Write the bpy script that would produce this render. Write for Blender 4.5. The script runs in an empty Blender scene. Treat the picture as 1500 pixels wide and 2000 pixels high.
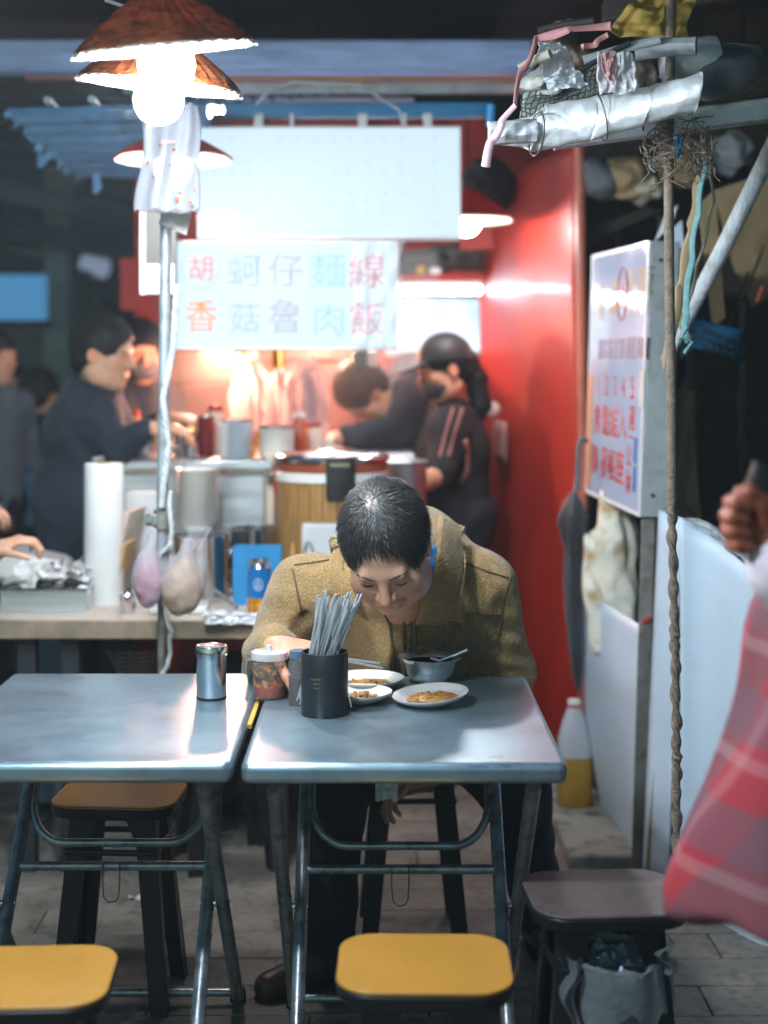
import bpy, math, random
import numpy as np
from mathutils import Vector, Matrix
from mathutils.bvhtree import BVHTree
random.seed(7); rng = np.random.default_rng(7)
sc = bpy.context.scene
COL = sc.collection
R = math.radians
# ---------------------------------------------------------------- camera, sky, light, exposure
F, CX, HY, CZ = 2880.0, 738.0, 715.0, 1.39          # focal length in photo pixels, vanishing point, eye height
cam = bpy.data.cameras.new('camera'); camo = bpy.data.objects.new('camera', cam); COL.objects.link(camo)
camo.location = (0, 0, CZ); camo.rotation_euler = (R(90), 0, 0)
cam.sensor_fit = 'VERTICAL'; cam.sensor_height = 36; cam.sensor_width = 27; cam.lens = F / 2000 * 36
cam.shift_y = -(1000 - HY) / 2000; cam.shift_x = (750 - CX) / 2000
cam.clip_start = .05; cam.clip_end = 200
cam.dof.use_dof = True; cam.dof.focus_distance = 2.98; cam.dof.aperture_fstop = 1.75
sc.camera = camo
w = bpy.data.worlds.new('World'); sc.world = w; w.use_nodes = True
nt = w.node_tree; bg = nt.nodes['Background']
sky = nt.nodes.new('ShaderNodeTexSky'); sky.sky_type = 'NISHITA'; sky.sun_disc = False
sky.sun_elevation = R(28); sky.sun_rotation = R(200)
tn_ = nt.nodes.new('ShaderNodeMix'); tn_.data_type = 'RGBA'; tn_.blend_type = 'MULTIPLY'; tn_.inputs[0].default_value = 1; tn_.inputs[7].default_value = (.48, .86, 1.0, 1)
nt.links.new(sky.outputs[0], tn_.inputs[6]); nt.links.new(tn_.outputs[2], bg.inputs[0]); bg.inputs[1].default_value = 0.046
sl = bpy.data.lights.new('sun', 'SUN'); sl.energy = 0.01; sl.angle = R(3); sl.color = (.7, .8, 1)
so = bpy.data.objects.new('sun', sl); COL.objects.link(so); so.rotation_euler = (R(50), 0, R(20)); so.location = (0, 0, 6)
vs = sc.view_settings; vs.view_transform = 'Standard'; vs.look = 'None'; vs.exposure = 0.32; vs.gamma = 1; vs.use_curve_mapping = False
sc.display_settings.display_device = 'sRGB'
sc.render.engine = 'CYCLES'
cy = sc.cycles; cy.use_denoising = True; cy.max_bounces = 7; cy.diffuse_bounces = 3; cy.glossy_bounces = 4
cy.transmission_bounces = 6; cy.volume_bounces = 0; cy.transparent_max_bounces = 12; cy.sample_clamp_indirect = 3; cy.caustics_reflective = False; cy.caustics_refractive = False
BULB, SIGN, TUBE = 400, .72, 45
COOL = (.80, .90, 1.0)

def P(x, y, Y): return Vector(((x - CX) * Y / F, Y, CZ - (y - HY) * Y / F))
def S(Y): return F / Y                              # photo pixels per metre at distance Y

# ---------------------------------------------------------------- materials
MATS = {}
def mat(name, col=(.5, .5, .5), rough=.5, metal=0, var=.12, vs=7, bump=0, bs=60, col2=None, emit=None, es=0, trans=0, ior=1.45,
        stretch=(1, 1, 1), attr=None, coat=0, sheen=0, sss=0, clear=0, transl=0, rvar=.12, spec=.5, speck=None, alpha=1, scr=0):
    if name in MATS: return MATS[name]
    m = bpy.data.materials.new(name); m.use_nodes = True; MATS[name] = m
    n = m.node_tree.nodes; l = m.node_tree.links; b = n['Principled BSDF']; out = n['Material Output']
    tc = n.new('ShaderNodeTexCoord'); mp = n.new('ShaderNodeMapping'); mp.inputs['Scale'].default_value = stretch
    l.new(tc.outputs['Object'], mp.inputs[0])
    nz = n.new('ShaderNodeTexNoise'); nz.inputs['Scale'].default_value = vs; nz.inputs['Detail'].default_value = 6; nz.inputs['Roughness'].default_value = .62
    l.new(mp.outputs[0], nz.inputs['Vector'])
    mx = n.new('ShaderNodeMix'); mx.data_type = 'RGBA'
    rp = n.new('ShaderNodeMapRange'); rp.inputs[1].default_value = .3; rp.inputs[2].default_value = .7
    l.new(nz.outputs[0], rp.inputs[0]); l.new(rp.outputs[0], mx.inputs[0])
    if col2 is None:
        mx.inputs[6].default_value = (*[c * (1 - var) for c in col], 1); mx.inputs[7].default_value = (*[min(1, c * (1 + var)) for c in col], 1)
    else:
        mx.inputs[6].default_value = (*col, 1); mx.inputs[7].default_value = (*col2, 1)
    co = mx.outputs[2]
    if attr:
        at = n.new('ShaderNodeAttribute'); at.attribute_name = attr
        mm = n.new('ShaderNodeMix'); mm.data_type = 'RGBA'; mm.blend_type = 'MULTIPLY'; mm.inputs[0].default_value = 1
        l.new(co, mm.inputs[6]); l.new(at.outputs['Color'], mm.inputs[7]); co = mm.outputs[2]
    if speck:                                        # fine second noise (colour, scale, amount)
        n2 = n.new('ShaderNodeTexNoise'); n2.inputs['Scale'].default_value = speck[1]; n2.inputs['Detail'].default_value = 3
        l.new(mp.outputs[0], n2.inputs['Vector'])
        r2 = n.new('ShaderNodeMapRange'); r2.inputs[1].default_value = .5; r2.inputs[2].default_value = .68; r2.inputs[4].default_value = speck[2]
        l.new(n2.outputs[0], r2.inputs[0])
        m2 = n.new('ShaderNodeMix'); m2.data_type = 'RGBA'; l.new(r2.outputs[0], m2.inputs[0]); l.new(co, m2.inputs[6]); m2.inputs[7].default_value = (*speck[0], 1)
        co = m2.outputs[2]
    l.new(co, b.inputs['Base Color'])
    rr = n.new('ShaderNodeMapRange'); rr.inputs[3].default_value = max(.02, rough - rvar); rr.inputs[4].default_value = min(1, rough + rvar); rr.inputs[1].default_value = .3; rr.inputs[2].default_value = .7
    l.new(nz.outputs[0], rr.inputs[0]); l.new(rr.outputs[0], b.inputs['Roughness'])
    b.inputs['Metallic'].default_value = metal; b.inputs['IOR'].default_value = ior; b.inputs['Transmission Weight'].default_value = trans
    b.inputs['Coat Weight'].default_value = coat; b.inputs['Coat Roughness'].default_value = .12; b.inputs['Sheen Weight'].default_value = sheen; b.inputs['Specular IOR Level'].default_value = spec
    b.inputs['Alpha'].default_value = alpha
    if sheen: b.inputs['Sheen Roughness'].default_value = .5
    if sss: b.inputs['Subsurface Weight'].default_value = sss; b.inputs['Subsurface Radius'].default_value = (.012, .005, .003); b.inputs['Subsurface Scale'].default_value = 1
    if emit: b.inputs['Emission Color'].default_value = (*emit, 1); b.inputs['Emission Strength'].default_value = es
    if scr:                                          # fine one-way scratches
        mp2 = n.new('ShaderNodeMapping'); mp2.inputs['Scale'].default_value = (2.2, 75, 2.2); l.new(tc.outputs['Object'], mp2.inputs[0]); n3 = n.new('ShaderNodeTexNoise'); n3.inputs['Scale'].default_value = 4; n3.inputs['Detail'].default_value = 5; l.new(mp2.outputs[0], n3.inputs['Vector'])
        ad_ = n.new('ShaderNodeMath'); ad_.operation = 'MULTIPLY_ADD'; l.new(n3.outputs[0], ad_.inputs[0]); ad_.inputs[1].default_value = scr; l.new(rr.outputs[0], ad_.inputs[2]); l.new(ad_.outputs[0], b.inputs['Roughness'])
    if bump:
        nb = n.new('ShaderNodeTexNoise'); nb.inputs['Scale'].default_value = bs; nb.inputs['Detail'].default_value = 4
        l.new(mp.outputs[0], nb.inputs['Vector'])
        bp = n.new('ShaderNodeBump'); bp.inputs['Strength'].default_value = bump; bp.inputs['Distance'].default_value = .01
        l.new(nb.outputs[0], bp.inputs['Height']); l.new(bp.outputs[0], b.inputs['Normal'])
    sh = b.outputs[0]
    if transl:                                       # light passes through cloth, paper, thin plastic
        tl = n.new('ShaderNodeBsdfTranslucent'); l.new(co, tl.inputs[0]); ms = n.new('ShaderNodeMixShader'); ms.inputs[0].default_value = transl
        l.new(sh, ms.inputs[1]); l.new(tl.outputs[0], ms.inputs[2]); sh = ms.outputs[0]
    if clear:                                        # see-through film
        tr = n.new('ShaderNodeBsdfTransparent'); ms = n.new('ShaderNodeMixShader'); ms.inputs[0].default_value = clear
        l.new(sh, ms.inputs[1]); l.new(tr.outputs[0], ms.inputs[2]); sh = ms.outputs[0]
    l.new(sh, out.inputs['Surface'])
    return m
def plain(name, col, rough=.5, **k): return mat(name, col, rough, **k)

# ---------------------------------------------------------------- mesh building
class MB:
    def __init__(s): s.v = []; s.f = []
    def add(s, vs_, fs):
        o = len(s.v); s.v += [Vector(v) for v in vs_]; s.f += [tuple(i + o for i in f) for f in fs]; return s
    def box(s, c, d, M=None):
        c = Vector(c); p = []
        for z in (-1, 1):
            for y in (-1, 1):
                for x in (-1, 1):
                    q = Vector((x * d[0] / 2, y * d[1] / 2, z * d[2] / 2)); p.append(c + (M @ q if M else q))
        return s.add(p, [(0, 2, 3, 1), (4, 5, 7, 6), (0, 1, 5, 4), (2, 6, 7, 3), (0, 4, 6, 2), (1, 3, 7, 5)])
    def tube(s, pts, r, n=8, caps=True, closed=False, flat=1.0):
        pts = [Vector(p) for p in pts]; k = len(pts); rs = r if isinstance(r, (list, tuple)) else [r] * k
        ring = []; up = None; vs_ = []
        for i, p in enumerate(pts):
            a = pts[(i - 1) % k] if (closed or i > 0) else p; b = pts[(i + 1) % k] if (closed or i < k - 1) else p
            t = (b - a).normalized() if (b - a).length > 1e-9 else Vector((0, 0, 1))
            if up is None: up = Vector((0, 0, 1)) if abs(t.z) < .9 else Vector((0, 1, 0))
            x = up - t * up.dot(t)
            if x.length < 1e-6: x = t.orthogonal()
            x.normalize(); y = t.cross(x); up = x
            for j in range(n):
                a_ = 2 * math.pi * j / n; vs_.append(p + x * (math.cos(a_) * rs[i]) + y * (math.sin(a_) * rs[i] * flat))
        fs = []
        for i in range(k if closed else k - 1):
            for j in range(n):
                a_, b_ = i * n, ((i + 1) % k) * n; j2 = (j + 1) % n
                fs.append((a_ + j, a_ + j2, b_ + j2, b_ + j))
        if caps and not closed: fs += [tuple(range(n))[::-1], tuple(range((k - 1) * n, k * n))]
        return s.add(vs_, fs)
    def lathe(s, prof, c, n=28, M=None, wob=0):
        c = Vector(c); vs_ = []; fs = []; k = len(prof)
        for i, (r, z) in enumerate(prof):
            for j in range(n):
                a = 2 * math.pi * j / n; q = 1 + (wob * math.sin(3 * a + i) + wob * .6 * math.sin(5 * a + 2 * i) if wob else 0)
                v = Vector((r * q * math.cos(a), r * q * math.sin(a), z)); vs_.append(c + (M @ v if M else v))
        for i in range(k - 1):
            for j in range(n):
                j2 = (j + 1) % n; fs.append((i * n + j, i * n + j2, (i + 1) * n + j2, (i + 1) * n + j))
        if prof[0][0] > 1e-6: fs.append(tuple(range(n))[::-1])
        if prof[-1][0] > 1e-6: fs.append(tuple(range((k - 1) * n, k * n)))
        return s.add(vs_, fs)
    def ball(s, c, r, n=16, sq=(1, 1, 1), M=None):
        pr = [(max(1e-7, r * math.sin(math.pi * i / (n // 2 + 2))), -r * math.cos(math.pi * i / (n // 2 + 2))) for i in range(n // 2 + 3)]
        o = len(s.v); s.lathe(pr, (0, 0, 0), n)
        for i in range(o, len(s.v)):
            q = Vector((s.v[i].x * sq[0], s.v[i].y * sq[1], s.v[i].z * sq[2])); s.v[i] = Vector(c) + (M @ q if M else q)
        return s
    def sheet(s, fn, nu, nv):
        vs_ = [fn(i / nu, j / nv) for j in range(nv + 1) for i in range(nu + 1)]
        return s.add(vs_, [(j * (nu + 1) + i, j * (nu + 1) + i + 1, (j + 1) * (nu + 1) + i + 1, (j + 1) * (nu + 1) + i) for j in range(nv) for i in range(nu)])
    def slab(s, c, w_, d, h, rad=.03, seg=5, M=None, taper=1):      # rounded-corner slab, c = centre of its underside
        pr = []
        for (sx, sy, a0) in ((1, 1, 0), (-1, 1, 90), (-1, -1, 180), (1, -1, 270)):
            for i in range(seg + 1):
                a = R(a0 + 90 * i / seg); pr.append((sx * (w_ / 2 - rad) + rad * math.cos(a), sy * (d / 2 - rad) + rad * math.sin(a)))
        n = len(pr); c = Vector(c)
        vs_ = [Vector((x * taper, y * taper, 0)) for x, y in pr] + [Vector((x, y, h)) for x, y in pr]
        vs_ = [c + (M @ v if M else v) for v in vs_]
        return s.add(vs_, [tuple(range(n))[::-1], tuple(range(n, 2 * n))] + [(i, (i + 1) % n, n + (i + 1) % n, n + i) for i in range(n)])
    def prism(s, pts, th):                           # planar outline pushed along th
        pts = [Vector(p) for p in pts]; th = Vector(th); n = len(pts)
        return s.add(pts + [p + th for p in pts], [tuple(range(n))[::-1], tuple(range(n, 2 * n))] + [(i, (i + 1) % n, n + (i + 1) % n, n + i) for i in range(n)])
def vnoise(p, f=1.0, seed=0):
    x, y, z = p[0] * f, p[1] * f, p[2] * f; o = seed * 1.7
    return (math.sin(x * 1.9 + y * 1.3 + o) + math.sin(y * 2.3 - z * 1.7 + o * 2) + math.sin(z * 2.1 + x * 1.1 - o) + .5 * math.sin(4.1 * x - 3.3 * z + o) + .5 * math.sin(3.7 * y + 4.3 * z + o)) / 4

def T(name, label, cat, loc=(0, 0, 0), group=None):
    o = bpy.data.objects.new(name, None); COL.objects.link(o); o.location = loc; o.empty_display_size = .05
    o['label'] = label; o['category'] = cat
    if group: o['group'] = group
    return o
def origin(o):
    v = Vector((0, 0, 0))
    while o is not None: v = v + o.location; o = o.parent
    return v
def link_mesh(me, name, m, parent, loc, label=None, kind=None):
    o = bpy.data.objects.new(name, me); COL.objects.link(o); me.materials.append(m)
    if parent: o.parent = parent
    else: o.location = loc
    if label: o['label'] = label
    if kind: o['kind'] = kind
    return o
def O(mb, name, m, parent=None, loc=None, smooth=40, bevel=0, solid=0, sub=0, label=None, kind=None, seg=2):
    if parent: org = origin(parent)
    elif loc is not None: org = Vector(loc)
    else:
        xs = [v.x for v in mb.v]; ys = [v.y for v in mb.v]; zs = [v.z for v in mb.v]
        org = Vector(((min(xs) + max(xs)) / 2, (min(ys) + max(ys)) / 2, min(zs)))
    me = bpy.data.meshes.new(name); me.from_pydata([v - org for v in mb.v], [], mb.f); me.validate(); me.update()
    if smooth:
        me.shade_smooth()
        if smooth < 180: me.set_sharp_from_angle(angle=R(smooth))
    o = link_mesh(me, name, m, parent, org, label, kind)
    if solid: q = o.modifiers.new('solid', 'SOLIDIFY'); q.thickness = solid; q.offset = 0
    if bevel: q = o.modifiers.new('bevel', 'BEVEL'); q.width = bevel; q.segments = seg; q.limit_method = 'ANGLE'; q.angle_limit = R(40)
    if sub: q = o.modifiers.new('sub', 'SUBSURF'); q.levels = sub; q.render_levels = sub
    return o
def TO(mb, name, label, cat, m, group=None, **k):    # a thing that is one mesh
    o = O(mb, name, m, **k); o['label'] = label; o['category'] = cat
    if group: o['group'] = group
    return o
def ST(mb, name, m, **k): return O(mb, name, m, kind='structure', **k)
def copy_thing(root, loc, rz=0, label=None):
    r = root.copy(); COL.objects.link(r); r.location = loc; r.rotation_euler = (0, 0, rz)
    if label: r['label'] = label
    for ch in list(root.children):
        c = ch.copy(); COL.objects.link(c); c.parent = r
        for g in list(ch.children):
            d = g.copy(); COL.objects.link(d); d.parent = c
    return r
def rot(ax, a): return Matrix.Rotation(R(a), 3, ax)
def text_obj(body, m, parent, name, o, ux, uy, size=1.0, label=None, off=.0, depth=0.0):
    """flat lettering: o = lower-left corner, ux / uy = unit vectors of the face"""
    c = bpy.data.curves.new('lettering', 'FONT'); c.body = body; c.size = 1; c.offset = off; c.resolution_u = 3
    t = bpy.data.objects.new('lettering', c); COL.objects.link(t)
    me = bpy.data.meshes.new_from_object(t.evaluated_get(bpy.context.evaluated_depsgraph_get()))
    bpy.data.objects.remove(t); bpy.data.curves.remove(c)
    org = origin(parent); o = Vector(o)
    for v in me.vertices: v.co = o - org + Vector(ux) * (v.co.x * (size if not isinstance(size, tuple) else size[0])) + Vector(uy) * (v.co.y * (size if not isinstance(size, tuple) else size[1]))
    me.materials.clear(); me.name = name
    return link_mesh(me, name, m, parent, None, label)

# ---------------------------------------------------------------- smooth implicit bodies (people, bags, cloth masses)
class SDF:
    def __init__(s, lo, hi, h):
        lo, hi = np.minimum(lo, hi), np.maximum(lo, hi); s.lo = np.array(lo, float); s.h = h; s.n = np.ceil((np.array(hi) - s.lo) / h).astype(int) + 1
        s.g = np.full(s.n, 9.0, np.float32)
    def _win(s, lo, hi):
        a = np.clip(np.floor((np.array(lo) - s.lo) / s.h).astype(int), 0, s.n); b = np.clip(np.ceil((np.array(hi) - s.lo) / s.h).astype(int) + 1, 0, s.n)
        sl = tuple(slice(i, j) for i, j in zip(a, b))
        ax = [s.lo[i] + s.h * np.arange(a[i], b[i]) for i in range(3)]
        return sl, np.stack(np.meshgrid(*ax, indexing='ij'), -1)
    def _mix(s, sl, d, k, op):
        g = s.g[sl]
        if op == 'sub':
            d = -d
            if k > 0: q = np.clip(.5 - .5 * (d - g) / k, 0, 1); r = d + (g - d) * q + k * q * (1 - q)
            else: r = np.maximum(g, d)
        elif k > 0: q = np.clip(.5 + .5 * (g - d) / k, 0, 1); r = g + (d - g) * q - k * q * (1 - q)
        else: r = np.minimum(g, d)
        s.g[sl] = r
    def cap(s, a, b, ra, rb=None, k=.02, op='add', sq=None):
        a = np.array(a, float); b = np.array(b, float); rb = ra if rb is None else rb; m = max(ra, rb) * (1 if sq is None else 1.0 / min(sq)) + max(k, 4 * s.h) + .01
        sl, p = s._win(np.minimum(a, b) - m, np.maximum(a, b) + m)
        if p.size == 0: return s
        ba = b - a; L = max(ba @ ba, 1e-9); pa = p - a; t = np.clip(pa @ ba / L, 0, 1)
        q = pa - t[..., None] * ba
        if sq is not None: q = q * np.array(sq)
        s._mix(sl, np.linalg.norm(q, axis=-1) - (ra + (rb - ra) * t), k, op); return s
    def ell(s, c, r, M=None, k=.02, op='add'):
        c = np.array(c, float); r = np.array(r, float); m = r.max() + max(k, 4 * s.h) + .01
        sl, p = s._win(c - m, c + m)
        if p.size == 0: return s
        q = p - c
        if M is not None: q = q @ np.array(M)
        k0 = np.linalg.norm(q / r, axis=-1); k1 = np.linalg.norm(q / (r * r), axis=-1)
        s._mix(sl, k0 * (k0 - 1) / np.maximum(k1, 1e-6), k, op); return s
    def half(s, p0, nrm, k=.01):                     # keep the side the normal points away from
        sl, p = s._win(s.lo, s.lo + s.h * s.n); d = (p - np.array(p0, float)) @ np.array(Vector(nrm).normalized())
        s._mix(sl, -d, k, 'sub'); return s
    def chain(s, pts, rs, k=.02, op='add'):
        for i in range(len(pts) - 1): s.cap(pts[i], pts[i + 1], rs[i], rs[i + 1], k, op)
        return s
    def fold(s, amp, f, seed=0, st=(1, 1, 1)):
        sl, p = s._win(s.lo, s.lo + s.h * s.n); p = p * np.array(st) * f; x, y, z = p[..., 0], p[..., 1], p[..., 2]; o = seed * 1.37
        w1 = x + .8 * np.sin(y * .7 + o); w2 = z + .9 * np.sin(x * .8 + 2 * o); w3 = y + .7 * np.sin(z * .9 - o)
        s.g += amp * (np.sin(w1 * 2 + w2 * 1.2 + o) + np.sin(w2 * 2.3 - w3 * 1.1) + .6 * np.sin(w3 * 3.1 + w1 * 2.2 + o)) / 2.6; return s
    def mesh(s, smooth=1):
        g = s.g; q = g < 0; nx, ny, nz = g.shape
        cn = np.zeros((nx - 1, ny - 1, nz - 1), np.int8); acc = np.zeros((nx - 1, ny - 1, nz - 1, 3), np.float32); cnt = np.zeros((nx - 1, ny - 1, nz - 1), np.float32)
        def cr(i, j, k_): return (slice(i, nx - 1 + i), slice(j, ny - 1 + j), slice(k_, nz - 1 + k_))
        for i in (0, 1):
            for j in (0, 1):
                for k_ in (0, 1): cn += q[cr(i, j, k_)]
        msk = (cn > 0) & (cn < 8)
        for ax in range(3):
            for u in (0, 1):
                for v in (0, 1):
                    c0 = [0, 0, 0]; o = [a for a in range(3) if a != ax]; c0[o[0]] = u; c0[o[1]] = v; c1 = list(c0); c1[ax] = 1
                    A = g[cr(*c0)]; B = g[cr(*c1)]; e = (q[cr(*c0)] != q[cr(*c1)]) & msk
                    t = np.where(e, A / np.where(e, A - B, 1), 0)
                    for a in range(3): acc[..., a] += np.where(e, (t if a == ax else c0[a]), 0)
                    cnt += e
        idx = np.full(msk.shape, -1, np.int64); ii = np.argwhere(msk); idx[msk] = np.arange(len(ii))
        V = (ii + acc[msk] / cnt[msk][:, None]) * s.h + s.lo
        Q = []
        for ax in range(3):
            a0 = [slice(None)] * 3; a1 = [slice(None)] * 3; a0[ax] = slice(0, -1); a1[ax] = slice(1, None)
            e = q[tuple(a0)] != q[tuple(a1)]; pt = np.argwhere(e); o = [a for a in range(3) if a != ax]
            lim = np.array(g.shape); ok = (pt[:, o[0]] > 0) & (pt[:, o[1]] > 0) & (pt[:, o[0]] < lim[o[0]] - 1) & (pt[:, o[1]] < lim[o[1]] - 1); pt = pt[ok]
            if not len(pt): continue
            def ix(d0, d1):
                w_ = pt.copy(); w_[:, o[0]] += d0; w_[:, o[1]] += d1; return idx[w_[:, 0], w_[:, 1], w_[:, 2]]
            F4 = np.stack([ix(-1, -1), ix(0, -1), ix(0, 0), ix(-1, 0)], 1); ins = q[pt[:, 0], pt[:, 1], pt[:, 2]]
            fl = ins if ax != 1 else ~ins
            F4[~fl] = F4[~fl][:, ::-1]; Q.append(F4)
        Q = np.concatenate(Q)
        for _ in range(smooth):
            a = np.zeros_like(V); c = np.zeros(len(V))
            for i in range(4):
                for j in ((i + 1) % 4, (i + 3) % 4): np.add.at(a, Q[:, i], V[Q[:, j]]); np.add.at(c, Q[:, i], 1)
            V = V * .4 + .6 * a / np.maximum(c, 1)[:, None]
        return V, Q
def np_obj(V, Q, name, m, parent, col=None, label=None, attr='tint'):
    org = np.array(origin(parent)) if parent else np.array((V[:, 0].mean(), V[:, 1].mean(), V[:, 2].min()))
    me = bpy.data.meshes.new(name); me.vertices.add(len(V)); me.vertices.foreach_set('co', (V - org).astype(np.float32).ravel())
    me.loops.add(Q.size); me.loops.foreach_set('vertex_index', Q.astype(np.int32).ravel()); me.polygons.add(len(Q))
    me.polygons.foreach_set('loop_start', np.arange(0, Q.size, 4, dtype=np.int32)); me.polygons.foreach_set('loop_total', np.full(len(Q), 4, np.int32))
    me.update(calc_edges=True); me.validate(); me.shade_smooth()
    if col is not None:
        a = me.color_attributes.new(attr, 'FLOAT_COLOR', 'POINT'); a.data.foreach_set('color', np.concatenate([col, np.ones((len(V), 1))], 1).astype(np.float32).ravel())
    return link_mesh(me, name, m, parent, Vector(org), label)
def bvh(V, Q): return BVHTree.FromPolygons([tuple(v) for v in V], [tuple(f) for f in Q.tolist()])
def hit(bv, x, y, lift=.002):                        # where the sight line through a photo point meets a surface
    o = Vector((0, 0, CZ)); d = (P(x, y, 1) - o).normalized(); loc, nr, _, _ = bv.ray_cast(o, d)
    if loc is None: return None
    if nr.dot(d) > 0: nr = -nr
    return loc + nr * lift
def hline(bv, pts, n=14, lift=.002):
    r = []
    for i in range(len(pts) - 1):
        for j in range(n):
            t = j / n; q = hit(bv, pts[i][0] + (pts[i + 1][0] - pts[i][0]) * t, pts[i][1] + (pts[i + 1][1] - pts[i][1]) * t, lift)
            if q: r.append(q)
    return r
# ================================================================ MATERIALS
m_tile = mat('floor tile', (.20, .175, .145), .55, var=.4, vs=4, bump=.25, bs=90, speck=((.05, .048, .045), 30, .6))
m_grout = mat('grout', (.12, .105, .085), .8, bump=.3)
m_conc = mat('concrete', (.26, .25, .22), .8, var=.3, vs=9, bump=.4, bs=70, speck=((.07, .06, .05), 14, .7))
m_dark = mat('dark paint', (.018, .02, .024), .6, var=.4, vs=4)
m_roof = mat('dark roof', (.09, .105, .12), .75, var=.4, vs=2, bump=.2, bs=20)
m_wood_d = mat('dark wood', (.045, .032, .024), .65, var=.5, vs=5, stretch=(2, 12, 12), bump=.3, bs=50)
m_wood = mat('pale wood', (.55, .47, .40), .55, var=.3, vs=6, stretch=(2, 14, 14), bump=.15, bs=40)
m_barrel = mat('varnished wood', (.36, .19, .06), .35, var=.3, vs=6, stretch=(14, 14, 1.5), coat=.4)
m_steel = mat('table steel', (.34, .46, .54), .20, metal=.82, var=.16, vs=5, bump=.08, bs=9, rvar=.05, scr=.30, speck=((.20, .25, .27), 38, .22))
m_ssteel = mat('polished steel', (.66, .67, .68), .17, metal=1, var=.05, vs=9, rvar=.06, bump=.02, bs=30)
m_bsteel = mat('brushed steel', (.62, .65, .68), .36, metal=.9, var=.12, vs=4, stretch=(1, 1, 14), rvar=.1, bump=.04, bs=12)
m_tube = mat('steel tube', (.34, .38, .40), .38, metal=.75, var=.35, vs=14, rvar=.15, speck=((.12, .07, .045), 40, .5))
m_blk = mat('black plastic', (.012, .013, .015), .38, var=.3, vs=9, rvar=.12)
m_blk2 = mat('black rubber', (.015, .016, .018), .7)
m_yel = mat('yellow laminate', (.44, .21, .034), .34, var=.10, vs=5, rvar=.08, bump=.03, bs=200, speck=((.36, .17, .03), 45, .35))
m_ygr = mat('worn board', (.16, .125, .12), .5, var=.35, vs=9, bump=.12, bs=60, speck=((.09, .07, .06), 28, .6))
m_redw = mat('red enamel', (.40, .022, .009), .50, var=.12, vs=1.6, rvar=.08, coat=.12, bump=.02, bs=4)
m_redm = mat('red matt', (.42, .035, .02), .6, var=.35, vs=4)
m_whitep = mat('white plastic sheet', (.66, .77, .88), .42, var=.05, vs=3, transl=.12, bump=.03, bs=8, speck=((.50, .50, .48), 12, .22))
m_white = mat('white plastic', (.78, .78, .78), .38, var=.05)
m_porc = mat('white melamine', (.80, .78, .74), .2, var=.03, coat=.3)
m_frame = mat('sign frame', (.44, .46, .47), .45, metal=.3, var=.15, vs=10, speck=((.25, .22, .18), 22, .4))
m_post = mat('grey post', (.26, .25, .23), .5, metal=.4, var=.3, vs=12, speck=((.16, .10, .06), 25, .6))
m_pole = mat('painted pole', (.40, .44, .48), .4, metal=.35, var=.2, vs=16, speck=((.2, .16, .13), 30, .5))
m_rope_w = mat('white rope', (.62, .62, .60), .85, var=.25, vs=40, bump=.4, bs=150)
m_rope_b = mat('brown rope', (.20, .155, .115), .9, var=.4, vs=50, bump=.5, bs=160)
m_teal = mat('teal cord', (.14, .30, .30), .7, var=.3, vs=30)
m_wire = mat('wire', (.10, .085, .075), .5, metal=.7)
m_canvas = mat('stained canvas', (.88, .83, .70), .85, var=.12, vs=5, bump=.3, bs=60, speck=((.46, .27, .07), 11, .95), transl=.1)
m_umb = mat('black nylon', (.03, .036, .045), .45, var=.25, vs=16, sheen=.3)
m_smear = mat('smear', (.62, .26, .04), .35, vs=30, clear=.5)
m_clear = mat('clear plastic', (.55, .58, .60), .08, var=.02, clear=.84, spec=.8)
m_film = mat('thin bag film', (.74, .74, .80), .16, var=.1, clear=.64, transl=.4, vs=20, bump=.6, bs=45)
m_pinkfilm = mat('pinkish bag film', (.84, .70, .72), .3, var=.12, clear=.25, transl=.55, vs=14, bump=.4, bs=25)
m_foil = mat('silver foil', (.80, .82, .84), .46, metal=.45, var=.16, vs=12, bump=.45, bs=26, speck=((.40, .38, .36), 14, .4))
m_cardb = mat('cardboard', (.36, .25, .13), .8, var=.25, vs=5)
m_ycard = mat('yellow card', (.46, .29, .06), .75, var=.25, vs=6, speck=((.25, .14, .03), 9, .6))
m_bluetarp = mat('navy woven sack', (.010, .045, .10), .55, var=.4, vs=7, bump=.25, bs=60)
m_awn = mat('blue corrugated sheet', (.26, .56, .88), .35, var=.25, vs=4, transl=.5, rvar=.1, speck=((.10, .22, .36), 9, .4))
m_beam = mat('grey blue beam', (.34, .43, .68), .42, metal=.2, var=.25, vs=5, stretch=(1, 8, 8))
m_bluep = mat('blue paint', (.03, .22, .46), .4, var=.2, vs=6)
m_orange = mat('orange paint', (.42, .15, .04), .5, var=.3, vs=8)
m_shade = mat('lacquered woven bamboo', (.075, .018, .008), .28, var=.6, vs=22, stretch=(1, 1, 3), bump=.6, bs=60, coat=.1, transl=.5, col2=(.36, .10, .025))  # orange-red second tone imitates bulb light leaking through the weave
m_shin = mat('white shade lining', (.80, .74, .66), .6, var=.06, bump=.2, bs=50, transl=.35)
m_redsh = mat('red lamp shade', (.50, .05, .02), .4, var=.2, transl=.3)
m_bulb = mat('lit bulb', (1, 1, 1), .4, emit=(.77, .90, 1.0), es=BULB)
m_bulb3 = mat('lit small bulb', (1, 1, 1), .4, emit=(.95, .90, .88), es=240)
m_bulb2 = mat('lit front bulb', (1, 1, 1), .4, emit=(.80, .90, 1.0), es=BULB * 2.2)  # stronger copy of the ordinary bulb, for the added front lamp
m_bulbw = mat('lit warm bulb', (1, 1, 1), .4, emit=(1, .46, .30), es=520)
m_tubel = mat('lit tube', (1, 1, 1), .4, emit=(.74, .88, 1.0), es=TUBE)
m_face = mat('lit sign face', (.16, .18, .22), .09, var=.02, emit=(.68, .86, 1.04), es=SIGN, rvar=.02, spec=.22)
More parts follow.
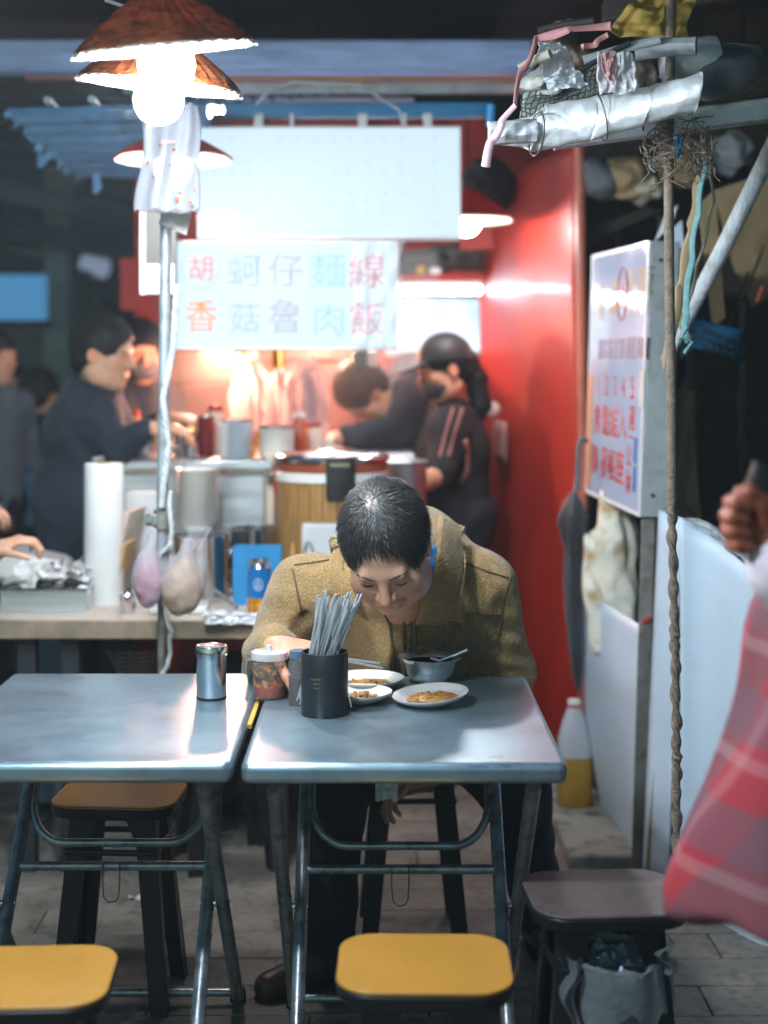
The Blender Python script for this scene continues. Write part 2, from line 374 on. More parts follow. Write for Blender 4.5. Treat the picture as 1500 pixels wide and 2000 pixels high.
m_face2 = mat('lit dish sign face', (.13, .15, .18), .5, var=.02, emit=(.68, .86, 1.04), es=SIGN, spec=.06)
m_facei = mat('unlit sign face', (.54, .64, .84), .10, var=.03, coat=.6)
m_tread = mat('print red', (.55, .045, .03), .5, var=.1)
m_tblue = mat('print blue', (.02, .14, .40), .5, var=.1)
m_tgold = mat('print ochre', (.46, .25, .04), .5, var=.25, vs=40)
m_tgrey = mat('print grey', (.16, .18, .26), .5, var=.2, vs=40)
m_torange = mat('orange strip', (.72, .30, .10), .5, var=.15, vs=12)
nn = m_smear.node_tree; ms_ = [x for x in nn.nodes if x.type == 'MIX_SHADER'][0]; nz_ = nn.nodes.new('ShaderNodeTexNoise'); nz_.inputs['Scale'].default_value = 85; mr_ = nn.nodes.new('ShaderNodeMapRange'); mr_.inputs[1].default_value = .38; mr_.inputs[2].default_value = .50; nn.links.new(nn.nodes['Texture Coordinate'].outputs['Object'], nz_.inputs['Vector']); nn.links.new(nz_.outputs[0], mr_.inputs[0]); nn.links.new(mr_.outputs[0], ms_.inputs[0])
def lit_print(name, c, e): return mat(name, tuple(.16 * q for q in c), .5, var=.05, emit=e, es=SIGN)
m_l_red = lit_print('lit print red', (.7, .2, .15), (.78, .34, .34)); m_l_or = lit_print('lit print orange', (.8, .35, .1), (.85, .42, .26))
m_l_teal = lit_print('lit print teal', (.3, .6, .6), (.44, .72, .78)); m_l_grey = lit_print('lit print grey', (.5, .5, .6), (.48, .50, .64)); m_l_slate = lit_print('lit print slate', (.4, .5, .6), (.42, .58, .72))
m_l_faint = lit_print('lit print faint', (.7, .75, .8), (.42, .64, .90))
m_food = mat('omelette and sauce', (.62, .34, .10), .3, col2=(.42, .15, .03), vs=40, bump=.4, bs=90, coat=.5)
m_chili = mat('chilli sauce', (.36, .025, .008), .25, col2=(.5, .10, .02), vs=25)
m_gold = mat('fried food', (.62, .30, .05), .5, col2=(.78, .48, .12), vs=18, bump=.4)
m_soy = mat('soy sauce', (.03, .008, .005), .15)
m_oil = mat('yellow oil', (.62, .36, .06), .25, var=.1, transl=.3)
m_milky = mat('milky bottle', (.72, .74, .80), .4, var=.05, transl=.35)
m_skin = mat('skin', (.70, .385, .25), .48, var=.13, vs=45, attr='tint', sss=.12, bump=.1, bs=160, rvar=.08)
m_hair = mat('black hair', (.012, .011, .012), .55, var=.4, vs=30, rvar=.1, spec=.3)
m_hairg = mat('greying hair', (.016, .015, .015), .40, col2=(.055, .052, .05), vs=60, attr='tint')
m_hairs = mat('greying hair strand', (.012, .011, .011), .50, col2=(.042, .040, .039), vs=90, spec=.35)
m_fleece = mat('tan sherpa fleece', (.31, .185, .068), .97, attr='tint', var=.26, vs=18, bump=.6, bs=210, sheen=.25, speck=((.52, .38, .20), 210, .6))
m_navy = mat('navy cloth', (.014, .022, .038), .88, var=.3, vs=10, bump=.2, bs=120, attr='tint', sheen=.08)
m_trous = mat('dark trousers', (.014, .016, .024), .85, var=.3, vs=10, bump=.2, bs=110)
m_bluecol = mat('bright blue collar', (.05, .24, .52), .75, var=.12, bump=.1, bs=150)
m_seam = mat('seam thread', (.10, .062, .025), .8)
m_shoe = mat('brown leather', (.07, .032, .02), .4, var=.3, vs=14)
m_white_bg = mat('white tile', (.66, .68, .70), .4, var=.08)

# ================================================================ GROUND, STREET, ROOF
g = MB().box((0, 8, -.06), (16, 26, .1)); ground = ST(g, 'ground', m_grout, loc=(0, 8, -.11))
fl = ST(MB().box((.1, 3.4, -.007), (3.4, 4.0, .006)), 'floor', m_grout, loc=(.1, 3.4, -.01))
tile_mb = MB().slab((0, 0, -.006), .600, .1485, .012, .004, 2)
tile_me = None; nt_ = 0
for j in range(18):
    for i in range(6):
        x = -1.40 + i * .604 + (.26 if j % 2 else 0) + (.09 if j % 3 else 0); y = 2.30 + j * .152
        if tile_me is None:
            t0 = O(tile_mb, 'tile', m_tile, None, loc=(0, 0, 0), bevel=.002, seg=1); t0.parent = fl; t0.location = Vector((x, y, .003)) - fl.location; tile_me = t0
        else:
            t = tile_me.copy(); COL.objects.link(t); t.location = Vector((x, y, .003 + random.uniform(-.0012, .0012))) - fl.location; t.rotation_euler = (R(random.uniform(-.25, .25)), R(random.uniform(-.25, .25)), R(random.uniform(-.4, .4)))
# scraps on the floor
for (px, py) in ((262, 1765), (640, 1752)):
    q = Vector((( px - CX) * (F * 1.39 / (py - HY)) / F, F * 1.39 / (py - HY), .012))
    TO(MB().sheet(lambda u, v: q + Vector((u * .03 - .015, v * .02, .006 * math.sin(u * 5 + v * 3))), 5, 4), 'paper_scrap', 'small torn white paper scrap on the floor under the left table' if px < 400 else 'tiny pale paper scrap on the floor behind the right table', 'litter', m_white, solid=.001)
# roof slab over the stalls, its battens, dark wall of the niche
ST(MB().box((.2, 7.5, 2.78), (9, 10.4, .06)), 'ceiling', m_roof)
for i in range(9):
    y = 3.0 + i * .8
    TO(MB().box((-2.2, y, 2.70), (3.8, .07, .09)), 'roof_batten', 'dark timber batten under the roof, ' + ('nearest the camera', 'second from the camera', 'third from the camera', 'fourth from the camera', 'middle one of nine', 'fourth from the back', 'third from the back', 'second from the back', 'furthest back')[i], 'beam', m_wood_d, group='battens under the roof', bevel=.006)
nw = T('niche_wall', 'dark timber wall behind the clutter on the right', 'wall', (1.3, 5.4, 0))
for i in range(12):
    O(MB().box((.80 + i * .152, 5.4 + random.uniform(-.01, .01), 1.35), (.147, .03, 2.7)), 'plank', m_wood_d, nw, bevel=.003)
TO(MB().box((2.3, 4.2, 1.35), (.05, 2.4, 2.7)), 'side_wall', 'dark plain side wall closing the cluttered niche', 'wall', m_dark, bevel=.005)
# far side of the lane: wall, green awning, blue sign box, shop glow
fw = T('far_shop', 'dim shopfront across the lane with a grey shutter and green frame', 'building', (-3.2, 12.5, 0))
O(MB().box((-3.0, 12.6, 1.7), (7.0, .2, 3.4)), 'wall', m_dark, fw)
m_shut = mat('grey shutter', (.16, .19, .19), .6, var=.2)
for i in range(10): O(MB().box((-3.1, 12.46, 1.15 + i * .13), (1.5, .03, .12)), 'slat', m_shut, fw)
m_green = mat('green frame', (.01, .22, .10), .5, var=.3)
O(MB().box((-2.62, 12.36, 1.55), (.28, .10, 1.4)), 'green_post', m_green, fw); O(MB().box((-3.0, 12.34, 1.20), (2.0, .12, .26)), 'green_rail', m_green, fw)
m_pil = mat('grey green pillar', (.20, .24, .21), .7, var=.4, vs=3)
TO(MB().box((P(118, 700, 9).x, 9, 1.3), (.16, .2, 2.6)), 'concrete_pillar', 'narrow grey green pillar between the blue sign and the young man', 'pillar', m_pil, bevel=.01)
m_bsign = mat('dim blue sign', (.05, .22, .45), .5, var=.2, vs=1.5, emit=(.06, .24, .46), es=.62)
sb = T('blue_signboard', 'dim blue lit signboard hanging over the lane at far left', 'sign', P(20, 630, 8.5))
O(MB().box(P(5, 583, 8.5), (.5, .12, .27)), 'face', m_bsign, sb, bevel=.01); O(MB().box(P(5, 632, 8.52), (.54, .16, .035)), 'frame', m_dark, sb)
m_glow = mat('dim lane lamp', (.3, .34, .42), .5, emit=(.26, .33, .46), es=.5)
TO(MB().ball(P(185, 520, 10), .11, 14), 'lane_lamp', 'small dim round lamp far down the dark lane', 'lamp', m_glow)
# sloping shutters / roofs of the lane seen as dark bands
for i, (y0, dy) in enumerate(((360, 30), (430, 34), (505, 26))):
    a = P(-40, y0, 6.5 + i * 1.2); b_ = P(300, y0 + 75, 8.2 + i * 1.2)
    TO(MB().tube([a, b_], .05 + .015 * i, 4), 'roof_purlin', 'dark sloping purlin over the lane, ' + ('uppermost', 'middle', 'lowest')[i] + ' of three', 'beam', m_roof, group='purlins over the lane')

# ================================================================ HANGING LAMPS
def lamp(px, py, Y, shade_m, label, rr=.158, hh=.115, br=.05, above=.03, tilt=0, tx=0, woven=True, lit=True, bm=None):
    c = P(px, py, Y); t = T('hanging_lamp', label, 'lamp', c, 'shaded bulbs hanging over the stall')
    M = rot('X', tx) @ rot('Y', tilt)
    z0 = above
    pr = [(rr * u, z0 + hh * (1 - u) ** .85 if u < 1 else z0) for u in (1, .93, .85, .75, .62, .48, .34, .2, .09)]
    mb = MB(); n = 72; vs_ = []
    for (r, z) in pr:
        for j in range(n):
            a = 2 * math.pi * j / n; e = (1 + (.006 * math.sin(9 * a) + .012 * random.uniform(-1, 1) if woven else 0)); ridge = (.0022 * (1 if j % 2 else -1) if woven else 0)
            vs_.append(c + M @ Vector((r * e * math.cos(a), r * e * math.sin(a), z + ridge)))
    mb.add(vs_, [(i * n + j, i * n + (j + 1) % n, (i + 1) * n + (j + 1) % n, (i + 1) * n + j) for i in range(len(pr) - 1) for j in range(n)])
    O(mb, 'shade', shade_m, t, smooth=30, solid=.003)
    mi = MB().lathe([(r * .985, z - .007) for r, z in pr], c, 48, M); O(mi, 'shade_lining', m_shin, t, smooth=60)
    if woven:                                        # frayed lower rim
        f = MB()
        for j in range(150):
            a = 2 * math.pi * j / 150; q = c + M @ Vector((rr * math.cos(a), rr * math.sin(a), z0 + .002)); d = M @ Vector((math.cos(a) * .006, math.sin(a) * .006, -random.uniform(.003, .013)))
            tq = Vector((-math.sin(a), math.cos(a), 0)) * .0035; f.add([q - tq, q + tq, q + d], [(0, 1, 2)])
        O(f, 'frayed_rim', m_shin, t, smooth=0)
    if lit: O(MB().lathe([(1e-6, -br), (br * .38, -br * .92), (br * .71, -br * .71), (br * .92, -br * .38), (br, 0), (br * .94, br * .36), (br * .72, br * .76), (br * .45, br * 1.15), (br * .30, br * 1.5), (.012, br * 1.7)], c, 28), 'bulb', bm or m_bulb, t)
    O(MB().lathe([(.016, br * 1.5), (.019, br * 1.55), (.019, br * 2.2), (.006, br * 2.5)], c, 14), 'socket', m_blk, t)
    O(MB().tube([c + Vector((0, 0, br * 2.4)), c + Vector((.004, 0, .5)), Vector((c.x, c.y, 2.75))], .0035, 6), 'cord', m_blk, t)
    return t
lamp(325, 128, 2.60, m_shade, 'nearest bulb lamp with a dark woven bamboo shade cut by the top of the photo', tilt=-5, above=.030, tx=10)
lamp(310, 196, 2.90, m_shade, 'second bulb lamp with frayed white rim just below the nearest lamp', tilt=6, above=.030, tx=6)
lamp(338, 330, 3.95, m_redsh, 'red cone shaded lamp half hidden behind the hanging white plastic bag', woven=False, above=.028, hh=.085, bm=m_bulb3)
lamp(912, 436, 5.0, m_redsh, 'red and white shaded lamp peeking out right of the large white menu sign', woven=False, br=.045, above=.012, bm=m_bulb3)
lamp(430, 682, 5.35, m_redsh, 'red shaded lamp glowing just under the lower white sign', woven=False, br=.04, above=.01, bm=m_bulbw)
lamp(-440, -330, 1.62, m_shade, 'unseen bulb lamp added above and left of the camera for light from the front', tx=-12, tilt=10, above=.03, bm=m_bulb2)  # unseen lamp, added to brighten the man's face from the front
def tube_lamp(a, b, label, r=.014):
    t = T('tube_lamp', label, 'lamp', (a + b) / 2, 'fluorescent tubes over the stall')
    O(MB().tube([a, b], r, 12), 'tube', m_tubel, t)
    d = (b - a).normalized()
    for e in (a, b): O(MB().tube([e - d * .02, e + d * .02], r * 1.3, 10), 'end_cap', m_white, t)
    O(MB().box((a + b) / 2 + Vector((0, 0, .035)), (abs(b.x - a.x) + .06, abs(b.y - a.y) + .05, .03)), 'housing', m_white, t)
    O(MB().tube([(a + b) / 2 + Vector((0, 0, .05)), Vector(((a.x + b.x) / 2, (a.y + b.y) / 2, 2.75))], .004, 6), 'cord', m_blk, t)
lamp(620, 640, 5.75, m_redsh, 'unseen red shaded lamp added behind the dish sign to warm the stall', woven=False, br=.04, above=.01, bm=m_bulbw)  # hidden lamp put in to redden the stall interior
tube_lamp(P(560, 567, 5.9), P(948, 567, 5.9), 'white fluorescent tube visible right of the lower sign above the woman in the cap')
tube_lamp(Vector((-.75, 5.3, 2.30)), Vector((.1, 5.3, 2.30)), 'fluorescent tube under the stall roof behind the large white menu sign')
# ================================================================ STALL FRONT: fascia, roof, signs
TO(MB().box(((P(0, 0, 4.3).x + P(1040, 0, 4.3).x) / 2 - .15, 4.3, P(0, 113, 4.3).z), (P(1040, 0, 4.3).x - P(0, 0, 4.3).x + .3, .09, .095)), 'fascia_beam', 'long grey blue painted fascia beam across the top of the stall', 'beam', m_beam, bevel=.012)
TO(MB().box((P(560, 0, 4.38).x, 4.38, P(0, 150, 4.38).z), (1.55, .05, .022)), 'orange_batten', 'thin orange brown batten just beneath the fascia beam', 'beam', m_orange, bevel=.003)
TO(MB().box((P(640, 0, 4.5).x, 4.5, P(0, 172, 4.5).z), (1.25, .05, .03)), 'white_rail', 'pale grey rail under the orange batten above the signs', 'beam', m_frame, bevel=.004)
TO(MB().box((P(700, 0, 4.62).x, 4.62, P(0, 216, 4.62).z), (.84, .05, .045)), 'blue_rail', 'bright blue painted rail directly above the large white sign', 'beam', m_bluep, bevel=.004)
# corrugated roof panel behind the rails
def corr(u, v):
    a = P(300, 215, 4.7); b_ = P(960, 150, 4.7); c_ = P(960, 60, 6.6); d_ = P(300, 90, 6.6)
    q = (a * (1 - u) + b_ * u) * (1 - v) + (d_ * (1 - u) + c_ * u) * v; q.z += .012 * math.sin(u * 120); return q
TO(MB().sheet(corr, 240, 2), 'roof_sheet', 'dark corrugated roof sheet over the stall behind the fascia', 'roof', mat('slate blue corrugated', (.24, .34, .46), .5, var=.3), solid=.002)
def awn(u, v):
    a = P(10, 218, 4.35); b_ = P(405, 206, 4.35); c_ = P(420, 350, 5.5); d_ = P(160, 345, 5.5)
    q = (a * (1 - u) + b_ * u) * (1 - v) + (d_ * (1 - u) + c_ * u) * v
    q.z += .016 * math.sin(v * 46) + .004 * vnoise((u * 9, v * 9, 0)); return q
aw = T('blue_awning', 'pale blue translucent corrugated awning left of the bulbs', 'awning', P(200, 280, 4.9))
O(MB().sheet(awn, 30, 90), 'sheet', m_awn, aw, solid=.002)
fr = MB()
for i in range(60):
    v = i / 59; q = awn(0, v); fr.add([q, q + Vector((.012, .012, -.002)), q + Vector((random.uniform(-.02, .01), 0, -random.uniform(.005, .035)))], [(0, 1, 2)])
O(fr, 'torn_edge', m_awn, aw, smooth=0)
for i in range(4):
    u = .2 + i * .22; O(MB().tube([awn(u, .02) + Vector((0, 0, .022)), awn(u, .98) + Vector((0, 0, .022))], .012, 6), 'rafter', m_frame, aw)
for (px, py) in ((188, 338), (80, 288)):
    q = P(px, py, 5.0); TO(MB().tube([q, q + Vector((.004, 0, -.05)), q + Vector((-.006, 0, -.07))], [.012, .016, .006], 7), 'ragged_knot', 'ragged pale knot of string under the blue awning, ' + ('right one' if px > 100 else 'left one'), 'string', m_awn)

def lightbox(name, label, x0, y0, x1, y1, Y, face=m_face, th=.09, tilt=0):
    a = P(x0, y1, Y); b_ = P(x1, y0, Y); c = (a + b_) / 2; w_ = b_.x - a.x; h = b_.z - a.z
    t = T(name, label, 'sign', (c.x, c.y, a.z)); M = rot('X', tilt)
    O(MB().box(c + M @ Vector((0, th / 2, 0)), (w_, th - .012, h), M), 'box', m_frame, t, bevel=.004)
    O(MB().box(c + M @ Vector((0, 0, 0)), (w_ - .012, .008, h - .012), M), 'face', face, t)
    fr = MB()
    for s_ in (-1, 1): fr.box(c + M @ Vector((s_ * (w_ / 2 - .003), -.002, 0)), (.006, .014, h), M); fr.box(c + M @ Vector((0, -.002, s_ * (h / 2 - .003))), (w_ - .0125, .0135, .006), M)
    O(fr, 'rim', m_white, t)
    return t, c, M
us, uc, uM = lightbox('menu_sign', 'large overexposed white menu lightbox hung under the blue rail', 386, 247, 900, 466, 4.6, tilt=-1.2)
# faint washed-out entries: rows of dabs, not legible in the photograph
fb = MB()
for r_ in range(8):
    for k in range(14):
        if random.random() < .35: continue
        x = 420 + k * 33 + random.uniform(-3, 3); y = 300 + r_ * 19.5
        if r_ == 0: y = 272
        for _ in range(4):
            q = P(x + random.uniform(-5, 5), y + random.uniform(-4, 4), 4.6) + uM @ Vector((0, -.0075, 0)); fb.box(q, random.choice(((.011, .001, .0016), (.0016, .001, .009), (.006, .001, .0016))), uM)
O(fb, 'faint_print', m_l_faint, us, kind='stuff')
for k, x in enumerate((505, 570, 708, 790, 835)):
    q = P(x, 236, 4.60); hk = MB().box(q, (.012 if k % 2 else .028, .02, .045)); TO(hk, 'sign_hanger', 'small pale hanger above the menu sign, ' + ('first from left', 'second from left', 'third from left', 'fourth from left', 'rightmost')[k], 'hanger', m_white, group='hangers above the menu sign', bevel=.003)
TO(MB().box(P(660, 240, 4.78), (.82, .03, .06)), 'red_valance', 'dark red strip behind the hangers above the menu sign', 'panel', m_redm)
ls, lc, lM = lightbox('dish_sign', 'white lit dish sign with two rows of five large characters', 341, 470, 776, 682, 4.5, face=m_face2, tilt=-1.0)
def sign_char(ch, px, py, sz, m, nm='character'):
    q = P(px, py, 4.5) + Vector((-sz / 2 / S(4.5) * .98, -.0085, -sz / 2 / S(4.5) * .82)); text_obj(ch, m, ls, nm, q, (1, 0, 0), lM @ Vector((0, 0, 1)), sz / S(4.5), off=.006)
for ch, px, py, sz, m in (('胡', 393, 522, 54, m_l_red), ('蚵', 478, 526, 70, m_l_slate), ('仔', 558, 526, 70, m_l_grey), ('麵', 640, 526, 74, m_l_teal), ('線', 716, 526, 74, m_l_red),
                          ('香', 393, 615, 68, m_l_or), ('菇', 478, 618, 64, m_l_slate), ('魯', 558, 615, 72, m_l_grey), ('肉', 642, 622, 70, m_l_teal), ('飯', 716, 620, 70, m_l_red)):
    sign_char(ch, px, py, sz, m)
q = P(393, 526, 4.5); O(MB().tube([q + lM @ Vector((.058 * math.cos(2 * math.pi * i / 40), -.0085, .058 * math.sin(2 * math.pi * i / 40))) for i in range(40)], .0016, 5, closed=True), 'ring', m_l_faint, ls)
q = P(394, 598, 4.5) + Vector((0, -.010, 0)); O(MB().prism([q + Vector((-.016, 0, 0)), q + Vector((0, 0, -.009)), q + Vector((.016, 0, 0)), q + Vector((0, 0, .010))], (0, .001, 0)), 'orange_mark', lit_print('lit orange', (.8, .3, .02), (.85, .40, .10)), ls, smooth=0)
# crumpled clear film over the right end of the dish sign
def crum(u, v):
    q = P(688 + 100 * u, 470 + 215 * v, 4.44); q.y += -.01 + .022 * vnoise((u * 9, v * 13, 1), 1, 3); q.x += .008 * vnoise((u * 7, v * 9, 4), 1, 1); return q
TO(MB().sheet(crum, 26, 44), 'crumpled_film', 'crumpled clear plastic film taped over the right end of the dish sign', 'plastic film', mat('crumpled film', (.8, .84, .92), .15, var=.1, clear=.72, bump=.5, bs=25), smooth=25)
# small price board left of the pole
pb = T('menu_board', 'narrow upright white board behind the top of the pole', 'sign', P(300, 575, 4.3))
a = P(274, 575, 4.3); b_ = P(345, 412, 4.3)
O(MB().box(((a.x + b_.x) / 2, 4.3, (a.z + b_.z) / 2), (b_.x - a.x, .02, b_.z - a.z)), 'board', mat('pale grey board', (.09, .10, .10), .5, var=.2), pb, bevel=.003)
O(MB().box(P(279, 493, 4.285), (.014, .02, .245)), 'edge_strip', m_white, pb); O(MB().box(P(312, 545, 4.285), (.085, .012, .085)), 'white_card', m_white, pb)
TO(MB().box(P(268, 555, 6.3), (.14, .03, .22)), 'red_cloth', 'dark red cloth hanging behind the narrow white board', 'cloth', m_redm)
# red enamelled side wall of the stall
rw = T('red_partition', 'tall glossy red enamelled partition on the right of the stall', 'wall', (.56, 5.3, 0))
A = Vector((P(1140, 0, 4.72).x, 4.72, 0)); B = Vector((P(949, 0, 6.0).x, 6.0, 0)); top = 2.1
d = (B - A).normalized(); nrm = Vector((d.y, -d.x, 0))
def redp(u, v):
    q = A.lerp(B, u); q = q + Vector((-.028 * (v), 0, top * v)); q += nrm * (.012 * math.sin(u * 3.1) * math.sin(v * 5) ); return q
O(MB().sheet(redp, 30, 40), 'panel', m_redw, rw, solid=.012)
O(MB().tube([A + Vector((.012, -.01, 0)), A + Vector((-.016, -.01, top))], .017, 8), 'edge_trim', mat('faded red trim', (.50, .12, .07), .45, var=.2), rw)
q = A.lerp(B, .62)
for (px, py, sz) in ((962, 800, .030),):
    TO(MB().ball(P(px, py, 5.55) , sz, 12, (1, .5, 1)), 'wall_hook', 'small shiny white knob on the red partition beside the woman', 'hook', m_porc)
lbp = T('wall_notice', 'small faded rectangular notice stuck on the red partition', 'notice', P(990, 915, 5.2))
def notice(u, v): 
    q0 = A.lerp(B, .62 + .16 * u); return q0 + nrm * -.022 * (1 if (nrm.x > 0) else -1) + Vector((-.02, 0, 1.02 + .16 * v))
O(MB().sheet(notice, 4, 4), 'paper', mat('faded paper', (.34, .16, .12), .5, var=.25, vs=12), lbp, solid=.002)
# stall back: red wall, pale lit cabinet, clutter on the shelf right of the sign
TO(MB().box((-.15, 6.7, 1.2), (1.9, .05, 2.4)), 'stall_back_wall', 'red painted back wall of the stall', 'wall', m_redm)
m_cab = mat('pale blue cabinet glow', (.5, .65, .8), .3, var=.5, vs=7, emit=(.34, .55, .80), es=.75)
cb = T('lit_cabinet', 'pale blue lit glass cabinet glowing behind the woman in the cap', 'cabinet', P(850, 690, 6.4))
O(MB().box(P(850, 638, 6.4), (.42, .10, .24)), 'glass', m_cab, cb, bevel=.006); O(MB().box(P(850, 690, 6.38), (.44, .12, .02)), 'frame', m_frame, cb)
for (px, py) in ((795, 617), (905, 640)): O(MB().ball(P(px, py, 6.3), .016, 10), 'light', mat('small light', (1, 1, 1), .4, emit=(.7, .9, 1), es=2), cb)
shf = T('stall_shelf', 'red edged shelf above the tube lamp right of the dish sign', 'shelf', P(860, 548, 5.95))
O(MB().box(P(860, 545, 5.95), (.42, .25, .03)), 'board', m_redm, shf, bevel=.004)
O(MB().tube([P(785, 545, 5.95), P(785, 545, 5.95) + Vector((0, 0, .9))], .008, 6), 'hanger', m_wire, shf)
s_ = SDF(P(770, 545, 6.05) - Vector((.02, .1, .02)), P(960, 450, 5.75) + Vector((.02, .1, .05)), .008); s_.cap(P(800, 515, 5.9), P(920, 500, 5.9), .045, .05, .03); s_.cap(P(850, 500, 5.9), P(935, 508, 5.9), .04, .03, .03); s_.fold(.006, 34, 2)
V, Q = s_.mesh(); o = np_obj(V, Q, 'dark_sack', mat('brown green sack', (.07, .06, .05), .6, var=.5, vs=14), None); o['label'] = 'dark lumpy sack on the red edged shelf beside the dish sign'; o['category'] = 'sack'
TO(MB().box(P(822, 527, 5.83), (.035, .03, .035)), 'yellow_packet', 'small yellow packet on the red edged shelf', 'packet', mat('yellow packet', (.75, .45, .03), .4), bevel=.005)
TO(MB().box(P(850, 530, 5.84), (.045, .03, .03)), 'white_packet', 'small white packet next to the yellow packet on the shelf', 'packet', m_white, bevel=.005)
s_ = SDF(P(895, 440, 5.6) - Vector((.05, .2, .02)), P(1020, 290, 5.2) + Vector((.05, .1, .05)), .012); s_.ell(P(955, 365, 5.4), (.10, .07, .115)); s_.fold(.012, 38, 5)
V, Q = s_.mesh(); o = np_obj(V, Q, 'dark_bundle', mat('dark netting', (.025, .022, .024), .8, var=.6, vs=40, bump=.6, bs=80), None); o['label'] = 'dark bundle of netting hanging in the top corner right of the menu sign'; o['category'] = 'bundle'
TO(MB().box(P(930, 350, 5.75), (.13, .03, .55)), 'red_board', 'dark red board behind the bundle right of the menu sign', 'panel', m_redm)
# ================================================================ STALL COUNTERS AND WHAT STANDS ON THEM
TZ = .70                                            # low front table
ft = T('serving_table', 'low wooden serving table in front of the stall, its edge wrapped in foil', 'table', (P(200, 0, 4.3).x, 4.3, 0))
x0, x1 = P(-60, 0, 4.0).x, P(600, 0, 4.0).x
O(MB().box(((x0 + x1) / 2, 4.35, TZ - .016), (x1 - x0, .72, .032)), 'tabletop', m_wood, ft, bevel=.006)
O(MB().box(((x0 + x1) / 2, 3.985, TZ - .022), (x1 - x0 + .004, .012, .05)), 'edge_strip', mat('worn edge', (.30, .22, .15), .55, var=.4, vs=9), ft, bevel=.003)
for x in (P(55, 0, 4.05).x, P(140, 0, 4.05).x, x1 - .08):
    for y in (4.05, 4.62): O(MB().box((x, y, (TZ - .04) / 2), (.05, .05, TZ - .04)), 'leg', m_dark, ft, bevel=.004)
def foil(u, v):
    q = P(400 + 200 * u, 1196 + 24 * v, 3.97 - .02 * v); q.y += .012 * vnoise((u * 14, v * 6, 0), 1.3, 2); q.z += .006 * vnoise((u * 17, v * 5, 3), 1.2, 1); return q
TO(MB().sheet(foil, 40, 8), 'foil_wrap', 'crumpled silver foil wrapped over the serving table edge beside the diner', 'foil', m_foil, smooth=20, solid=.001)
TO(MB().box((P(95, 0, 4.5).x, 4.52, .33), (.20, .05, .55)), 'cloth_screen', 'blue grey sheet under the serving table at the left', 'cloth', mat('blue grey cloth', (.10, .15, .21), .8, var=.3), bevel=.01)
s_ = SDF((-.78, 4.1, .02), (-.1, 4.9, .68), .02); s_.cap((-.62, 4.5, .2), (-.3, 4.55, .22), .16, .2, .05); s_.cap((-.5, 4.45, .4), (-.3, 4.5, .42), .11, .12, .05); s_.fold(.02, 16, 3)
V, Q = s_.mesh(); o = np_obj(V, Q, 'dark_sacks', mat('dark sacking', (.028, .022, .025), .9, var=.6, vs=8), None); o['label'] = 'dark lumpy sacks stored under the serving table'; o['category'] = 'sack'
# wire basket under the table
wb = T('wire_basket', 'dark wire basket under the serving table behind the pole', 'basket', P(270, 1330, 4.02))
c = P(268, 1340, 4.05)
for i in range(9): O(MB().tube([c + Vector(((.03 + .055 * i / 8) * math.cos(2 * math.pi * k / 22), .03 * math.sin(2 * math.pi * k / 22), .012 * i)) for k in range(22)], .0016, 4, closed=True), 'ring', m_wire, wb)
for k in range(14):
    a = 2 * math.pi * k / 14; O(MB().tube([c + Vector((.03 * math.cos(a), .03 * math.sin(a), 0)), c + Vector((.085 * math.cos(a), .03 * math.sin(a), .096))], .0016, 4), 'spoke', m_wire, wb)

CT = 1.085                                          # cart counter height
ca = T('stall_cart', 'steel clad stall cart behind the serving table', 'cart', (-.35, 5.1, 0))
O(MB().box((-.59, 5.2, CT - .015), (.50, .90, .03)), 'countertop', m_bsteel, ca, bevel=.004); O(MB().box((-.10, 5.42, CT - .02), (.46, .62, .03)), 'back_counter', m_bsteel, ca, bevel=.004)
O(MB().box((P(378, 0, 4.8).x, 4.80, CT - .17), (P(520, 0, 4.8).x - P(238, 0, 4.8).x, .03, .30)), 'front_panel', m_bsteel, ca, bevel=.006)
O(MB().box((P(378, 0, 4.78).x, 4.783, CT - .035), (P(524, 0, 4.78).x - P(234, 0, 4.78).x, .012, .03)), 'top_rim', m_ssteel, ca, bevel=.003)
O(MB().box((-.35, 5.3, .46), (.94, .74, .86)), 'base', m_redm, ca, bevel=.006)
O(MB().box((P(528, 0, 4.8).x, 4.79, CT - .16), (.028, .03, .36)), 'corner_post', mat('cream post', (.66, .56, .42), .5), ca, bevel=.004)
q = P(536, 935, 4.78)
for dz in (0, -.16): O(MB().box(q + Vector((-.012, -.02, dz)), (.02, .012, .03)), 'latch', m_wire, ca, bevel=.002)
# things on the serving table, base z = TZ
def at(px, Y, z): return Vector(((px - CX) * Y / F, Y, z))
def YB(py, z=TZ): return F * (CZ - z) / (py - HY)
Y = YB(1178); r = 38 / S(Y)
c = at(203, Y, TZ); hgt = (1178 - 905) / S(Y)
t = T('paper_roll', 'tall white cylindrical roll standing on the serving table', 'roll', c)
O(MB().lathe([(r * .97, 0), (r, .005), (r, hgt - .006), (r * .96, hgt), (r * .35, hgt), (r * .33, hgt - .03), (1e-6, hgt - .03)], c, 36, wob=.006), 'roll', mat('white paper', (.80, .79, .76), .75, var=.04, bump=.06, bs=30), t)
O(MB().lathe([(r * .34, hgt - .05), (r * .34, hgt + .004), (r * .30, hgt + .004), (r * .30, hgt - .05)], c, 20), 'core', m_cardb, t)
c = at(190, 4.82, CT); TO(MB().box(c + Vector((0, 0, .055)), (.054, .05, .115)), 'white_block', 'upright white block standing on the cart beside the young man', 'box', mat('cream block', (.76, .70, .62), .55), bevel=.003)
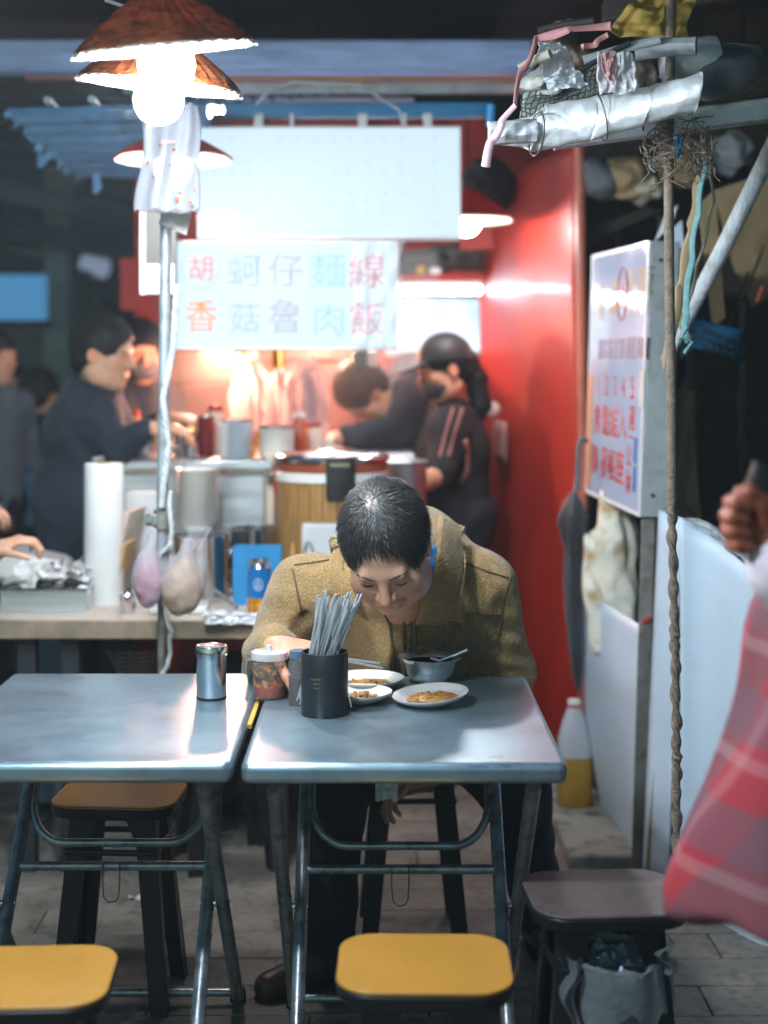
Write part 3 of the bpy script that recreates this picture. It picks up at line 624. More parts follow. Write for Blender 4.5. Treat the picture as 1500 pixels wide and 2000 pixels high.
# bowl of fried food on the cart
def food_heap(c, r, h, name, label, m, n=26, sz=.014, cat='food'):
    mb = MB()
    for i in range(n):
        a = random.random() * 6.283; q = r * math.sqrt(random.random()); z = h * (1 - (q / r) ** 2) * random.uniform(.5, 1)
        M = rot('X', random.uniform(0, 180)) @ rot('Z', random.uniform(0, 180)); k = len(mb.v); mb.ball(c + Vector((q * math.cos(a), q * math.sin(a), z)), sz * random.uniform(.7, 1.2), 8, (1, .75, .6), M)
        for v in range(k, len(mb.v)): mb.v[v] += Vector((random.uniform(-1, 1), random.uniform(-1, 1), random.uniform(-1, 1))) * sz * .12
    o = TO(mb, name, label, cat, m, smooth=60); return o
c = at(276, 4.95, CT); sc_ = S(4.95); rb = 37 / sc_
t = T('steel_bowl', 'steel bowl heaped with orange fried food on the cart', 'bowl', c)
O(MB().lathe([(1e-6, .001), (rb * .55, .001), (rb * .62, .006), (rb * .86, .05), (rb, .082), (rb * 1.04, .084), (rb * .98, .082), (rb * .82, .048), (rb * .55, .008), (1e-6, .007)], c, 36), 'bowl', m_ssteel, t)
food_heap(c + Vector((0, 0, .066)), rb * .85, .035, 'fried_food', 'orange fried pieces heaped in the steel bowl on the cart', m_gold, 34, .013)
# tins, jars, dark pots behind the pole
for (px, Yc, rr, h, m, nm, lb, cat) in ((402, 5.0, .028, .135, mat('dark red enamel', (.22, .02, .02), .35), 'red_canister', 'dark red canister on the cart right of the pole', 'canister'),
        (352, 4.95, .020, .075, m_ssteel, 'steel_tin', 'small steel tin on the cart just right of the pole', 'tin'),
        (372, 4.9, .020, .05, m_bsteel, 'steel_cup', 'low steel cup in front of the dark red canister', 'cup'),
        (463, 4.95, .050, .125, mat('pale blue pail', (.62, .70, .80), .45), 'pale_pail', 'pale blue grey pail steaming on the cart', 'pail'),
        (540, 4.9, .058, .105, mat('warm white tub', (.82, .76, .68), .45), 'white_tub', 'wide white tub on the cart left of the wooden barrel', 'tub'),
        (437, 4.9, .016, .11, m_porc, 'white_bottle', 'slim white bottle between the red canister and the pail', 'bottle')):
    c = at(px, Yc, CT); t = T(nm, lb, cat, c)
    O(MB().lathe([(rr * .9, 0), (rr, .006), (rr * 1.04, h - .008), (rr * 1.08, h), (rr * .98, h), (rr * .94, h - .01), (rr * .85, .01), (1e-6, .01)], c, 28), 'body', m, t)
    O(MB().lathe([(rr * 1.08, h - .004), (rr * 1.11, h), (rr * 1.08, h + .004)], c, 28), 'rim', m_ssteel if m is not m_porc else m_white, t)
c = at(366, 5.05, CT + .04); q = [c + Vector((.035 * math.cos(R(a)), 0, .035 * math.sin(R(a)) + .03)) for a in range(-30, 211, 20)]
TO(MB().tube(q, .006, 8), 'pot_handle', 'dark curved pot handle behind the steel tins', 'handle', m_blk)
food_heap(at(405, 5.35, CT), .12, .12, 'noodle_heap', 'pale orange heap of cooked food steaming behind the pole', mat('pale cooked food', (.80, .55, .30), .5, col2=(.85, .72, .52), vs=14), 60, .024)
c = at(497, 4.87, CT); TO(MB().tube([c + Vector((-.008, 0, 0)), c + Vector((.024, .01, .10))], [.006, .008], 8), 'orange_spatula', 'orange handled spatula leaning on the white tub', 'spatula', mat('orange handle', (.75, .32, .02), .4))
for i_, (px, Yc, rr, h, cc, nm, lb, cat) in enumerate(((420, 5.15, .030, .17, (.70, .58, .48), 'cream_jar', 'tall cream jar at the back of the cart behind the red canister', 'jar'), (585, 5.1, .026, .15, (.55, .12, .07), 'red_jar', 'red lidded jar behind the white tub', 'jar'), (612, 5.2, .034, .11, (.75, .62, .50), 'cream_tub', 'cream tub beside the worker hand', 'tub'), (640, 5.0, .030, .06, (.70, .66, .60), 'small_bowl', 'small pale bowl in front of the worker hand', 'bowl'), (262, 5.2, .024, .15, (.50, .20, .10), 'brown_bottle', 'brown bottle behind the bowl of fried food', 'bottle'), (328, 5.2, .022, .13, (.55, .50, .42), 'beige_bottle', 'beige bottle behind the pole', 'bottle'))):
    c = at(px, Yc, CT - (.0 if px < 530 else .005)); t = T(nm, lb, cat, c); m_ = mat(nm, cc, .4, var=.15)
    O(MB().lathe([(rr * .9, 0), (rr, .005), (rr, h * .7), (rr * .8, h * .82), (rr * .8, h * .88)], c, 24), 'body', m_, t); O(MB().lathe([(rr * .86, h * .88), (rr * .86, h), (1e-6, h * 1.01)], c, 24), 'lid', m_porc if i_ % 2 else m_redm, t)
# hanging bunches of carrier bags, pinkish in the lamp light
for i, (px, py, w_, h_) in enumerate(((498, 770, 60, 145), (555, 790, 55, 130), (606, 780, 62, 150))):
    Y = 5.5 - .06 * i; t = P(px, py - h_ / 2, Y); s0 = S(Y)
    mb = MB()
    prof = [(.10, 0), (.22, -.12), (.42, -.25), (.55, -.5), (.5, -.8), (.42, -1)]
    for k in range(6):
        o_ = Vector((random.uniform(-.42, .42) * w_ / s0, random.uniform(-.02, .02), 0)); n = 22; vs_ = []
        for (r_, z_) in prof:
            for j in range(n):
                a = 2 * math.pi * j / n; rr = r_ * w_ / s0 * (.72 + .26 * math.sin(4 * a + k * 2 + z_ * 4 + i) + .14 * math.sin(9 * a + k * 3 + i * 2 + z_ * 6)); vs_.append(t + o_ + Vector((rr * math.cos(a), rr * .5 * math.sin(a), z_ * h_ / s0 * random.uniform(.97, 1.03))))
        mb.add(vs_, [(a * n + j, a * n + (j + 1) % n, (a + 1) * n + (j + 1) % n, (a + 1) * n + j) for a in range(5) for j in range(n)])
    mb.tube([t + Vector((0, 0, .0)), t + Vector((0, 0, .02))], .012, 6)
    TO(mb, 'carrier_bags', ('left', 'middle', 'right')[i] + 'most bunch of thin pinkish carrier bags hanging behind the cart' if i != 1 else 'middle bunch of thin pinkish carrier bags hanging behind the cart', 'plastic bags', m_pinkfilm, group='bunches of carrier bags', smooth=40)
TO(MB().tube([P(450, 705, 5.45), P(660, 705, 5.45)], .006, 6), 'hanging_rail', 'thin rail the carrier bags hang from', 'rail', m_wire)
TO(MB().sheet(lambda u, v: P(530 + 26 * u, 682 + 36 * v, 5.3) + Vector((0, .02 * math.sin(u * 6), 0)), 8, 8), 'yellow_tag', 'small yellow tag hanging under the dish sign', 'tag', mat('yellow tag', (.75, .42, .03), .6), solid=.001)
TO(MB().box(P(410, 715, 5.9), (.36, .30, .15)), 'dark_hood', 'dark brown hood behind the red lamp under the dish sign', 'hood', mat('dark brown hood', (.06, .018, .014), .5, var=.4), bevel=.02)
TO(MB().sheet(lambda u, v: P(690 + 45 * u, 684 + 36 * v, 4.9) + Vector((0, .012 * math.sin(u * 8), 0)), 8, 6), 'white_cloth', 'white cloth end hanging below the right corner of the dish sign', 'cloth', m_porc, solid=.002)
# wooden barrel with steel lid and black latch
c = at(648, 4.62, TZ); s0 = S(4.62); r = 106 / s0; h = 1.11 - TZ
t = T('wooden_barrel', 'wooden barrel with a pale band, steel lid and black latch behind the diner', 'barrel', c)
for i in range(26):
    a0, a1 = 2 * math.pi * i / 26, 2 * math.pi * (i + .94) / 26; vs_ = []
    for z in (0, h * .5, h - .075):
        for a in (a0, (a0 + a1) / 2, a1):
            for k in (0, -.02): vs_.append(c + Vector(((r + k + .004 * math.sin(math.pi * z / h)) * math.cos(a), (r + k) * math.sin(a), z)))
    fs = []
    for zi in range(2):
        b0 = zi * 6
        for k in (0, 2): fs.append((b0 + k, b0 + k + 2, b0 + k + 8, b0 + k + 6))
        for k in (0, 2): fs.append((b0 + k + 1, b0 + k + 7, b0 + k + 9, b0 + k + 3))
        fs += [(b0, b0 + 6, b0 + 7, b0 + 1), (b0 + 4, b0 + 5, b0 + 11, b0 + 10)]
    fs += [(12, 14, 15, 13), (14, 16, 17, 15)]
    O(MB().add(vs_, fs), 'stave', m_barrel, t, smooth=30)
O(MB().lathe([(r - .018, .0), (r - .018, h - .08)], c, 40), 'liner', m_dark, t)
O(MB().lathe([(r + .003, h - .076), (r + .006, h - .074), (r + .006, h - .048), (r + .003, h - .046)], c, 48), 'band', m_porc, t)
O(MB().lathe([(r + .002, h - .046), (r + .004, h - .044), (r + .004, h - .016), (r + .001, h - .014)], c, 48), 'hoop', mat('copper hoop', (.40, .10, .05), .35, metal=.5), t)
O(MB().lathe([(r + .010, h - .014), (r + .014, h - .006), (r + .006, h + .004), (r * .9, h + .010), (1e-6, h + .022)], c, 48), 'lid', m_ssteel, t)
q = Vector((P(665, 0, 4.5).x, 4.62 - r - .012, 1.11 - .062)); O(MB().slab(q + Vector((0, 0, -.06)), .085, .022, .125, .008, 3), 'latch', m_blk, t, bevel=.003)
O(MB().box(q + Vector((0, -.013, .045)), (.06, .006, .012)), 'latch_slot', m_ssteel, t)
c = at(775, 4.9, TZ); TO(MB().lathe([(.10, 0), (.10, .37), (.104, .375), (.06, .385), (1e-6, .388)], c, 36), 'steel_drum', 'brushed steel drum beside the wooden barrel', 'drum', m_bsteel)
# steel pots on the serving table
def pot(px, pybase, w_px, h_px, name, label, m=m_ssteel, z=TZ):
    Y = YB(pybase, z); c = at(px, Y, z); s0 = S(Y); r = w_px / 2 / s0; h = h_px / s0; t = T(name, label, 'pot', c, 'steel pots on the serving table')
    O(MB().lathe([(r * .94, 0), (r * .98, .006), (r, .02), (r, h - .01), (r * 1.05, h - .004), (r * 1.05, h), (r * .97, h), (r * .96, h - .01), (r * .94, .012), (1e-6, .012)], c, 40), 'body', m, t)
    for s_ in (-1, 1): O(MB().tube([c + Vector((s_ * r, -.03, h * .72)), c + Vector((s_ * (r + .022), -.02, h * .74)), c + Vector((s_ * (r + .022), .02, h * .74)), c + Vector((s_ * r, .03, h * .72))], .004, 6), 'handle', m_ssteel, t)
    return c, r, h
pot(392, 1172, 108, 130, 'steel_pot', 'tall steel pot on the serving table behind the hanging bags')
pot(502, 1146, 100, 116, 'steel_pot', 'steel pot with a ladle behind the blue box')
c = at(545, 4.58, TZ); TO(MB().tube([c + Vector((-.03, 0, .12)), c + Vector((.0, 0, .23)), c + Vector((.006, -.01, .25)), c + Vector((.012, -.02, .24))], .004, 6), 'ladle', 'steel ladle handle standing in the pot behind the blue box', 'ladle', m_ssteel)
# stack of white bowls
c = at(384, YB(1162), TZ)
for i in range(2):
    t = None
Ybw = 4.55; c0 = at(384, Ybw, TZ + .175); bw = MB().lathe([(.030, 0), (.034, .003), (.046, .02), (.058, .038), (.070, .045), (.071, .048), (.066, .047), (.044, .022), (.028, .006), (1e-6, .005)], (0, 0, 0), 32)
ped = TO(MB().box(at(384, 4.55, TZ + .0875), (.17, .16, .172)), 'bowl_stand', 'white box holding up the stack of bowls behind the pot', 'box', m_white_bg, bevel=.006)
pro = None
for i in range(13):
    q = c0 + Vector((random.uniform(-.002, .002), 0, 0.0125 * i))
    ordn = 'topmost' if i == 12 else 'lowest' if i == 0 else None
    lb = {0: 'white bowl at the bottom of the stack behind the steel pot', 12: 'white bowl on top of the stack behind the steel pot'}.get(i, 'white bowl in the middle of the stack behind the steel pot')
    if pro is None: pro = TO(bw, 'bowl', lb, 'bowl', m_porc, 'stacked white bowls', loc=(0, 0, 0)); pro.location = q
    else: o = pro.copy(); COL.objects.link(o); o.location = q; o['label'] = lb
q = at(285, 4.6, TZ); TO(MB().box(q + Vector((0, 0, .15)), (.11, .10, .30)), 'white_carton', 'plain white carton behind the leaning board', 'carton', mat('matt white card', (.72, .72, .72), .7), bevel=.004)
q = at(272, 4.35, TZ); t = T('steel_cup', 'small steel cup on the serving table between the boards and the hanging bags', 'cup', at(250, 4.12, TZ)); O(MB().lathe([(.020, 0), (.024, .05), (.026, .052), (.022, .05), (1e-6, .005)], at(250, 4.12, TZ), 20), 'cup', m_ssteel, t)
TO(MB().box(at(352, 4.15, TZ) + Vector((0, 0, .012)), (.16, .12, .022)), 'white_tray', 'flat white tray on the serving table under the hanging bags', 'tray', m_porc, bevel=.006)
TO(MB().sheet(lambda u, v: at(432, 4.07, TZ) + Vector(((u - .5) * .10, (v - .5) * .10, .010 + .007 * vnoise((u * 6, v * 6, 1), 1, 2))), 16, 14), 'table_cloth_scrap', 'white damp cloth lying by the steel rod on the serving table', 'cloth', m_porc, solid=.002)
for px_ in (20, 60): TO(MB().lathe([(.03, 0), (.034, .06), (.036, .062), (.03, .058), (1e-6, .05)], at(px_, 4.62, TZ), 22), 'paper_cup', 'white paper cup behind the napkin tray, ' + ('left one' if px_ < 40 else 'right one'), 'cup', m_porc)
q = at(272, 4.35, TZ)
t = T('sauce_cup', 'small red topped cup behind the hanging bags', 'cup', q)
O(MB().lathe([(.018, 0), (.024, .055), (.026, .057), (.022, .052), (1e-6, .045)], q, 20), 'cup', m_porc, t); O(MB().lathe([(1e-6, .05), (.0235, .05)], q + Vector((0, 0, .004)), 20), 'sauce', m_chili, t)
for i in range(6):
    q = at(498, 4.62, TZ + .008 * i); TO(MB().lathe([(.03, 0), (.075, .006), (.08, .012), (.074, .011), (.03, .004), (1e-6, .004)], q, 28), 'plate', 'white plate in the low stack behind the two steel pots', 'plate', m_porc, 'stacked white plates')
# leaning wooden boards
t = T('leaning_board', 'pale wooden board propped upright on the serving table beside the white roll', 'board', at(215, YB(1188), TZ))
a = P(185, 1180, YB(1183)); b_ = P(243, 1000, YB(1183) + .08); d_ = (b_ - a); n_ = Vector((.16, .05, 0))
O(MB().prism([a, a + Vector((.035, .012, 0)), b_ + Vector((.012, .02, 0)), b_ + Vector((-.014, 0, -.002))], Vector((.03, .14, .005))), 'board', m_wood, t, bevel=.003)
t = T('leaning_board', 'thin wooden slat leaning beside the wider propped board', 'board', at(230, YB(1170), TZ))
a = P(206, 1180, YB(1180) - .02); b_ = P(240, 1060, YB(1180)); O(MB().prism([a, a + Vector((.02, 0, 0)), b_ + Vector((.012, 0, 0)), b_], Vector((.012, .10, 0))), 'slat', mat('orange wood', (.5, .30, .13), .5, var=.3, vs=8, stretch=(8, 8, 1)), t, bevel=.002)
# tray of white wrapped cutlery / napkins
Yt = YB(1192); c = at(104, Yt + .10, TZ)
t = T('steel_tray', 'shallow steel tray heaped with white crumpled napkins', 'tray', c)
wt, dt, ht = 168 / S(Yt), .26, .062
mb = MB(); mb.slab(c + Vector((0, 0, .001)), wt, dt, .004, .02, 4); O(mb, 'base', m_bsteel, t)
for s_ in (-1, 1):
    O(MB().box(c + Vector((0, s_ * (dt / 2 - .004), ht / 2)), (wt, .006, ht)), 'side', m_bsteel, t, bevel=.002); O(MB().box(c + Vector((s_ * (wt / 2 - .004), 0, ht / 2)), (.006, dt - .013, ht)), 'side', m_bsteel, t, bevel=.002)
O(MB().tube([c + Vector((sx * wt / 2, sy * dt / 2, ht)) for sx, sy in ((-1, -1), (1, -1), (1, 1), (-1, 1))], .005, 6, closed=True), 'rim', m_ssteel, t)
mb = MB()
for i in range(46):
    q = c + Vector((random.uniform(-.42, .42) * wt, random.uniform(-.42, .42) * dt, .055 + random.uniform(0, .05))); M = rot('Z', random.uniform(0, 360)) @ rot('X', random.uniform(-40, 40)); ph = random.random() * 6
    mb.sheet(lambda u, v: q + M @ Vector(((u - .5) * .07, (v - .5) * .06, .014 * math.sin(u * 5 + ph) * math.cos(v * 4 + ph))), 5, 5)
TO(mb, 'napkin_heap', 'heap of white crumpled napkins in the steel tray', 'napkins', m_white, smooth=30)
q = at(128, Yt + .14, TZ + .06); TO(MB().tube([q, q + Vector((.03, .02, .05)), q + Vector((.06, .03, .085)), q + Vector((.065, .03, .105))], [.006, .004, .004, .009], 8), 'ladle', 'bent metal ladle sticking up from the napkin tray', 'ladle', m_ssteel)
q = at(40, 4.55, TZ); TO(MB().slab(q + Vector((.02, 0, .02)), .24, .18, .10, .05, 6, M=rot('Y', 12)), 'white_pack', 'white rounded pack behind the napkin tray at the far left', 'pack', m_porc, bevel=.02)
# blue box with open flaps and blue can in front of it
Yb = YB(1182) ; c = at(504, Yb + .04, TZ); s0 = S(Yb); m_bbox = mat('sky blue card', (.03, .26, .55), .45, var=.12)
t = T('blue_box', 'open sky blue box on the serving table left of the diner', 'box', c); wb_, hb = 92 / s0, 112 / s0
for (cc, dd) in (((0, -.04, hb / 2), (wb_, .003, hb)), ((0, .04, hb / 2), (wb_, .003, hb)), ((-wb_ / 2, 0, hb / 2), (.003, .077, hb)), ((wb_ / 2, 0, hb / 2), (.003, .077, hb))): O(MB().box(c + Vector(cc), dd), 'panel', m_bbox, t)
O(MB().box(c + Vector((0, 0, .004)), (wb_ - .004, .076, .004)), 'base', m_bbox, t)
Yc = YB(1197); c = at(506, Yc, TZ); s0 = S(Yc); r = 23 / s0; h = 104 / s0
t = T('drink_can', 'blue can with a round white emblem and orange base in front of the blue box', 'can', c)
O(MB().lathe([(r * .85, 0), (r, .008), (r, h * .30)], c, 28), 'orange_base', mat('orange can print', (.75, .30, .02), .3, metal=.3, var=.4, vs=30), t)
O(MB().lathe([(r, h * .30), (r, h * .86)], c, 28), 'blue_body', mat('blue can print', (.015, .22, .60), .25, metal=.3, var=.1), t)
O(MB().lathe([(r, h * .86), (r * .82, h * .95), (r * .84, h), (r * .78, h - .003), (1e-6, h - .004)], c, 28), 'top', m_ssteel, t)
e = c + Vector((0, -r - .001, h * .56)); m_emb = mat('white print', (.75, .8, .85), .4)
O(MB().tube([e + Vector((.0115 * math.cos(2 * math.pi * i / 28), .0035 * abs(math.cos(2 * math.pi * i / 28)) ** 2, .0155 * math.sin(2 * math.pi * i / 28))) for i in range(28)], .0013, 5, closed=True), 'emblem_ring', m_emb, t)
O(MB().tube([e + Vector((-.006, .001, -.009)), e + Vector((0, 0, .010)), e + Vector((.006, .001, -.009))], .0013, 5), 'emblem_mark', m_emb, t); O(MB().tube([e + Vector((0, 0, -.012)), e + Vector((0, 0, .012))], .001, 5), 'emblem_mark', m_emb, t)
q = P(462, 1190, 4.0); TO(MB().tube([P(415, 1150, 4.15), P(440, 1168, 4.08), P(462, 1186, 4.02)], .006, 6), 'steel_rod', 'thin steel rod lying on the serving table before the pots', 'rod', m_post)
q = at(572, 4.3, TZ); t = T('sauce_bottle', 'small amber squeeze bottle just behind the diner on the left', 'bottle', q)
O(MB().lathe([(.024, 0), (.026, .01), (.026, .09), (.018, .12), (.010, .125)], q, 20), 'body', mat('amber plastic', (.50, .22, .08), .35), t); O(MB().lathe([(.011, .125), (.008, .14), (.003, .175), (1e-6, .176)], q, 14), 'nozzle', mat('amber cap', (.6, .3, .1), .4), t)
q = at(602, 4.35, TZ); TO(MB().tube([q + Vector((.012 * math.cos(R(a)) , 0, .14 + .03 * math.sin(R(a)))) for a in range(-80, 261, 20)], .003, 6), 'tongs_ring', 'thin steel tongs loop beside the amber bottle', 'tongs', m_ssteel)
q = at(640, 4.4, TZ); TO(MB().box(q + Vector((.0, 0, .11)), (.15, .06, .22)), 'white_box', 'plain white box directly behind the diner head', 'box', m_white_bg, bevel=.004)

# ================================================================ POLE, ROPE, HANGING BAGS
Yp = 3.75
t = T('awning_pole', 'painted metal pole left of centre with a clamp and a joint', 'pole', P(316, 715 + 1.39 * S(Yp), Yp))
pt = P(327, 200, Yp); pm = P(316, 1090, Yp); pb_ = Vector((P(315, 0, Yp).x, Yp, 0))
O(MB().tube([pt, pm], .0145, 16), 'upper_tube', m_pole, t); O(MB().tube([pm + Vector((0, 0, .01)), pb_], .0105, 14), 'lower_tube', m_post, t)
O(MB().lathe([(.012, -.03), (.019, -.028), (.019, .028), (.012, .03)], P(316, 1090, Yp), 18), 'joint', m_frame, t)
O(MB().lathe([(.015, -.026), (.022, -.024), (.022, .024), (.015, .026)], P(317, 1014, Yp), 18), 'clamp', m_post, t)
O(MB().box(P(297, 1015, Yp - .01), (.03, .02, .03)), 'clamp_lug', m_post, t, bevel=.004); O(MB().tube([P(290, 1015, Yp - .035), P(290, 1015, Yp + .02)], .009, 6), 'bolt', m_ssteel, t)
O(MB().lathe([(.03, 0), (.03, .004), (.012, .012)], pb_, 16), 'foot', m_post, t)
def helix(pts, n, rad, tw, dep=.0):
    r_ = []
    for i in range(n + 1):
        u = i / n * (len(pts) - 1); k = min(int(u), len(pts) - 2); f = u - k; f = f * f * (3 - 2 * f); q = pts[k].lerp(pts[k + 1], f); a = tw * i / n * 6.283; r_.append(q + Vector((rad * math.cos(a), rad * math.sin(a), 0)))
    return r_
path = [P(345, 560, Yp - .03), P(338, 680, Yp - .03), P(318, 780, Yp - .03), P(330, 870, Yp - .03), P(318, 960, Yp - .03), P(316, 990, Yp - .03)]
rp = T('white_rope', 'twisted white rope wound loosely round the painted pole', 'rope', path[0])
for k in range(3): O(MB().tube([q + Vector((.0045 * math.cos(i * .55 + k * 2.094), .0045 * math.sin(i * .55 + k * 2.094), 0)) for i, q in enumerate(helix(path, 150, 0, 0))], .0048, 6), 'strand', m_rope_w, rp)
path = [P(332, 960, Yp - .02), P(334, 1060, Yp - .03), P(308, 1090, Yp - .03), P(310, 1140, Yp - .03), P(334, 1235, Yp - .03), P(330, 1290, Yp - .03), P(312, 1330, Yp - .03)]
TO(MB().tube(helix(path, 60, .002, 9), .006, 7), 'cord', 'greyish cord tied below the clamp and trailing down the pole', 'cord', m_rope_w)
def bag(px0, pyt, pxc, pyc, w_, h_, Y, name, label, mc, seed, top_r=.012):
    s0 = S(Y); a = P(px0, pyt, Y); c = P(pxc, pyc, Y); t = T(name, label, 'plastic bag', c + Vector((0, 0, -h_ / 2 / s0)))
    rx, rz = w_ / 2 / s0, h_ / 2 / s0
    s = SDF(c - Vector((rx, rx, rz)) * 1.25, Vector((max(a.x, c.x + rx), Y + rx, a.z)) + Vector((.03, .03, .03)), .005)
    if a.x < c.x - rx: s = SDF(Vector((a.x - .03, Y - rx * 1.3, c.z - rz * 1.3)), Vector((c.x + rx * 1.3, Y + rx * 1.3, a.z + .03)), .005)
    s.ell(c, (rx, rx * .8, rz), k=.02); s.cap(c + Vector((0, 0, rz * .3)), a, rx * .72, top_r, .04); s.fold(.0045, 60, seed, (1, 1, .35))
    V, Q = s.mesh(); np_obj(V, Q, 'film', m_film, t)
    s = SDF(c - Vector((rx, rx, rz)) * 1.1, c + Vector((rx, rx, rz)) * 1.1, .006); s.ell(c + Vector((0, 0, -rz * .06)), (rx * .94, rx * .75, rz * .90), k=.0); s.cap(c, c + (a - c) * .55, rx * .62, rx * .25, .02); s.fold(.004, 60, seed + 1); V, Q = s.mesh(); np_obj(V, Q, 'contents', mc, t)
    lo = [c + Vector((0, 0, rz * .5)), a]
    return a
bag(298, 1040, 290, 1136, 60, 104, 3.66, 'carry_bag', 'thin pinkish bag with red contents hanging from the pole clamp', mat('red contents', (.50, .16, .18), .5, col2=(.62, .45, .55), vs=16), 2)
bag(368, 1058, 355, 1148, 82, 112, 3.62, 'carry_bag', 'clear bag of tan food tied to the pole right of the pinkish bag', mat('tan contents', (.44, .25, .12), .5, col2=(.58, .38, .22), vs=26, bump=.4, bs=70), 4)
q = P(375, 1070, 3.62); TO(MB().sheet(lambda u, v: q + Vector(((u - .5) * .06 * (1 - .5 * v) + .02 * (1 - v), .01 * math.sin(u * 9), .05 - .06 * v)), 10, 6), 'bag_knot', 'flared knotted top of the clear bag of tan food', 'plastic bag', m_film)
# big white translucent bag spotted with red, taped high on the pole
t = T('hanging_bag', 'long white translucent bag with red brown spots hung below the second bulb', 'plastic bag', P(332, 412, 3.55))
def sleeve(u, v):
    a = u * 6.283; hw = (52 + 10 * v + 3 * math.sin(v * 9)) / S(3.55); q = P(331 + 3 * math.sin(v * 5), 205 + 207 * v, 3.55)
    return q + Vector((hw * math.cos(a) * (1 + .05 * math.sin(5 * a + v * 4)), .035 * math.sin(a) * (1 + .2 * math.sin(7 * a + 3 * v)), .004 * math.sin(9 * a)))
O(MB().sheet(sleeve, 64, 24), 'film', mat('milky bag film', (.50, .50, .55), .3, var=.06, clear=.10, transl=.45, vs=9, bump=.4, bs=14), t, smooth=60)
sp = MB()
for (px, py, r) in ((340, 292, 3), (365, 335, 4), (346, 390, 5), (372, 396, 3.5), (288, 318, 3), (330, 322, 2), (352, 376, 2.5), (312, 282, 3), (380, 372, 2), (325, 384, 2), (300, 345, 2), (351, 333, 2)):
    c = P(px, py, 3.50); sp.ball(c, r / S(3.5), 8, (1, .3, 1.15))
O(sp, 'spots', mat('red brown spot', (.42, .10, .04), .5), t)
O(MB().box(P(329, 277, 3.503), (.034, .002, .007)), 'print_line', mat('faint pink print', (.55, .25, .28), .5), t)
TO(MB().sheet(lambda u, v: P(318 + 55 * u - 8 * v, 415 + 45 * v * (1 - .5 * (1 - u)), 3.70) + Vector((0, .01 * math.sin(u * 7 + v * 4), 0)), 10, 8), 'white_flap', 'white rounded plastic flap under the spotted bag at the pole top', 'plastic flap', m_porc, solid=.002)
# ================================================================ RIGHT SIDE: ledge, sign, sheets, umbrella, bottle
ld = ST(MB().box((P(1170, 0, 4.35).x + .18, 4.42, .022), (.62, .75, .05)), 'pavement_ledge', m_conc, bevel=.008)
sg = T('step_sign', 'white upright lightbox sign listing five steps in red, seen edge on', 'sign', P(1250, 1010, 3.95))
a = P(1252, 1010, 3.95); a2 = P(1271, 470, 3.95); b_ = P(1146, 962, 4.62); b2 = P(1159, 499, 4.62)
nF = ((b_ - a).cross(a2 - a)).normalized()
if nF.x > 0: nF = -nF
TH = .052
def boxq(pts, th):
    return MB().prism(pts, th)
O(boxq([a, b_, b2, a2], -nF * .05 + Vector((.030, .0, 0))), 'case', m_frame, sg, bevel=.003)
lift = nF * .004
def onf(u, v, l=1.0): return (a.lerp(b_, u)).lerp(a2.lerp(b2, u), v) + lift * l
O(MB().prism([onf(.012, .01, .3), onf(.988, .01, .3), onf(.988, .99, .3), onf(.012, .99, .3)], lift * .5), 'face', m_facei, sg)
fl_ = MB()
for (u0, v0, u1, v1) in ((0, 0, 1, .014), (0, .986, 1, 1), (0, .0145, .016, .9855), (.984, .0145, 1, .9855)): fl_.prism([onf(u0, v0, .2), onf(u1, v0, .2), onf(u1, v1, .2), onf(u0, v1, .2)], lift * 1.2)
O(fl_, 'frame', m_white, sg)
ux = (a - b_).normalized(); uy = (a2 - a).normalized()
Wd = (a - b_).length; Hd = (a2 - a).length
def schar(ch, u, v, sw, sh, m, name='character'):   # u from far edge 0..1, v from bottom
    q = onf(1 - u, v, 1.25) - ux * (sw / 2) - uy * (sh * .42); text_obj(ch, m, sg, name, q, ux, uy, (sw, sh), off=.008)
def pix(px, py):                                     # photo point -> face coordinates
    best = None
    for i in range(41):
        u = i / 40; x0 = onf(1 - u, .5); xx = CX + x0.x / x0.y * F
        if best is None or abs(xx - px) < best[0]: best = (abs(xx - px), u)
    u = best[1]; p0 = onf(1 - u, 0); p1 = onf(1 - u, 1); y0 = HY + (CZ - p0.z) / p0.y * F; y1 = HY + (CZ - p1.z) / p1.y * F
    return u, (y0 - py) / (y0 - y1)
for ch, px, py, s in (('1', 1172, 748, .085), ('2', 1189, 748, .085), ('3', 1205, 750, .085), ('4', 1222, 752, .085), ('5', 1239, 752, .092),
                      ('排', 1170, 815, .095), ('點', 1186, 818, .10), ('結', 1203, 821, .10), ('入', 1219, 822, .105), ('週', 1238, 814, .075), ('一', 1237, 852, .06),
                      ('隊', 1167, 895, .095), ('餐', 1183, 900, .10), ('帳', 1200, 905, .10), ('座', 1216, 909, .105), ('公', 1235, 888, .07), ('休', 1234, 939, .075)):
    u, v = pix(px, py); schar(ch, u, v, s * .95, s, m_tread)
for ch, px, py, s, m in (('麵', 1172, 588, .115, m_tgold), ('線', 1194, 578, .115, m_tgold), ('胡', 1211, 576, .085, m_tread), ('香', 1228, 548, .07, m_tgold), ('菇', 1243, 545, .075, m_tgold), ('飯', 1257, 543, .085, m_tgold),
                         ('魯', 1227, 596, .06, m_tgold), ('肉', 1241, 594, .065, m_tgold), ('飯', 1255, 592, .065, m_tgold)):
    u, v = pix(px, py); schar(ch, u, v, s * .9, s, m)
u, v = pix(1211, 574); q = onf(1 - u, v, 1.3); O(MB().tube([q + ux * (.055 * math.cos(2 * math.pi * i / 36)) + uy * (.075 * math.sin(2 * math.pi * i / 36)) for i in range(36)], .0022, 5, closed=True), 'ring', m_tread, sg)
dm = MB()                                            # illegible small print lines
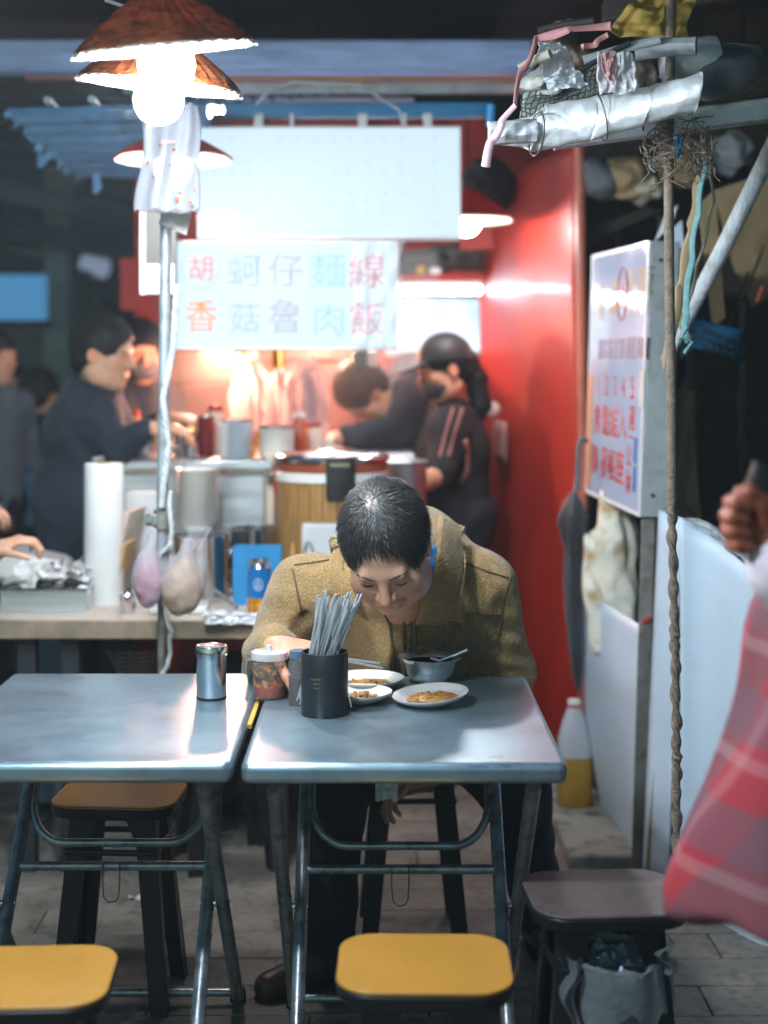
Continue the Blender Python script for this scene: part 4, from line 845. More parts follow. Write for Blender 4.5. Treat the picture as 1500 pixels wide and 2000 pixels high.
for px in range(1168, 1264, 7):
    for k in range(2):
        u, v = pix(px, 690 - (px - 1168) * .05 - 20 * k); q = onf(1 - u, v, 1.2); w2 = random.uniform(.010, .018); h2 = random.uniform(.012, .022) * (1 if k == 0 else .6); dm.prism([q - ux * w2 - uy * h2, q + ux * w2 - uy * h2, q + ux * w2 + uy * h2, q - ux * w2 + uy * h2], nF * .0008)
O(dm, 'small_print', m_tgrey, sg, smooth=0, kind='stuff')
u0, v0 = pix(1152, 940); u1, v1 = pix(1163, 722); O(MB().prism([onf(1 - .02, .03, 1.2), onf(1 - .085, .03, 1.2), onf(1 - .085, .50, 1.2), onf(1 - .02, .50, 1.2)], nF * .001), 'orange_strip', m_torange, sg)
for py in (880, 936):
    u, v = pix(1247, py); q = onf(1 - u, v, 1.2); O(MB().prism([q - ux * .012 - uy * .035, q + ux * .012 - uy * .035, q + ux * .012 + uy * .035, q - ux * .012 + uy * .035], nF * .001), 'blue_print', m_tblue, sg)
u, v = pix(1254, 760); q = onf(1 - u, v, 1.2); O(MB().prism([q - ux * .03 - uy * .05, q + ux * .02 - uy * .05, q + ux * .02 + uy * .05, q - ux * .03 + uy * .05], nF * .001), 'sticker', m_porc, sg)
for v in (.08, .93): O(MB().ball((a.lerp(a2, v)) + Vector((.028, -.001, 0)), .006, 8), 'screw', m_wire, sg)
pb2 = Vector((P(1236, 0, 3.95).x + .016, 3.965, .0))
po = T('sign_post', 'grey steel angle post carrying the step sign', 'post', pb2)
O(MB().prism([pb2 + Vector((-.018, 0, 0)), pb2 + Vector((.018, 0, 0)), pb2 + Vector((.018, .006, 0)), pb2 + Vector((-.018, .006, 0))], P(1267, 1008, 3.965) - pb2 - Vector((0, 0, .0))), 'flange', m_post, po, bevel=.001)
O(MB().prism([pb2 + Vector((.012, .0065, 0)), pb2 + Vector((.018, .0065, 0)), pb2 + Vector((.018, .045, 0)), pb2 + Vector((.012, .045, 0))], P(1267, 1008, 3.965) - pb2), 'web', m_post, po)
O(MB().prism([P(1252, 1218, 3.955), P(1256, 1210, 3.955), P(1270, 1203, 3.955), P(1268, 1213, 3.955)], (0, .004, 0)), 'red_tape', m_tread, po)
# curved white plastic sheet with stained canvas inside it
def sh1(u, v):
    xl = 1137 + 92 * v ** 3.2; x = xl + (1262 - 22 * v - xl) * u; y = 1150 + 78 * u + (1700 - 1150 - 78 * u + 12) * v
    return P(x, y, 4.55 - .50 * u - .02 * math.sin(v * 3) - .05 * math.sin(u * 3.0))
TO(MB().sheet(sh1, 20, 24), 'plastic_sheet', 'curled white plastic sheet standing under the step sign', 'sheet', m_whitep, solid=.004)
lo = P(1120, 1260, 4.5); hi = P(1260, 950, 4.5); s_ = SDF((lo.x, 4.15, lo.z), (hi.x, 4.7, hi.z), .006)
s_.chain([P(1205, 975, 4.42), P(1198, 1060, 4.42), P(1192, 1150, 4.42), P(1196, 1240, 4.42)], [.046, .066, .078, .078], .04); s_.fold(.016, 34, 3, (1, 1, .22)); s_.fold(.004, 60, 5, (1, 1, .6)); V, Q = s_.mesh(1)
o = np_obj(V, Q, 'stained_sack', m_canvas, None); o['label'] = 'bulging yellow stained cream sack stuffed into the curled white sheet under the step sign'; o['category'] = 'sack'
# second white sheets further right
def sh2(u, v):
    x = 1287 + 44 * u - 32 * v * (1 - .2 * u); y = 996 + 16 * u + (1715 - 996) * v; return P(x, y, 3.93 - .10 * u)
TO(MB().sheet(sh2, 6, 16), 'plastic_sheet', 'narrow white plastic sheet between the post and the brown rope', 'sheet', m_whitep, solid=.004)
TO(MB().prism([P(1262, 1700, 3.9), P(1280, 1470, 3.9), P(1300, 1720, 3.9)], (0, .01, 0)), 'cardboard_wedge', 'tan cardboard wedge at the foot of the narrow white sheet', 'cardboard', m_cardb)
def sh3(u, v):
    x = 1328 + 240 * u; yt = 1010 + (34 * math.sin(u * 2) + 165 * u ** 1.5); y = yt + (1900 - yt) * v
    return P(x, y, 3.72 - .25 * u + .03 * math.sin(u * 7))
TO(MB().sheet(sh3, 26, 20), 'plastic_sheet', 'wide white plastic sheet with a slanting taped top at the right edge', 'sheet', m_whitep, solid=.004)
def tape(u, v):
    u2 = .06 + .5 * u; x = 1330 + 135 * u; y = 1012 + 20 * math.sin(u * 2) + 70 * u ** 1.4 - 26 * math.sin(u * 3.1) * (1 - v)
    q = P(x, y, 3.70 - .12 * u); q.y -= .01 + .012 * vnoise((u * 14, v * 8, 1), 1, 4); return q
TO(MB().sheet(tape, 30, 8), 'clear_wrap', 'crinkled clear wrap along the top of the wide white sheet', 'plastic film', mat('crinkled wrap', (.8, .86, .9), .12, var=.1, clear=.45, bump=.4, bs=30), smooth=20)
# black umbrella hanging
Yu = 4.50
um = T('umbrella', 'closed black umbrella hanging beside the step sign', 'umbrella', P(1124, 1345, Yu))
prof = [(1121, 962, 6), (1119, 985, 20), (1117, 1010, 27), (1119, 1040, 25), (1120, 1075, 18), (1119, 1130, 20), (1121, 1190, 19), (1124, 1250, 17), (1127, 1310, 12), (1130, 1348, 5)]
vs_ = []; n = 24
for i, (x, y, r) in enumerate(prof):
    for j in range(n):
        a_ = 2 * math.pi * j / n; rr = r / S(Yu) * (.86 + .16 * math.cos(4 * a_ + i * .35) + .05 * math.cos(8 * a_ + i)); vs_.append(P(x, y, Yu) + Vector((rr * math.cos(a_), rr * math.sin(a_), .004 * math.sin(4 * a_))))
O(MB().add(vs_, [(i * n + j, i * n + (j + 1) % n, (i + 1) * n + (j + 1) % n, (i + 1) * n + j) for i in range(len(prof) - 1) for j in range(n)]), 'canopy', m_umb, um, smooth=50)
fl_ = MB()
for (x, y, dx, dy) in ((1100, 1015, -12, 30), (1138, 1000, 14, 26), (1104, 1040, -8, 24), (1136, 1025, 10, 30), (1118, 1075, -6, 26)): fl_.prism([P(x - 6, y - 14, Yu - .03), P(x + dx, y + dy * .3, Yu - .05), P(x + dx * .2, y + dy, Yu - .02)], (0, .006, 0))
O(fl_, 'fold', m_umb, um, smooth=0)
O(MB().tube([P(1122, 965, Yu), P(1128, 905, Yu)], .005, 8), 'shaft', m_post, um)
O(MB().tube([P(1128, 960, Yu), P(1129, 900, Yu), P(1131, 868, Yu), P(1135, 858, Yu), P(1141, 856, Yu), P(1145, 862, Yu + .01)], .0085, 10), 'handle', mat('grey handle', (.10, .11, .12), .4), um)
O(MB().tube([P(1130, 1345, Yu), P(1131, 1366, Yu)], [.004, .002], 6), 'ferrule', m_post, um)
TO(MB().tube([P(1150, 960, 4.6), P(1150, 1000, 4.6), Vector((P(1150, 0, 4.6).x, 4.6, .05))], .009, 8), 'dark_rod', 'dark rod standing between the umbrella and the white sheet', 'rod', m_dark)
# oil bottle on the ledge
Yo = 4.52; bz = .047; c = Vector((P(1122, 0, Yo).x, Yo, bz)); s0 = S(Yo)
bo = T('oil_bottle', 'tall milky plastic bottle half full of yellow oil with red cap', 'bottle', c)
wq = 33 / s0
def bp(zs, m, name, inner=1.0):
    mb = MB(); vs_ = []; n = 28
    for (z, rr, sqr) in zs:
        for j in range(n):
            a_ = 2 * math.pi * j / n; e = 1 / max(abs(math.cos(a_)) ** sqr + abs(math.sin(a_)) ** sqr, 1e-6) ** (1 / sqr); vs_.append(c + Vector((rr * inner * e * math.cos(a_), rr * inner * e * math.sin(a_) * .9, z)))
    k = len(zs); mb.add(vs_, [(i * n + j, i * n + (j + 1) % n, (i + 1) * n + (j + 1) % n, (i + 1) * n + j) for i in range(k - 1) for j in range(n)] + [tuple(range(n))[::-1], tuple(range((k - 1) * n, k * n))])
    return O(mb, name, m, bo, smooth=50)
hb = 205 / s0
bp([(0, wq * .9, 4), (.006, wq, 4), (hb * .47, wq, 4)], m_oil, 'oil'); bp([(hb * .4705, wq, 4), (hb * .62, wq * .97, 3.5), (hb * .78, wq * .72, 2.6), (hb * .9, wq * .46, 2), (hb * .93, wq * .42, 2)], m_milky, 'upper_body')
O(MB().lathe([(wq * .40, hb * .93), (wq * .40, hb * .955)], c, 20), 'cap_ring', mat('red cap', (.65, .04, .02), .4), bo); O(MB().lathe([(wq * .42, hb * .956), (wq * .42, hb * .99), (wq * .36, hb * 1.0), (1e-6, hb * 1.0)], c, 20), 'cap', m_porc, bo)
# brown rope
Yr = 3.15
rr_ = T('brown_rope', 'long brown rope hanging full height at the right, knotted below', 'rope', P(1322, 1700, Yr))
path = [P(1312, -60, Yr), P(1308, 150, Yr), P(1306, 320, Yr), P(1307, 520, Yr), P(1311, 760, Yr), P(1312, 1000, Yr), P(1318, 1240, Yr), P(1322, 1480, Yr), P(1321, 1700, Yr)]
O(MB().tube(helix(path, 90, 0, 0), [.0108 if i < 55 else .0075 for i in range(91)], 10), 'core', m_rope_b, rr_)
for k in range(2): O(MB().tube([q + Vector(((.007 + .003 * vnoise((i * .4, k, 1))) * math.cos(i * .42 + k * 3.14), .008 * math.sin(i * .42 + k * 3.14), 0)) for i, q in enumerate(helix(path[5:], 150, 0, 0))], .0052, 6), 'strand', m_rope_b, rr_)
# long pale pole leaning, twine, sack, canvas, cardboards in the niche
pl = T('leaning_pole', 'pale weathered pole slanting up to the right edge', 'pole', P(1300, 700, 3.7))
O(MB().tube([P(1300, 705, 3.72), P(1352, 600, 3.66), P(1420, 470, 3.6), P(1520, 265, 3.52)], [.013, .019, .020, .021], 12), 'shaft', mat('weathered pole', (.55, .58, .60), .7, var=.25, vs=10, stretch=(6, 6, 1), bump=.4, bs=30, speck=((.3, .28, .24), 24, .6)), pl)
for i, (pts, m, lb) in enumerate((([(1378, 250), (1376, 330), (1362, 420), (1350, 510), (1338, 620), (1342, 668)], m_teal, 'teal twine hanging from the bundle beside the brown rope'),
        ([(1388, 300), (1392, 400), (1362, 520), (1330, 640), (1352, 660)], mat('olive twine', (.16, .17, .11), .8), 'olive twine looped past the leaning pole'),
        ([(1262, 250), (1256, 270), (1262, 300), (1276, 335)], m_rope_w, 'short pale curl of cord hanging under the foil tube'),
        ([(1366, 345), (1352, 440), (1330, 560), (1300, 720)], mat('ochre strip', (.34, .25, .14), .8), 'ochre strip hanging behind the teal twine'))):
    TO(MB().tube(helix([P(x, y, 3.3 + .02 * i) for x, y in pts], 40, .003, 5), (.0075, .005, .004, .011)[i], 7, flat=.6), 'twine', lb, 'twine', m)
TO(MB().tube([P(1342, 640, 3.28), P(1330, 660, 3.27), P(1352, 668, 3.27), P(1336, 690, 3.27)], .004, 6), 'knot_end', 'frayed teal knot end beside the leaning pole', 'twine', m_teal)
for i, (x0, y0, x1, y1, m, lb) in enumerate(((1300, 460, 1330, 700, m_whitep, 'white board edge behind the brown rope above the step sign'), (1365, 400, 1392, 640, m_cardb, 'brown cardboard strip behind the teal twine'), (1280, 470, 1300, 420, m_white, 'white corner of a board just above the step sign'))):
    Yk = 4.1 + .05 * i; q0, q1 = P(x0, y0, Yk), P(x1, y1, Yk); TO(MB().prism([P(x0, y0, Yk), P(x0 + 32, y0 - 30, Yk), P(x1 + 24, y1 - 20, Yk), P(x1, y1, Yk)], (0, .012, 0)), 'loose_board', lb, 'board', m)
s_ = SDF(P(1325, 1030, 4.35) - Vector((.08, .2, .1)), P(1470, 590, 4.1) + Vector((.1, .1, .1)), .012)
s_.cap(P(1380, 700, 4.2), P(1385, 960, 4.2), .085, .09, .03, sq=(1, .9, 1)); s_.cap(P(1365, 650, 4.2), P(1420, 680, 4.2), .06, .055, .04); s_.fold(.008, 22, 6); V, Q = s_.mesh()
o = np_obj(V, Q, 'woven_sack', m_bluetarp, None); o['label'] = 'dark navy woven sack with faint lettering standing behind the rope'; o['category'] = 'sack'
def tarp(u, v):
    q = P(1325 + 125 * u, 612 + 60 * v + 34 * u, 4.0 + .1 * u); q.y += .02 * math.sin(u * 5 + v * 3); return q
TO(MB().sheet(tarp, 12, 8), 'sack_flap', 'blue printed flap folded over the top of the navy sack', 'sack', mat('blue flap', (.015, .10, .19), .5, var=.3, vs=9), solid=.003)
fp = MB()
for r_ in range(3):
    for k in range(6): q = P(1362 + 13 * k, 640 + r_ * 15 + k * 4, 3.985); fp.box(q, (.010, .001, .008))
TO(fp, 'flap_print', 'faint illegible dark print on the blue sack flap', 'print', m_dark, smooth=0)
def tan(u, v):
    q = P(1292 + 66 * u + 10 * v * u, 745 + 265 * v + 20 * u, 4.15); q.y += .02 * math.sin(u * 6 + v * 4); return q
TO(MB().sheet(tan, 14, 20), 'tan_cloth', 'drab tan cloth hanging between the step sign and the navy sack', 'cloth', mat('drab cloth', (.22, .17, .10), .9, var=.3, vs=6, bump=.3, bs=50), solid=.003)
TO(MB().prism([P(1395, 372, 4.6), P(1520, 330, 4.6), P(1520, 560, 4.6), P(1472, 600, 4.6), P(1440, 540, 4.6)], (0, .02, 0)), 'cardboard_sheet', 'brown cardboard sheet high in the niche behind the leaning pole', 'cardboard', m_cardb)
for i, (x, y, rx, ry, m, lb) in enumerate(((1165, 352, 44, 40, mat('dull blue grey cloth', (.13, .15, .17), .8, var=.4), 'blue grey cloth bundle at the left end of the niche shelf'), (1222, 350, 50, 42, m_cardb, 'brown cardboard bundle on the niche shelf above the step sign'), (1262, 372, 34, 24, mat('cream cloth', (.45, .40, .32), .8, var=.3), 'cream cloth lump in front of the cardboard bundle'), (1335, 322, 52, 46, mat('tawny cloth', (.26, .18, .08), .8, var=.4), 'tawny bundle on the niche shelf behind the brown rope'), (1425, 300, 42, 40, mat('dim grey cloth', (.24, .26, .28), .7, var=.4), 'grey bundle at the right end of the niche shelf'))):
    Yk = 4.75; c = P(x, y, Yk); a_, b2_ = rx / S(Yk), ry / S(Yk); s_ = SDF(c - Vector((a_ * 1.4, .16, b2_ * 1.4)), c + Vector((a_ * 1.4, .16, b2_ * 1.4)), .008); s_.ell(c, (a_, .10, b2_), rot('Y', 15 - 9 * i), 0); s_.fold(.013, 30, i + 2); s_.fold(.005, 80, i); V, Q = s_.mesh(); o = np_obj(V, Q, 'bundle', m, None); o['label'] = lb; o['category'] = 'bundle'
TO(MB().prism([P(1130, 455, 4.9), P(1450, 330, 4.9), P(1450, 350, 4.9), P(1130, 480, 4.9)], (0, .3, 0)), 'niche_shelf', 'dark shelf board sloping across the niche above the step sign', 'shelf', m_wood_d)
for i, (x, y) in enumerate(((1455, 560), (1440, 590), (1470, 540))): TO(MB().tube([P(x - 40, y + 90, 4.3), P(x, y, 4.28), P(x + 22, y - 60, 4.26)], .004, 6), 'thin_stick', 'thin brown stick leaning in the niche, ' + ('middle', 'left', 'right')[i] + ' of three', 'stick', m_wood_d if i else m_cardb, group='thin sticks in the niche')
TO(MB().tube([P(1478, 590, 4.2), P(1490, 560, 4.2)], .006, 6), 'red_tag', 'small bright red tag on a stick at the right edge', 'tag', m_tread)
# ---------------------------------------------------------------- bundle under the roof, top right
Yj = 3.05
ft_ = T('foil_duct', 'silvery dented foil tube bound with wire at top right', 'duct', P(1160, 280, Yj))
ca_ = [P(960, 262, 3.12), P(1040, 258, 3.1), P(1060, 250, 3.09), P(1160, 232, 3.05), P(1260, 208, 3.0), P(1362, 182, 2.95)]
mb = MB(); n = 28; vs_ = []
NT = 90; pts = helix(ca_, NT, 0, 0)
for i, q in enumerate(pts):
    u = i / NT; rad = (.018 + .028 * min(1, u * 4)) if u < .25 else .046 - .004 * u
    for j in range(n):
        a_ = 2 * math.pi * j / n; e = 1 + .08 * math.sin(2 * a_ + u * 9) + .08 * vnoise((u * 26, math.cos(a_) * 3, math.sin(a_) * 3), 1, 2) + .04 * vnoise((u * 60, math.cos(a_) * 6, math.sin(a_) * 6), 1, 3)
        vs_.append(q + Vector((.15 * rad * math.sin(a_), rad * e * math.cos(a_), rad * e * math.sin(a_))))
O(MB().add(vs_, [(i * n + j, i * n + (j + 1) % n, (i + 1) * n + (j + 1) % n, (i + 1) * n + j) for i in range(NT) for j in range(n)] + [tuple(range(n)), tuple(range(NT * n, (NT + 1) * n))[::-1]]), 'tube', m_foil, ft_, smooth=50)
def endflap(u, v):
    q = P(952 + 100 * u, 238 + 46 * v - 6 * u, 3.06); q.y += .02 * math.sin(v * 3.1) * -1 + .006 * vnoise((u * 8, v * 7, 0)); return q
O(MB().sheet(endflap, 16, 10), 'end_flap', m_foil, ft_, solid=.002, smooth=40)
for (x, y, r) in ((1172, 228, .050), (1258, 208, .049), (1048, 262, .044), (1300, 196, .048)):
    c = P(x, y, 3.04); O(MB().tube([c + Vector((.012 * math.sin(2 * math.pi * i / 24 + x), r * math.cos(2 * math.pi * i / 24), r * math.sin(2 * math.pi * i / 24))) for i in range(24)], .0016, 5, closed=True), 'binding_wire', m_wire, ft_)
mg = T('wire_mesh', 'rusty wire mesh bent over the foil tube', 'mesh', P(1090, 200, 3.2))
def mesh_p(u, v): return P(1015 + 165 * u + 10 * v, 236 - 75 * v - 42 * u + 8 * math.sin(u * 6), 3.12 + .10 * v) + Vector((0, .01 * math.sin(u * 9 + v * 5), .006 * vnoise((u * 9, v * 6, 2))))
wm = MB()
for i in range(17): wm.tube([mesh_p(i / 16 + .02 * math.sin(k + i), k / 8) for k in range(9)], .0014, 4)
for i in range(9): wm.tube([mesh_p(k / 16, i / 8 + .03 * math.sin(k * 1.3 + i)) for k in range(17)], .0014, 4)
O(wm, 'wires', m_wire, mg)
O(MB().sheet(lambda u, v: mesh_p(u, v) + Vector((0, .015, -.006)), 14, 8), 'backing', mat('grey green backing', (.26, .30, .27), .7, var=.4, vs=14), mg, solid=.002)
TO(MB().tube(helix([P(1190, 50, 3.0), P(1110, 58, 3.0), P(1050, 75, 3.02), P(1022, 135, 3.02), P(1002, 205, 3.03)], 40, .004, 3), [.010 - .004 * abs(math.sin(i * .21)) for i in range(41)], 8, flat=.5), 'pink_ribbon', 'faded pink plastic ribbon tied across the bundle to the beam', 'ribbon', mat('faded pink', (.55, .24, .24), .6, var=.25))
TO(MB().tube(helix([P(1004, 205, 3.02), P(980, 240, 3.02), P(962, 275, 3.02), P(946, 325, 3.02)], 20, .003, 2), [.006 + .004 * (i / 20) for i in range(21)], 8, flat=.5), 'ribbon_tail', 'pale pink ribbon end dangling below the foil tube', 'ribbon', mat('pale pink', (.62, .40, .42), .6))
TO(MB().tube(helix([P(1185, 68, 3.0), P(1160, 88, 3.0), P(1135, 92, 3.0)], 14, .003, 2), .006, 7, flat=.5), 'ribbon_knot', 'small salmon ribbon knot in the middle of the bundle', 'ribbon', mat('salmon ribbon', (.60, .26, .22), .6))
def crumple(name, label, cat, cs, m, amp=.015, seed=0, n=34, Y=3.0, f=5):
    a_, b_, c_, d_ = [P(x, y, Y + dy) for x, y, dy in cs]
    def fn(u, v):
        q = (a_ * (1 - u) + b_ * u) * (1 - v) + (d_ * (1 - u) + c_ * u) * v; k = vnoise((u * f, v * f, seed), 1, seed) + .5 * vnoise((u * f * 2.3, v * f * 2.1, seed + 2), 1, seed)
        return q + Vector((.4 * amp * vnoise((u * f, v * f, seed + 5), 1, 1), amp * k, .5 * amp * vnoise((v * f, u * f, seed + 3), 1, 2)))
    return TO(MB().sheet(fn, n, n), name, label, cat, m, solid=.0012, smooth=24)
m_cfilm = mat('dusty film', (.66, .70, .74), .22, var=.15, clear=.30, transl=.3, bump=.3, bs=30)
crumple('crumpled_bag', 'dusty crumpled plastic bag on the left of the bundle', 'plastic bag', [(1050, 75, 0), (1110, 90, .02), (1130, 160, .05), (1060, 150, 0)], m_cfilm, .016, 1, Y=3.05)
crumple('crumpled_bag', 'whitish crumpled plastic in the middle of the bundle over the tube', 'plastic bag', [(1165, 100, 0), (1240, 105, .0), (1245, 180, -.03), (1170, 185, -.02)], mat('whitish film', (.74, .72, .74), .3, var=.12, transl=.3, bump=.3, bs=26), .014, 2, Y=2.98)
crumple('crumpled_bag', 'pink tinged plastic scrap beside the whitish crumple', 'plastic bag', [(1170, 105, 0), (1205, 100, 0), (1200, 165, -.03), (1182, 150, -.02)], mat('pink film', (.66, .36, .36), .35, transl=.3), .008, 5, Y=2.94)
crumple('yellow_sheet', 'large tawny yellow card folded on top of the bundle', 'card', [(1185, 60, .15), (1265, -20, .2), (1360, -30, .2), (1340, 80, .1)], m_ycard, .025, 3, Y=3.05, f=5)
crumple('yellow_scrap', 'small tawny scrap left of the yellow card', 'card', [(1075, 45, .1), (1120, 38, .1), (1115, 62, .1), (1070, 62, .1)], m_ycard, .012, 6, Y=3.1)
crumple('grey_scrap', 'grey plastic scrap lying along the mesh on the bundle', 'plastic bag', [(1060, 150, 0), (1120, 130, 0), (1150, 165, -.03), (1075, 178, -.03)], m_cfilm, .012, 7, Y=3.0)
for i, (x, y, rx, ry, Yk, m, lb) in enumerate(((1110, 118, 60, 34, 3.28, mat('brown sacking', (.16, .10, .07), .8, var=.5, vs=9, bump=.5, bs=40), 'brown crumpled sacking behind the pink ribbon'), (1215, 150, 70, 40, 3.22, mat('grey brown sacking', (.22, .18, .15), .8, var=.5, vs=9, bump=.5, bs=40), 'grey brown sacking under the whitish crumple'), (1300, 105, 60, 42, 3.3, mat('drab sacking', (.13, .11, .09), .8, var=.5, vs=9, bump=.5, bs=40), 'drab sacking at the right of the bundle'), (1060, 165, 40, 26, 3.2, mat('pale sacking', (.34, .32, .30), .8, var=.4, vs=9, bump=.5, bs=40), 'pale sacking at the left end of the bundle'))):
    c = P(x, y, Yk); a_, b2_ = rx / S(Yk), ry / S(Yk); s_ = SDF(c - Vector((a_ * 1.3, .12, b2_ * 1.4)), c + Vector((a_ * 1.3, .12, b2_ * 1.4)), .006); s_.ell(c, (a_, .07, b2_), rot('Y', 12), 0); s_.fold(.011, 42, i + 3); s_.fold(.004, 110, i); V, Q = s_.mesh(); o = np_obj(V, Q, 'sacking', m, None); o['label'] = lb; o['category'] = 'sacking'
for i, (x0, y0, x1, y1, r, m, lb) in enumerate(((1140, 118, 1290, 78, .010, m_frame, 'grey slat across the top of the bundle'), (1130, 140, 1230, 84, .006, m_blk2, 'thin black rod through the bundle'), (1240, 100, 1360, 90, .020, m_frame, 'pale pipe end lying on top of the bundle'), (1015, 135, 1075, 105, .010, mat('tan tube', (.42, .38, .30), .6), 'short tan stick at the left of the bundle'), (1050, 60, 1160, 40, .008, m_wood_d, 'dark twig above the pink ribbon'))):
    TO(MB().tube([P(x0, y0, 3.05), P((x0 + x1) / 2, (y0 + y1) / 2 - 3, 3.04), P(x1, y1, 3.02)], r, 9), 'stick', lb, 'stick', m)
tw = MB()
for i in range(60):
    x = random.uniform(1275, 1385); y = random.uniform(220, 300); q = P(x, y, 3.08 + random.uniform(-.04, .04)); tw.tube([q + Vector((random.uniform(-.03, .03), random.uniform(-.02, .02), -.012 * k + random.uniform(-.015, .015))) for k in range(6)], .0013, 4)
TO(tw, 'tangled_twine', 'matted tangle of brown twine hanging below the right end of the foil tube', 'twine', m_rope_b)
crumple('blue_scrap', 'small bright blue plastic scrap caught in the twine tangle', 'plastic scrap', [(1315, 262, 0), (1335, 262, 0), (1330, 318, 0), (1318, 300, 0)], m_bluep, .008, 8, n=8, Y=3.06)
TO(MB().lathe([(.045, 0), (.05, .02), (.05, .10), (.046, .12), (.0461, .1), (.04, .03), (1e-6, .02)], P(1295, 130, 3.2), 20, M=rot('Y', 80)), 'grey_pipe', 'short wide grey pipe lying open end right on the bundle', 'pipe', m_frame)
s_ = SDF((P(1350, 0, 3.2).x, 3.0, P(0, 210, 3.2).z), (P(1480, 0, 3.2).x, 3.4, P(0, 80, 3.2).z), .012); s_.cap(P(1385, 150, 3.2), P(1450, 130, 3.2), .05, .055, .03); s_.fold(.01, 30, 9); V, Q = s_.mesh()
o = np_obj(V, Q, 'black_bag', m_umb, None); o['label'] = 'black rubbish bag stuffed under the roof at the right end of the bundle'; o['category'] = 'bag'
for i, (x0, y0, x1, y1, w2, m, lb) in enumerate(((1085, 288, 1520, 232, .05, m_frame, 'grey aluminium rail carrying the bundle'), (1200, 262, 1520, 205, .028, m_dark, 'dark rail just above the aluminium rail'), (1180, 40, 1520, -20, .05, m_wood_d, 'dark timber crossing the top right corner'))):
    Yk = 3.3 + .1 * i; a_, b_ = P(x0, y0, Yk), P(x1, y1, Yk - .1); TO(MB().prism([a_, b_, b_ + Vector((0, 0, w2)), a_ + Vector((0, 0, w2))], (0, .05, 0)), 'roof_rail', lb, 'rail', m, bevel=.004)
TO(MB().tube([P(960, 205, 3.9), P(958, 248, 3.9)], .012, 8), 'blue_clip', 'bright blue clip at the right end of the blue rail', 'clip', m_bluep)
TO(MB().tube([P(500, 205, 4.2), P(520, 180, 4.2), P(570, 160, 4.2), P(700, 165, 4.2), P(780, 215, 4.2), P(788, 250, 4.2)], .004, 6), 'slack_cable', 'slack grey cable looping under the fascia beam', 'cable', m_frame)
TO(MB().tube([P(205, 0, 3.0), P(250, 15, 3.0)], .004, 6), 'pale_stick', 'thin pale stick beside the nearest lamp shade', 'stick', m_frame)
# ================================================================ TABLES
TH_ = .71
def steel_table(cx, y0, y1, label, w_=.56, rz=0):
    d_ = y1 - y0; cy_ = (y0 + y1) / 2; t = T('folding_table', label, 'table', (cx, cy_, 0), 'steel folding tables')
    c = Vector((cx, cy_, 0))
    O(MB().slab(c + Vector((0, 0, TH_ - .036)), w_, d_, .036, .018, 5), 'tabletop', m_steel, t, bevel=.011, seg=4, smooth=50)
    O(MB().slab(c + Vector((0, 0, TH_ - .047)), w_ - .14, d_ - .30, .010, .01, 3), 'underframe', m_dark, t)
    def leg(x, ya, za, yb, zb, r=.0135): O(MB().tube([c + Vector((x, ya, za)), c + Vector((x, yb, zb))], r, 14), 'leg', m_tube, t)
    zt = TH_ - .052; hy = d_ / 2 - .06
    for s_ in (-1, 1):
        leg(s_ * .195, hy, zt, -hy, .012); leg(s_ * .226, -hy - .01, zt, hy, .012)
        O(MB().tube([c + Vector((s_ * .182, 0, zt / 2 + .006)), c + Vector((s_ * .240, 0, zt / 2 + .006))], .006, 8), 'pivot_bolt', m_ssteel, t)
        for yy, xx in ((-hy, .195), (hy, .226)): O(MB().lathe([(.017, 0), (.018, .004), (.016, .035), (.0135, .037)], c + Vector((s_ * xx, yy, 0)), 14), 'rubber_foot', m_blk2, t)
    def on(x, f): return c + Vector((x, hy - 2 * hy * f, zt + (.012 - zt) * f))     # point on the inner frame
    u = []
    for k in range(9): a = R(180 + 90 * k / 8); u.append(on(-.182 + .075 + .075 * math.cos(a), .30 - .11 * math.sin(a) - .11 + .0))
    ub = [on(-.182, 0.02), on(-.182, .12)] + [on(-.107 + .075 * math.cos(R(180 + 90 * k / 7)), .245 - .115 * math.sin(R(180 + 90 * k / 7))) for k in range(8)] + [on(.107 + .075 * math.cos(R(270 + 90 * k / 7)), .245 - .115 * math.sin(R(270 + 90 * k / 7))) for k in range(8)] + [on(.182, .12), on(.182, .02)]
    O(MB().tube(ub, .0085, 12), 'u_brace', m_tube, t)
    O(MB().tube([on(-.195, .415), on(.195, .415)], .0095, 12), 'crossbar', m_tube, t)
    O(MB().tube([c + Vector((-.226, hy - .02, .035)), c + Vector((.226, hy - .02, .035))], .009, 10), 'foot_bar', m_tube, t)
    O(MB().tube([c + Vector((-.226, -hy + .01, TH_ - .043)), c + Vector((.226, -hy + .01, TH_ - .043))], .006, 10), 'hinge_bar', m_tube, t)
    hk = on(0, .415)
    hx = Vector((.0 , -.0, 0)); pts = [hk + Vector((-.018, -.011, .008)), hk + Vector((-.018, -.013, -.03)), hk + Vector((-.016, -.014, -.058)), hk + Vector((-.006, -.014, -.068)), hk + Vector((.008, -.014, -.066)), hk + Vector((.014, -.014, -.055)), hk + Vector((.016, -.012, -.02)), hk + Vector((.015, -.011, .01))]
    TO(MB().tube(pts, .0013, 5), 'wire_hook', 'bent wire hook hanging on the crossbar of the ' + ('right' if cx > 0 else 'left') + ' steel table', 'hook', m_wire, group='wire hooks under the tables')
    return t
steel_table((790 - CX) / 1143, 2.52, 3.24, 'right steel folding table where the man eats')
steel_table((132 - CX) / 1143, 2.525, 3.27, 'left steel folding table with the shaker on it')
TO(MB().box(P(498, 1372, 2.98) + Vector((0, -.02, -.012)), (.012, .26, .008)), 'yellow_strip', 'yellow strip wedged in the gap between the two steel tables', 'strip', mat('yellow strip', (.62, .38, .05), .5, var=.3, vs=12))
